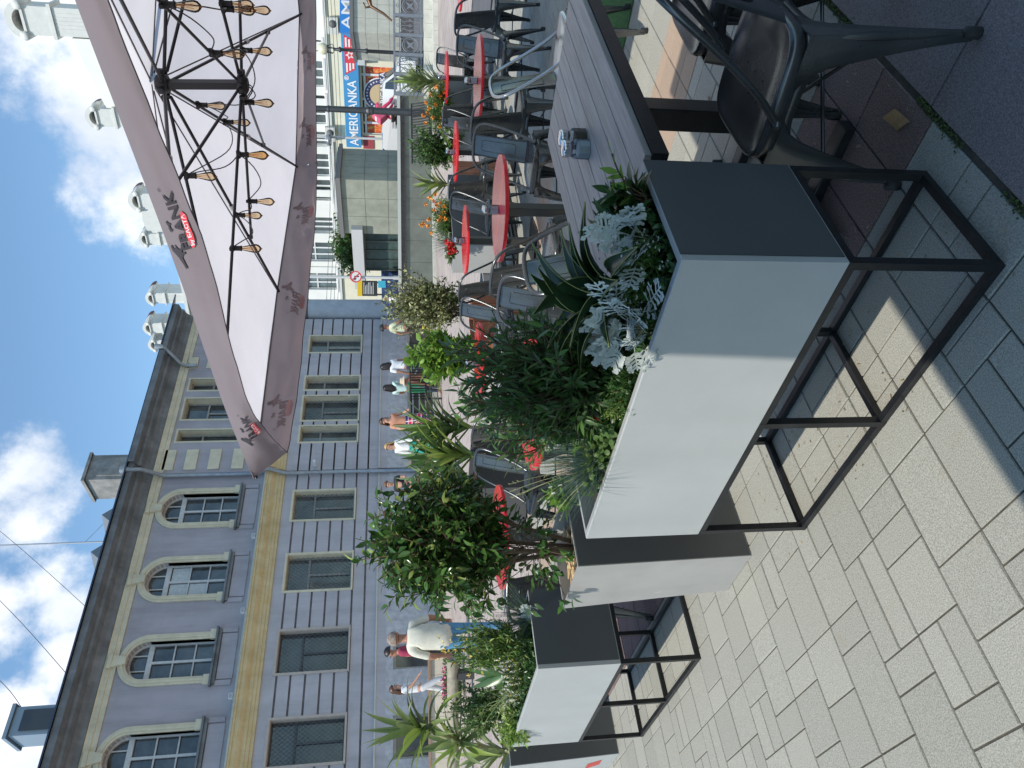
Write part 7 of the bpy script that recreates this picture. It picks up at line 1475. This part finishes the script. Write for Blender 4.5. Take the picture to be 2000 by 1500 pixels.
    if hat:
        kind, hm = hat; q = MB()
        if kind == 'cap': q.lathe([(.099 * s, -.0), (.102 * s, .03 * s), (.08 * s, .085 * s), (.03 * s, .108 * s), (.0001, .11 * s)], tuple(hc + V(0, .008, .01)), 18, sy=1.12); q.prism([(-.07, 0), (.07, 0), (.06, .07), (.0, .095), (-.06, .07)], lambda u, w_: tuple(hc + V(u, .095 + w_, .018)), lambda u, w_: tuple(hc + V(u, .095 + w_, .010)))
        else: q.lathe([(.17 * s, -.035 * s), (.165 * s, -.02 * s), (.105 * s, .015 * s), (.10 * s, .06 * s), (.07 * s, .105 * s), (.0001, .112 * s)], tuple(hc + V(0, .0, .0)), 20, sy=1.1)
        q.build('cap' if kind == 'cap' else 'sun_hat', hm, o)
    return o
def spot(px, D): p = atd(*px, D); return (p.x, p.y, g(p.x, p.y) - .0)
def hgt(px, D): p = atd(*px, D); return p.z - g(p.x, p.y)
CAMYAW = math.atan2(HF.y, HF.x) - math.pi / 2
cl = lambda n, c, **k: mat(n, c, .85, noise_amt=.10, nscale=14, bump=.3, bscale=18, **k)
hair_d = mat('hair_dark', (.018, .012, .010), .45, noise_amt=.4, nscale=60); hair_b = mat('hair_brown', (.09, .04, .02), .45, noise_amt=.4, nscale=60); hair_bl = mat('hair_blonde', (.50, .32, .13), .5, noise_amt=.3, nscale=60); shoe_d = mat('shoe_dark', (.02, .02, .02), .5); shoe_w = mat('shoe_white', (.6, .6, .58), .5)
tart = bpy.data.materials.new('tartan'); tart.use_nodes = True; t = tart.node_tree; b = t.nodes['Principled BSDF']; b.inputs['Roughness'].default_value = .9; co = t.nodes.new('ShaderNodeTexCoord'); sp = t.nodes.new('ShaderNodeSeparateXYZ'); t.links.new(co.outputs['Object'], sp.inputs[0])
def stripe(sock, per, ph, lo):
    a = t.nodes.new('ShaderNodeMath'); a.operation = 'MULTIPLY_ADD'; a.inputs[1].default_value = 1 / per; a.inputs[2].default_value = ph; t.links.new(sock, a.inputs[0]); f = t.nodes.new('ShaderNodeMath'); f.operation = 'FRACT'; t.links.new(a.outputs[0], f.inputs[0]); l = t.nodes.new('ShaderNodeMath'); l.operation = 'LESS_THAN'; l.inputs[1].default_value = lo; t.links.new(f.outputs[0], l.inputs[0]); return l.outputs[0]
cur = None
for sock, per, ph, lo, c in (('Z', .24, .1, .34, (.045, .03, .11)), ('X', .22, .2, .30, (.045, .03, .11)), ('Z', .24, .62, .07, (.75, .72, .75)), ('X', .22, .7, .08, (.75, .72, .75)), ('Z', .24, .2, .05, (.6, .6, .7))):
    m_ = t.nodes.new('ShaderNodeMix'); m_.data_type = 'RGBA'; t.links.new(stripe(sp.outputs[sock], per, ph, lo), m_.inputs[0])
    if cur is None: m_.inputs[6].default_value = (.55, .02, .06, 1)
    else: t.links.new(cur, m_.inputs[6])
    m_.inputs[7].default_value = (*c, 1); cur = m_.outputs[2]
t.links.new(cur, b.inputs['Base Color'])
walk = {1: ((.0, .20, -.41), (0, -.05, -.42)), -1: ((.0, -.10, -.44), (0, -.22, -.36))}
person(spot((780, 640), 22), CAMYAW - R(75), 'man in a dark cap and pale green shirt walking right by the building corner', hgt((742, 640), 22), skin_t, top=cl('shirt_palegreen', (.55, .60, .42)), sleeve=.55, bottom=cl('shorts_dark', (.03, .03, .035)), shoe=shoe_d, hair=hair_d, hat=('cap', mat('cap_dark', (.02, .02, .022), .7)), legs=walk, arms={1: ((.06, .12, -.25), (-.0, .22, -.10)), -1: ((.08, -.10, -.26), (.02, .06, -.24))})
person(spot((780, 712), 21.5), CAMYAW + R(35), 'dark-haired woman in a white T-shirt standing behind the ribbed bench', hgt((742, 712), 21.5), skin_t, lean=.18, top=cl('tee_white', (.72, .73, .76)), sleeve=.5, bottom=cl('jeans_dark', (.03, .04, .07)), shoe=shoe_w, hair=hair_d, hairlen=.25, female=True)
person(spot((815, 735), 20.9), CAMYAW + R(60), 'person in a beige sun hat and brown top seated on the ribbed bench', 1.55, skin_t, sit=True, lean=.25, top=cl('top_brown', (.22, .10, .06)), sleeve=1, bottom=cl('jeans_dark', ()), shoe=shoe_w, hair=hair_d, hat=('brim', mat('hat_beige', (.55, .45, .33), .9)), female=True)
person(spot((780, 757), 22), CAMYAW - R(20), 'long-haired woman in a mint top and green wide trousers standing by the handrails', hgt((748, 757), 22), skin_t, top=cl('top_mint', (.52, .68, .64)), sleeve=.6, bottom=cl('trousers_green', (.01, .20, .09)), shoe=shoe_d, hair=hair_d, hairlen=.30, female=True, arms={1: ((.05, .08, -.26), (-.02, .18, -.12)), -1: ((.05, .08, -.26), (-.02, .18, -.12))})
person(spot((780, 822), 20), CAMYAW - R(150), 'woman in a peach top and red tartan skirt walking past the dark wall', hgt((741, 822), 20), skin_l, top=cl('top_peach', (.58, .27, .17)), sleeve=.5, bottom=tart, bkind='skirt', shoe=shoe_d, hair=hair_b, hairlen=.22, female=True, legs=walk, arms={1: ((.10, .06, -.24), (.10, .14, -.20)), -1: ((.08, -.02, -.26), (-.02, .16, -.12))})
person(spot((780, 872), 19.6), CAMYAW + R(150), 'blonde woman in a white shirt and teal skirt partly behind the strap-leaved plants', hgt((751, 872), 19.6), skin_l, top=cl('shirt_white', (.74, .74, .72)), sleeve=1, bottom=cl('skirt_teal', (.02, .32, .26)), bkind='skirt', shoe=shoe_d, hair=hair_bl, hairlen=.25, female=True)
person(spot((780, 945), 20), CAMYAW + R(165), 'man in a black T-shirt behind the top of the glossy tree', hgt((750, 945), 20), skin_l, top=cl('tee_black', (.02, .022, .03)), sleeve=.5, bottom=cl('jeans_blue', (.06, .11, .22)), shoe=shoe_w, hair=mat('hair_short', (.16, .09, .05), .6), arms={1: ((.06, .02, -.27), (-.10, .20, -.02)), -1: ((.06, .02, -.27), (-.10, .20, -.02))})
person(spot((780, 1003), 21), CAMYAW + R(120), 'person in a blue and white shirt glimpsed through the crown of the glossy tree', hgt((748, 1003), 21), skin_l, top=cl('shirt_bluewhite', (.35, .45, .62)), sleeve=.6, bottom=cl('jeans_blue', ()), shoe=shoe_w, hair=hair_b)
bigm = person(spot((800, 1246), 10.0), CAMYAW + R(25), 'heavy man with cropped greying hair in a cream shirt, back turned, nearest the planters', hgt((757, 1246), 10.0), skin_t, fat=1.5, top=cl('shirt_cream', (.60, .58, .48)), sleeve=.8, toplen=.16, bottom=cl('jeans_light', (.10, .26, .42)), shoe=shoe_d, hair=mat('hair_grizzled', (.10, .065, .05), .8, col2=(.42, .34, .28), nscale=45), arms={1: ((.08, .02, -.27), (-.03, .14, -.20)), -1: ((.08, .03, -.27), (-.03, .16, -.19))})
person(spot((800, 1272), 14.5), CAMYAW + R(100), 'man with black hair and a maroon jacket beside the heavy man', hgt((751, 1272), 14.5), skin_t, top=cl('jacket_maroon', (.30, .03, .07)), sleeve=1, bottom=cl('trousers_black', (.015, .015, .018)), shoe=shoe_d, hair=hair_d)
person(spot((800, 1343), 16.6), CAMYAW - R(85), 'girl with long brown hair in a white T-shirt and pale trousers walking right', hgt((761, 1343), 16.6), skin_l, top=cl('tee_white', ()), sleeve=.5, bottom=cl('trousers_pale', (.60, .60, .60)), shoe=shoe_w, hair=hair_b, hairlen=.26, female=True, legs=walk, arms={1: ((.02, .14, -.24), (.0, .20, -.14)), -1: ((.05, -.08, -.27), (.0, .06, -.24))})
person(spot((790, 585), 25), CAMYAW + R(-80), 'bald man in a white shirt between the info board and the grey column', hgt((744, 585), 25), skin_l, top=cl('shirt_white', ()), sleeve=.5, bottom=cl('trousers_black', ()), shoe=shoe_d)
cou = person(spot((800, 232), 27), CAMYAW - R(80), 'courier in a pink-red jacket leaning forward with a delivery box on the back', 1.72, skin_l, lean=.75, top=cl('jacket_pinkred', (.62, .04, .13)), sleeve=1, bottom=cl('trousers_black', ()), shoe=shoe_d, hat=('cap', mat('cap_pink', (.6, .05, .14), .7)), arms={1: ((.03, .18, -.22), (0, .22, -.12)), -1: ((.03, .18, -.22), (0, .22, -.12))}, legs={1: ((.0, .30, -.34), (0, -.12, -.40)), -1: ((.0, .12, -.42), (0, -.22, -.36))})
cou.location.z += .12
bx_ = empty('delivery_box', tuple(cou.location), cou.rotation_euler.z, 'square pink delivery box carried on the back of the courier', 'box'); mb = MB(); mb.bbox((0, 0, 0), (.21, .19, .22), bev=.03, M=Matrix.Translation((0, .08, 1.40)) @ Matrix.Rotation(-.75, 4, 'X')); mb.build('case', mat('box_pink', (.62, .10, .18), .7), bx_)
MXc = Matrix.Translation((0, .08, 1.40)) @ Matrix.Rotation(-.75, 4, 'X'); mb = MB(); mb.box((-.15, -.195, -.03), (.15, -.191, .05), 0, MXc); mb.build('pale_label', whp, bx_)
bk = empty('bicycle', tuple(cou.location - Vector((0, 0, .12))), cou.rotation_euler.z, 'bicycle ridden by the courier in the pink-red jacket', 'bicycle')
for y in (-.45, .6):
    mb = MB(); mb.tube([(0, y + .33 * math.cos(a), .34 + .33 * math.sin(a)) for a in [k * math.pi / 14 for k in range(28)]], .016, 5, closed=True); w_ = mb.build('wheel', tyre, bk); mb = MB()
    for k in range(8): a = k * math.pi / 4; mb.tube([(0, y, .34), (0, y + .32 * math.cos(a), .34 + .32 * math.sin(a))], .002, 3, caps=False)
    mb.build('spokes', rim, w_)
mb = MB(); mb.tube([(0, -.45, .34), (0, .02, .30), (0, .48, .78), (0, -.12, .80), (0, .02, .30)], .018, 6); mb.tube([(0, -.45, .34), (0, -.12, .8), (0, -.14, .92)], .014, 6); mb.tube([(0, .6, .34), (0, .48, .78), (0, .45, .98)], .016, 6); mb.build('frame', iron, bk); mb = MB(); mb.tube([(-.25, .42, 1.0), (0, .46, .99), (.25, .42, 1.0)], .014, 6); mb.build('handlebar', iron, bk); mb = MB(); mb.ball((0, -.16, .94), (.07, .13, .035), 10); mb.build('saddle', tyre, bk)
sc_ = atd(860, 640, 21.9); mb = MB(); mb.bbox((0, 0, 0), (.07, .05, .12), bev=.03); o = mb.build('carrier_bag', mat('bag_yellow', (.75, .60, .05), .6)); o.location = (sc_.x, sc_.y, g(sc_.x, sc_.y) + .35); tag(o, 'small yellow bag held by the man in the dark cap', 'bag')
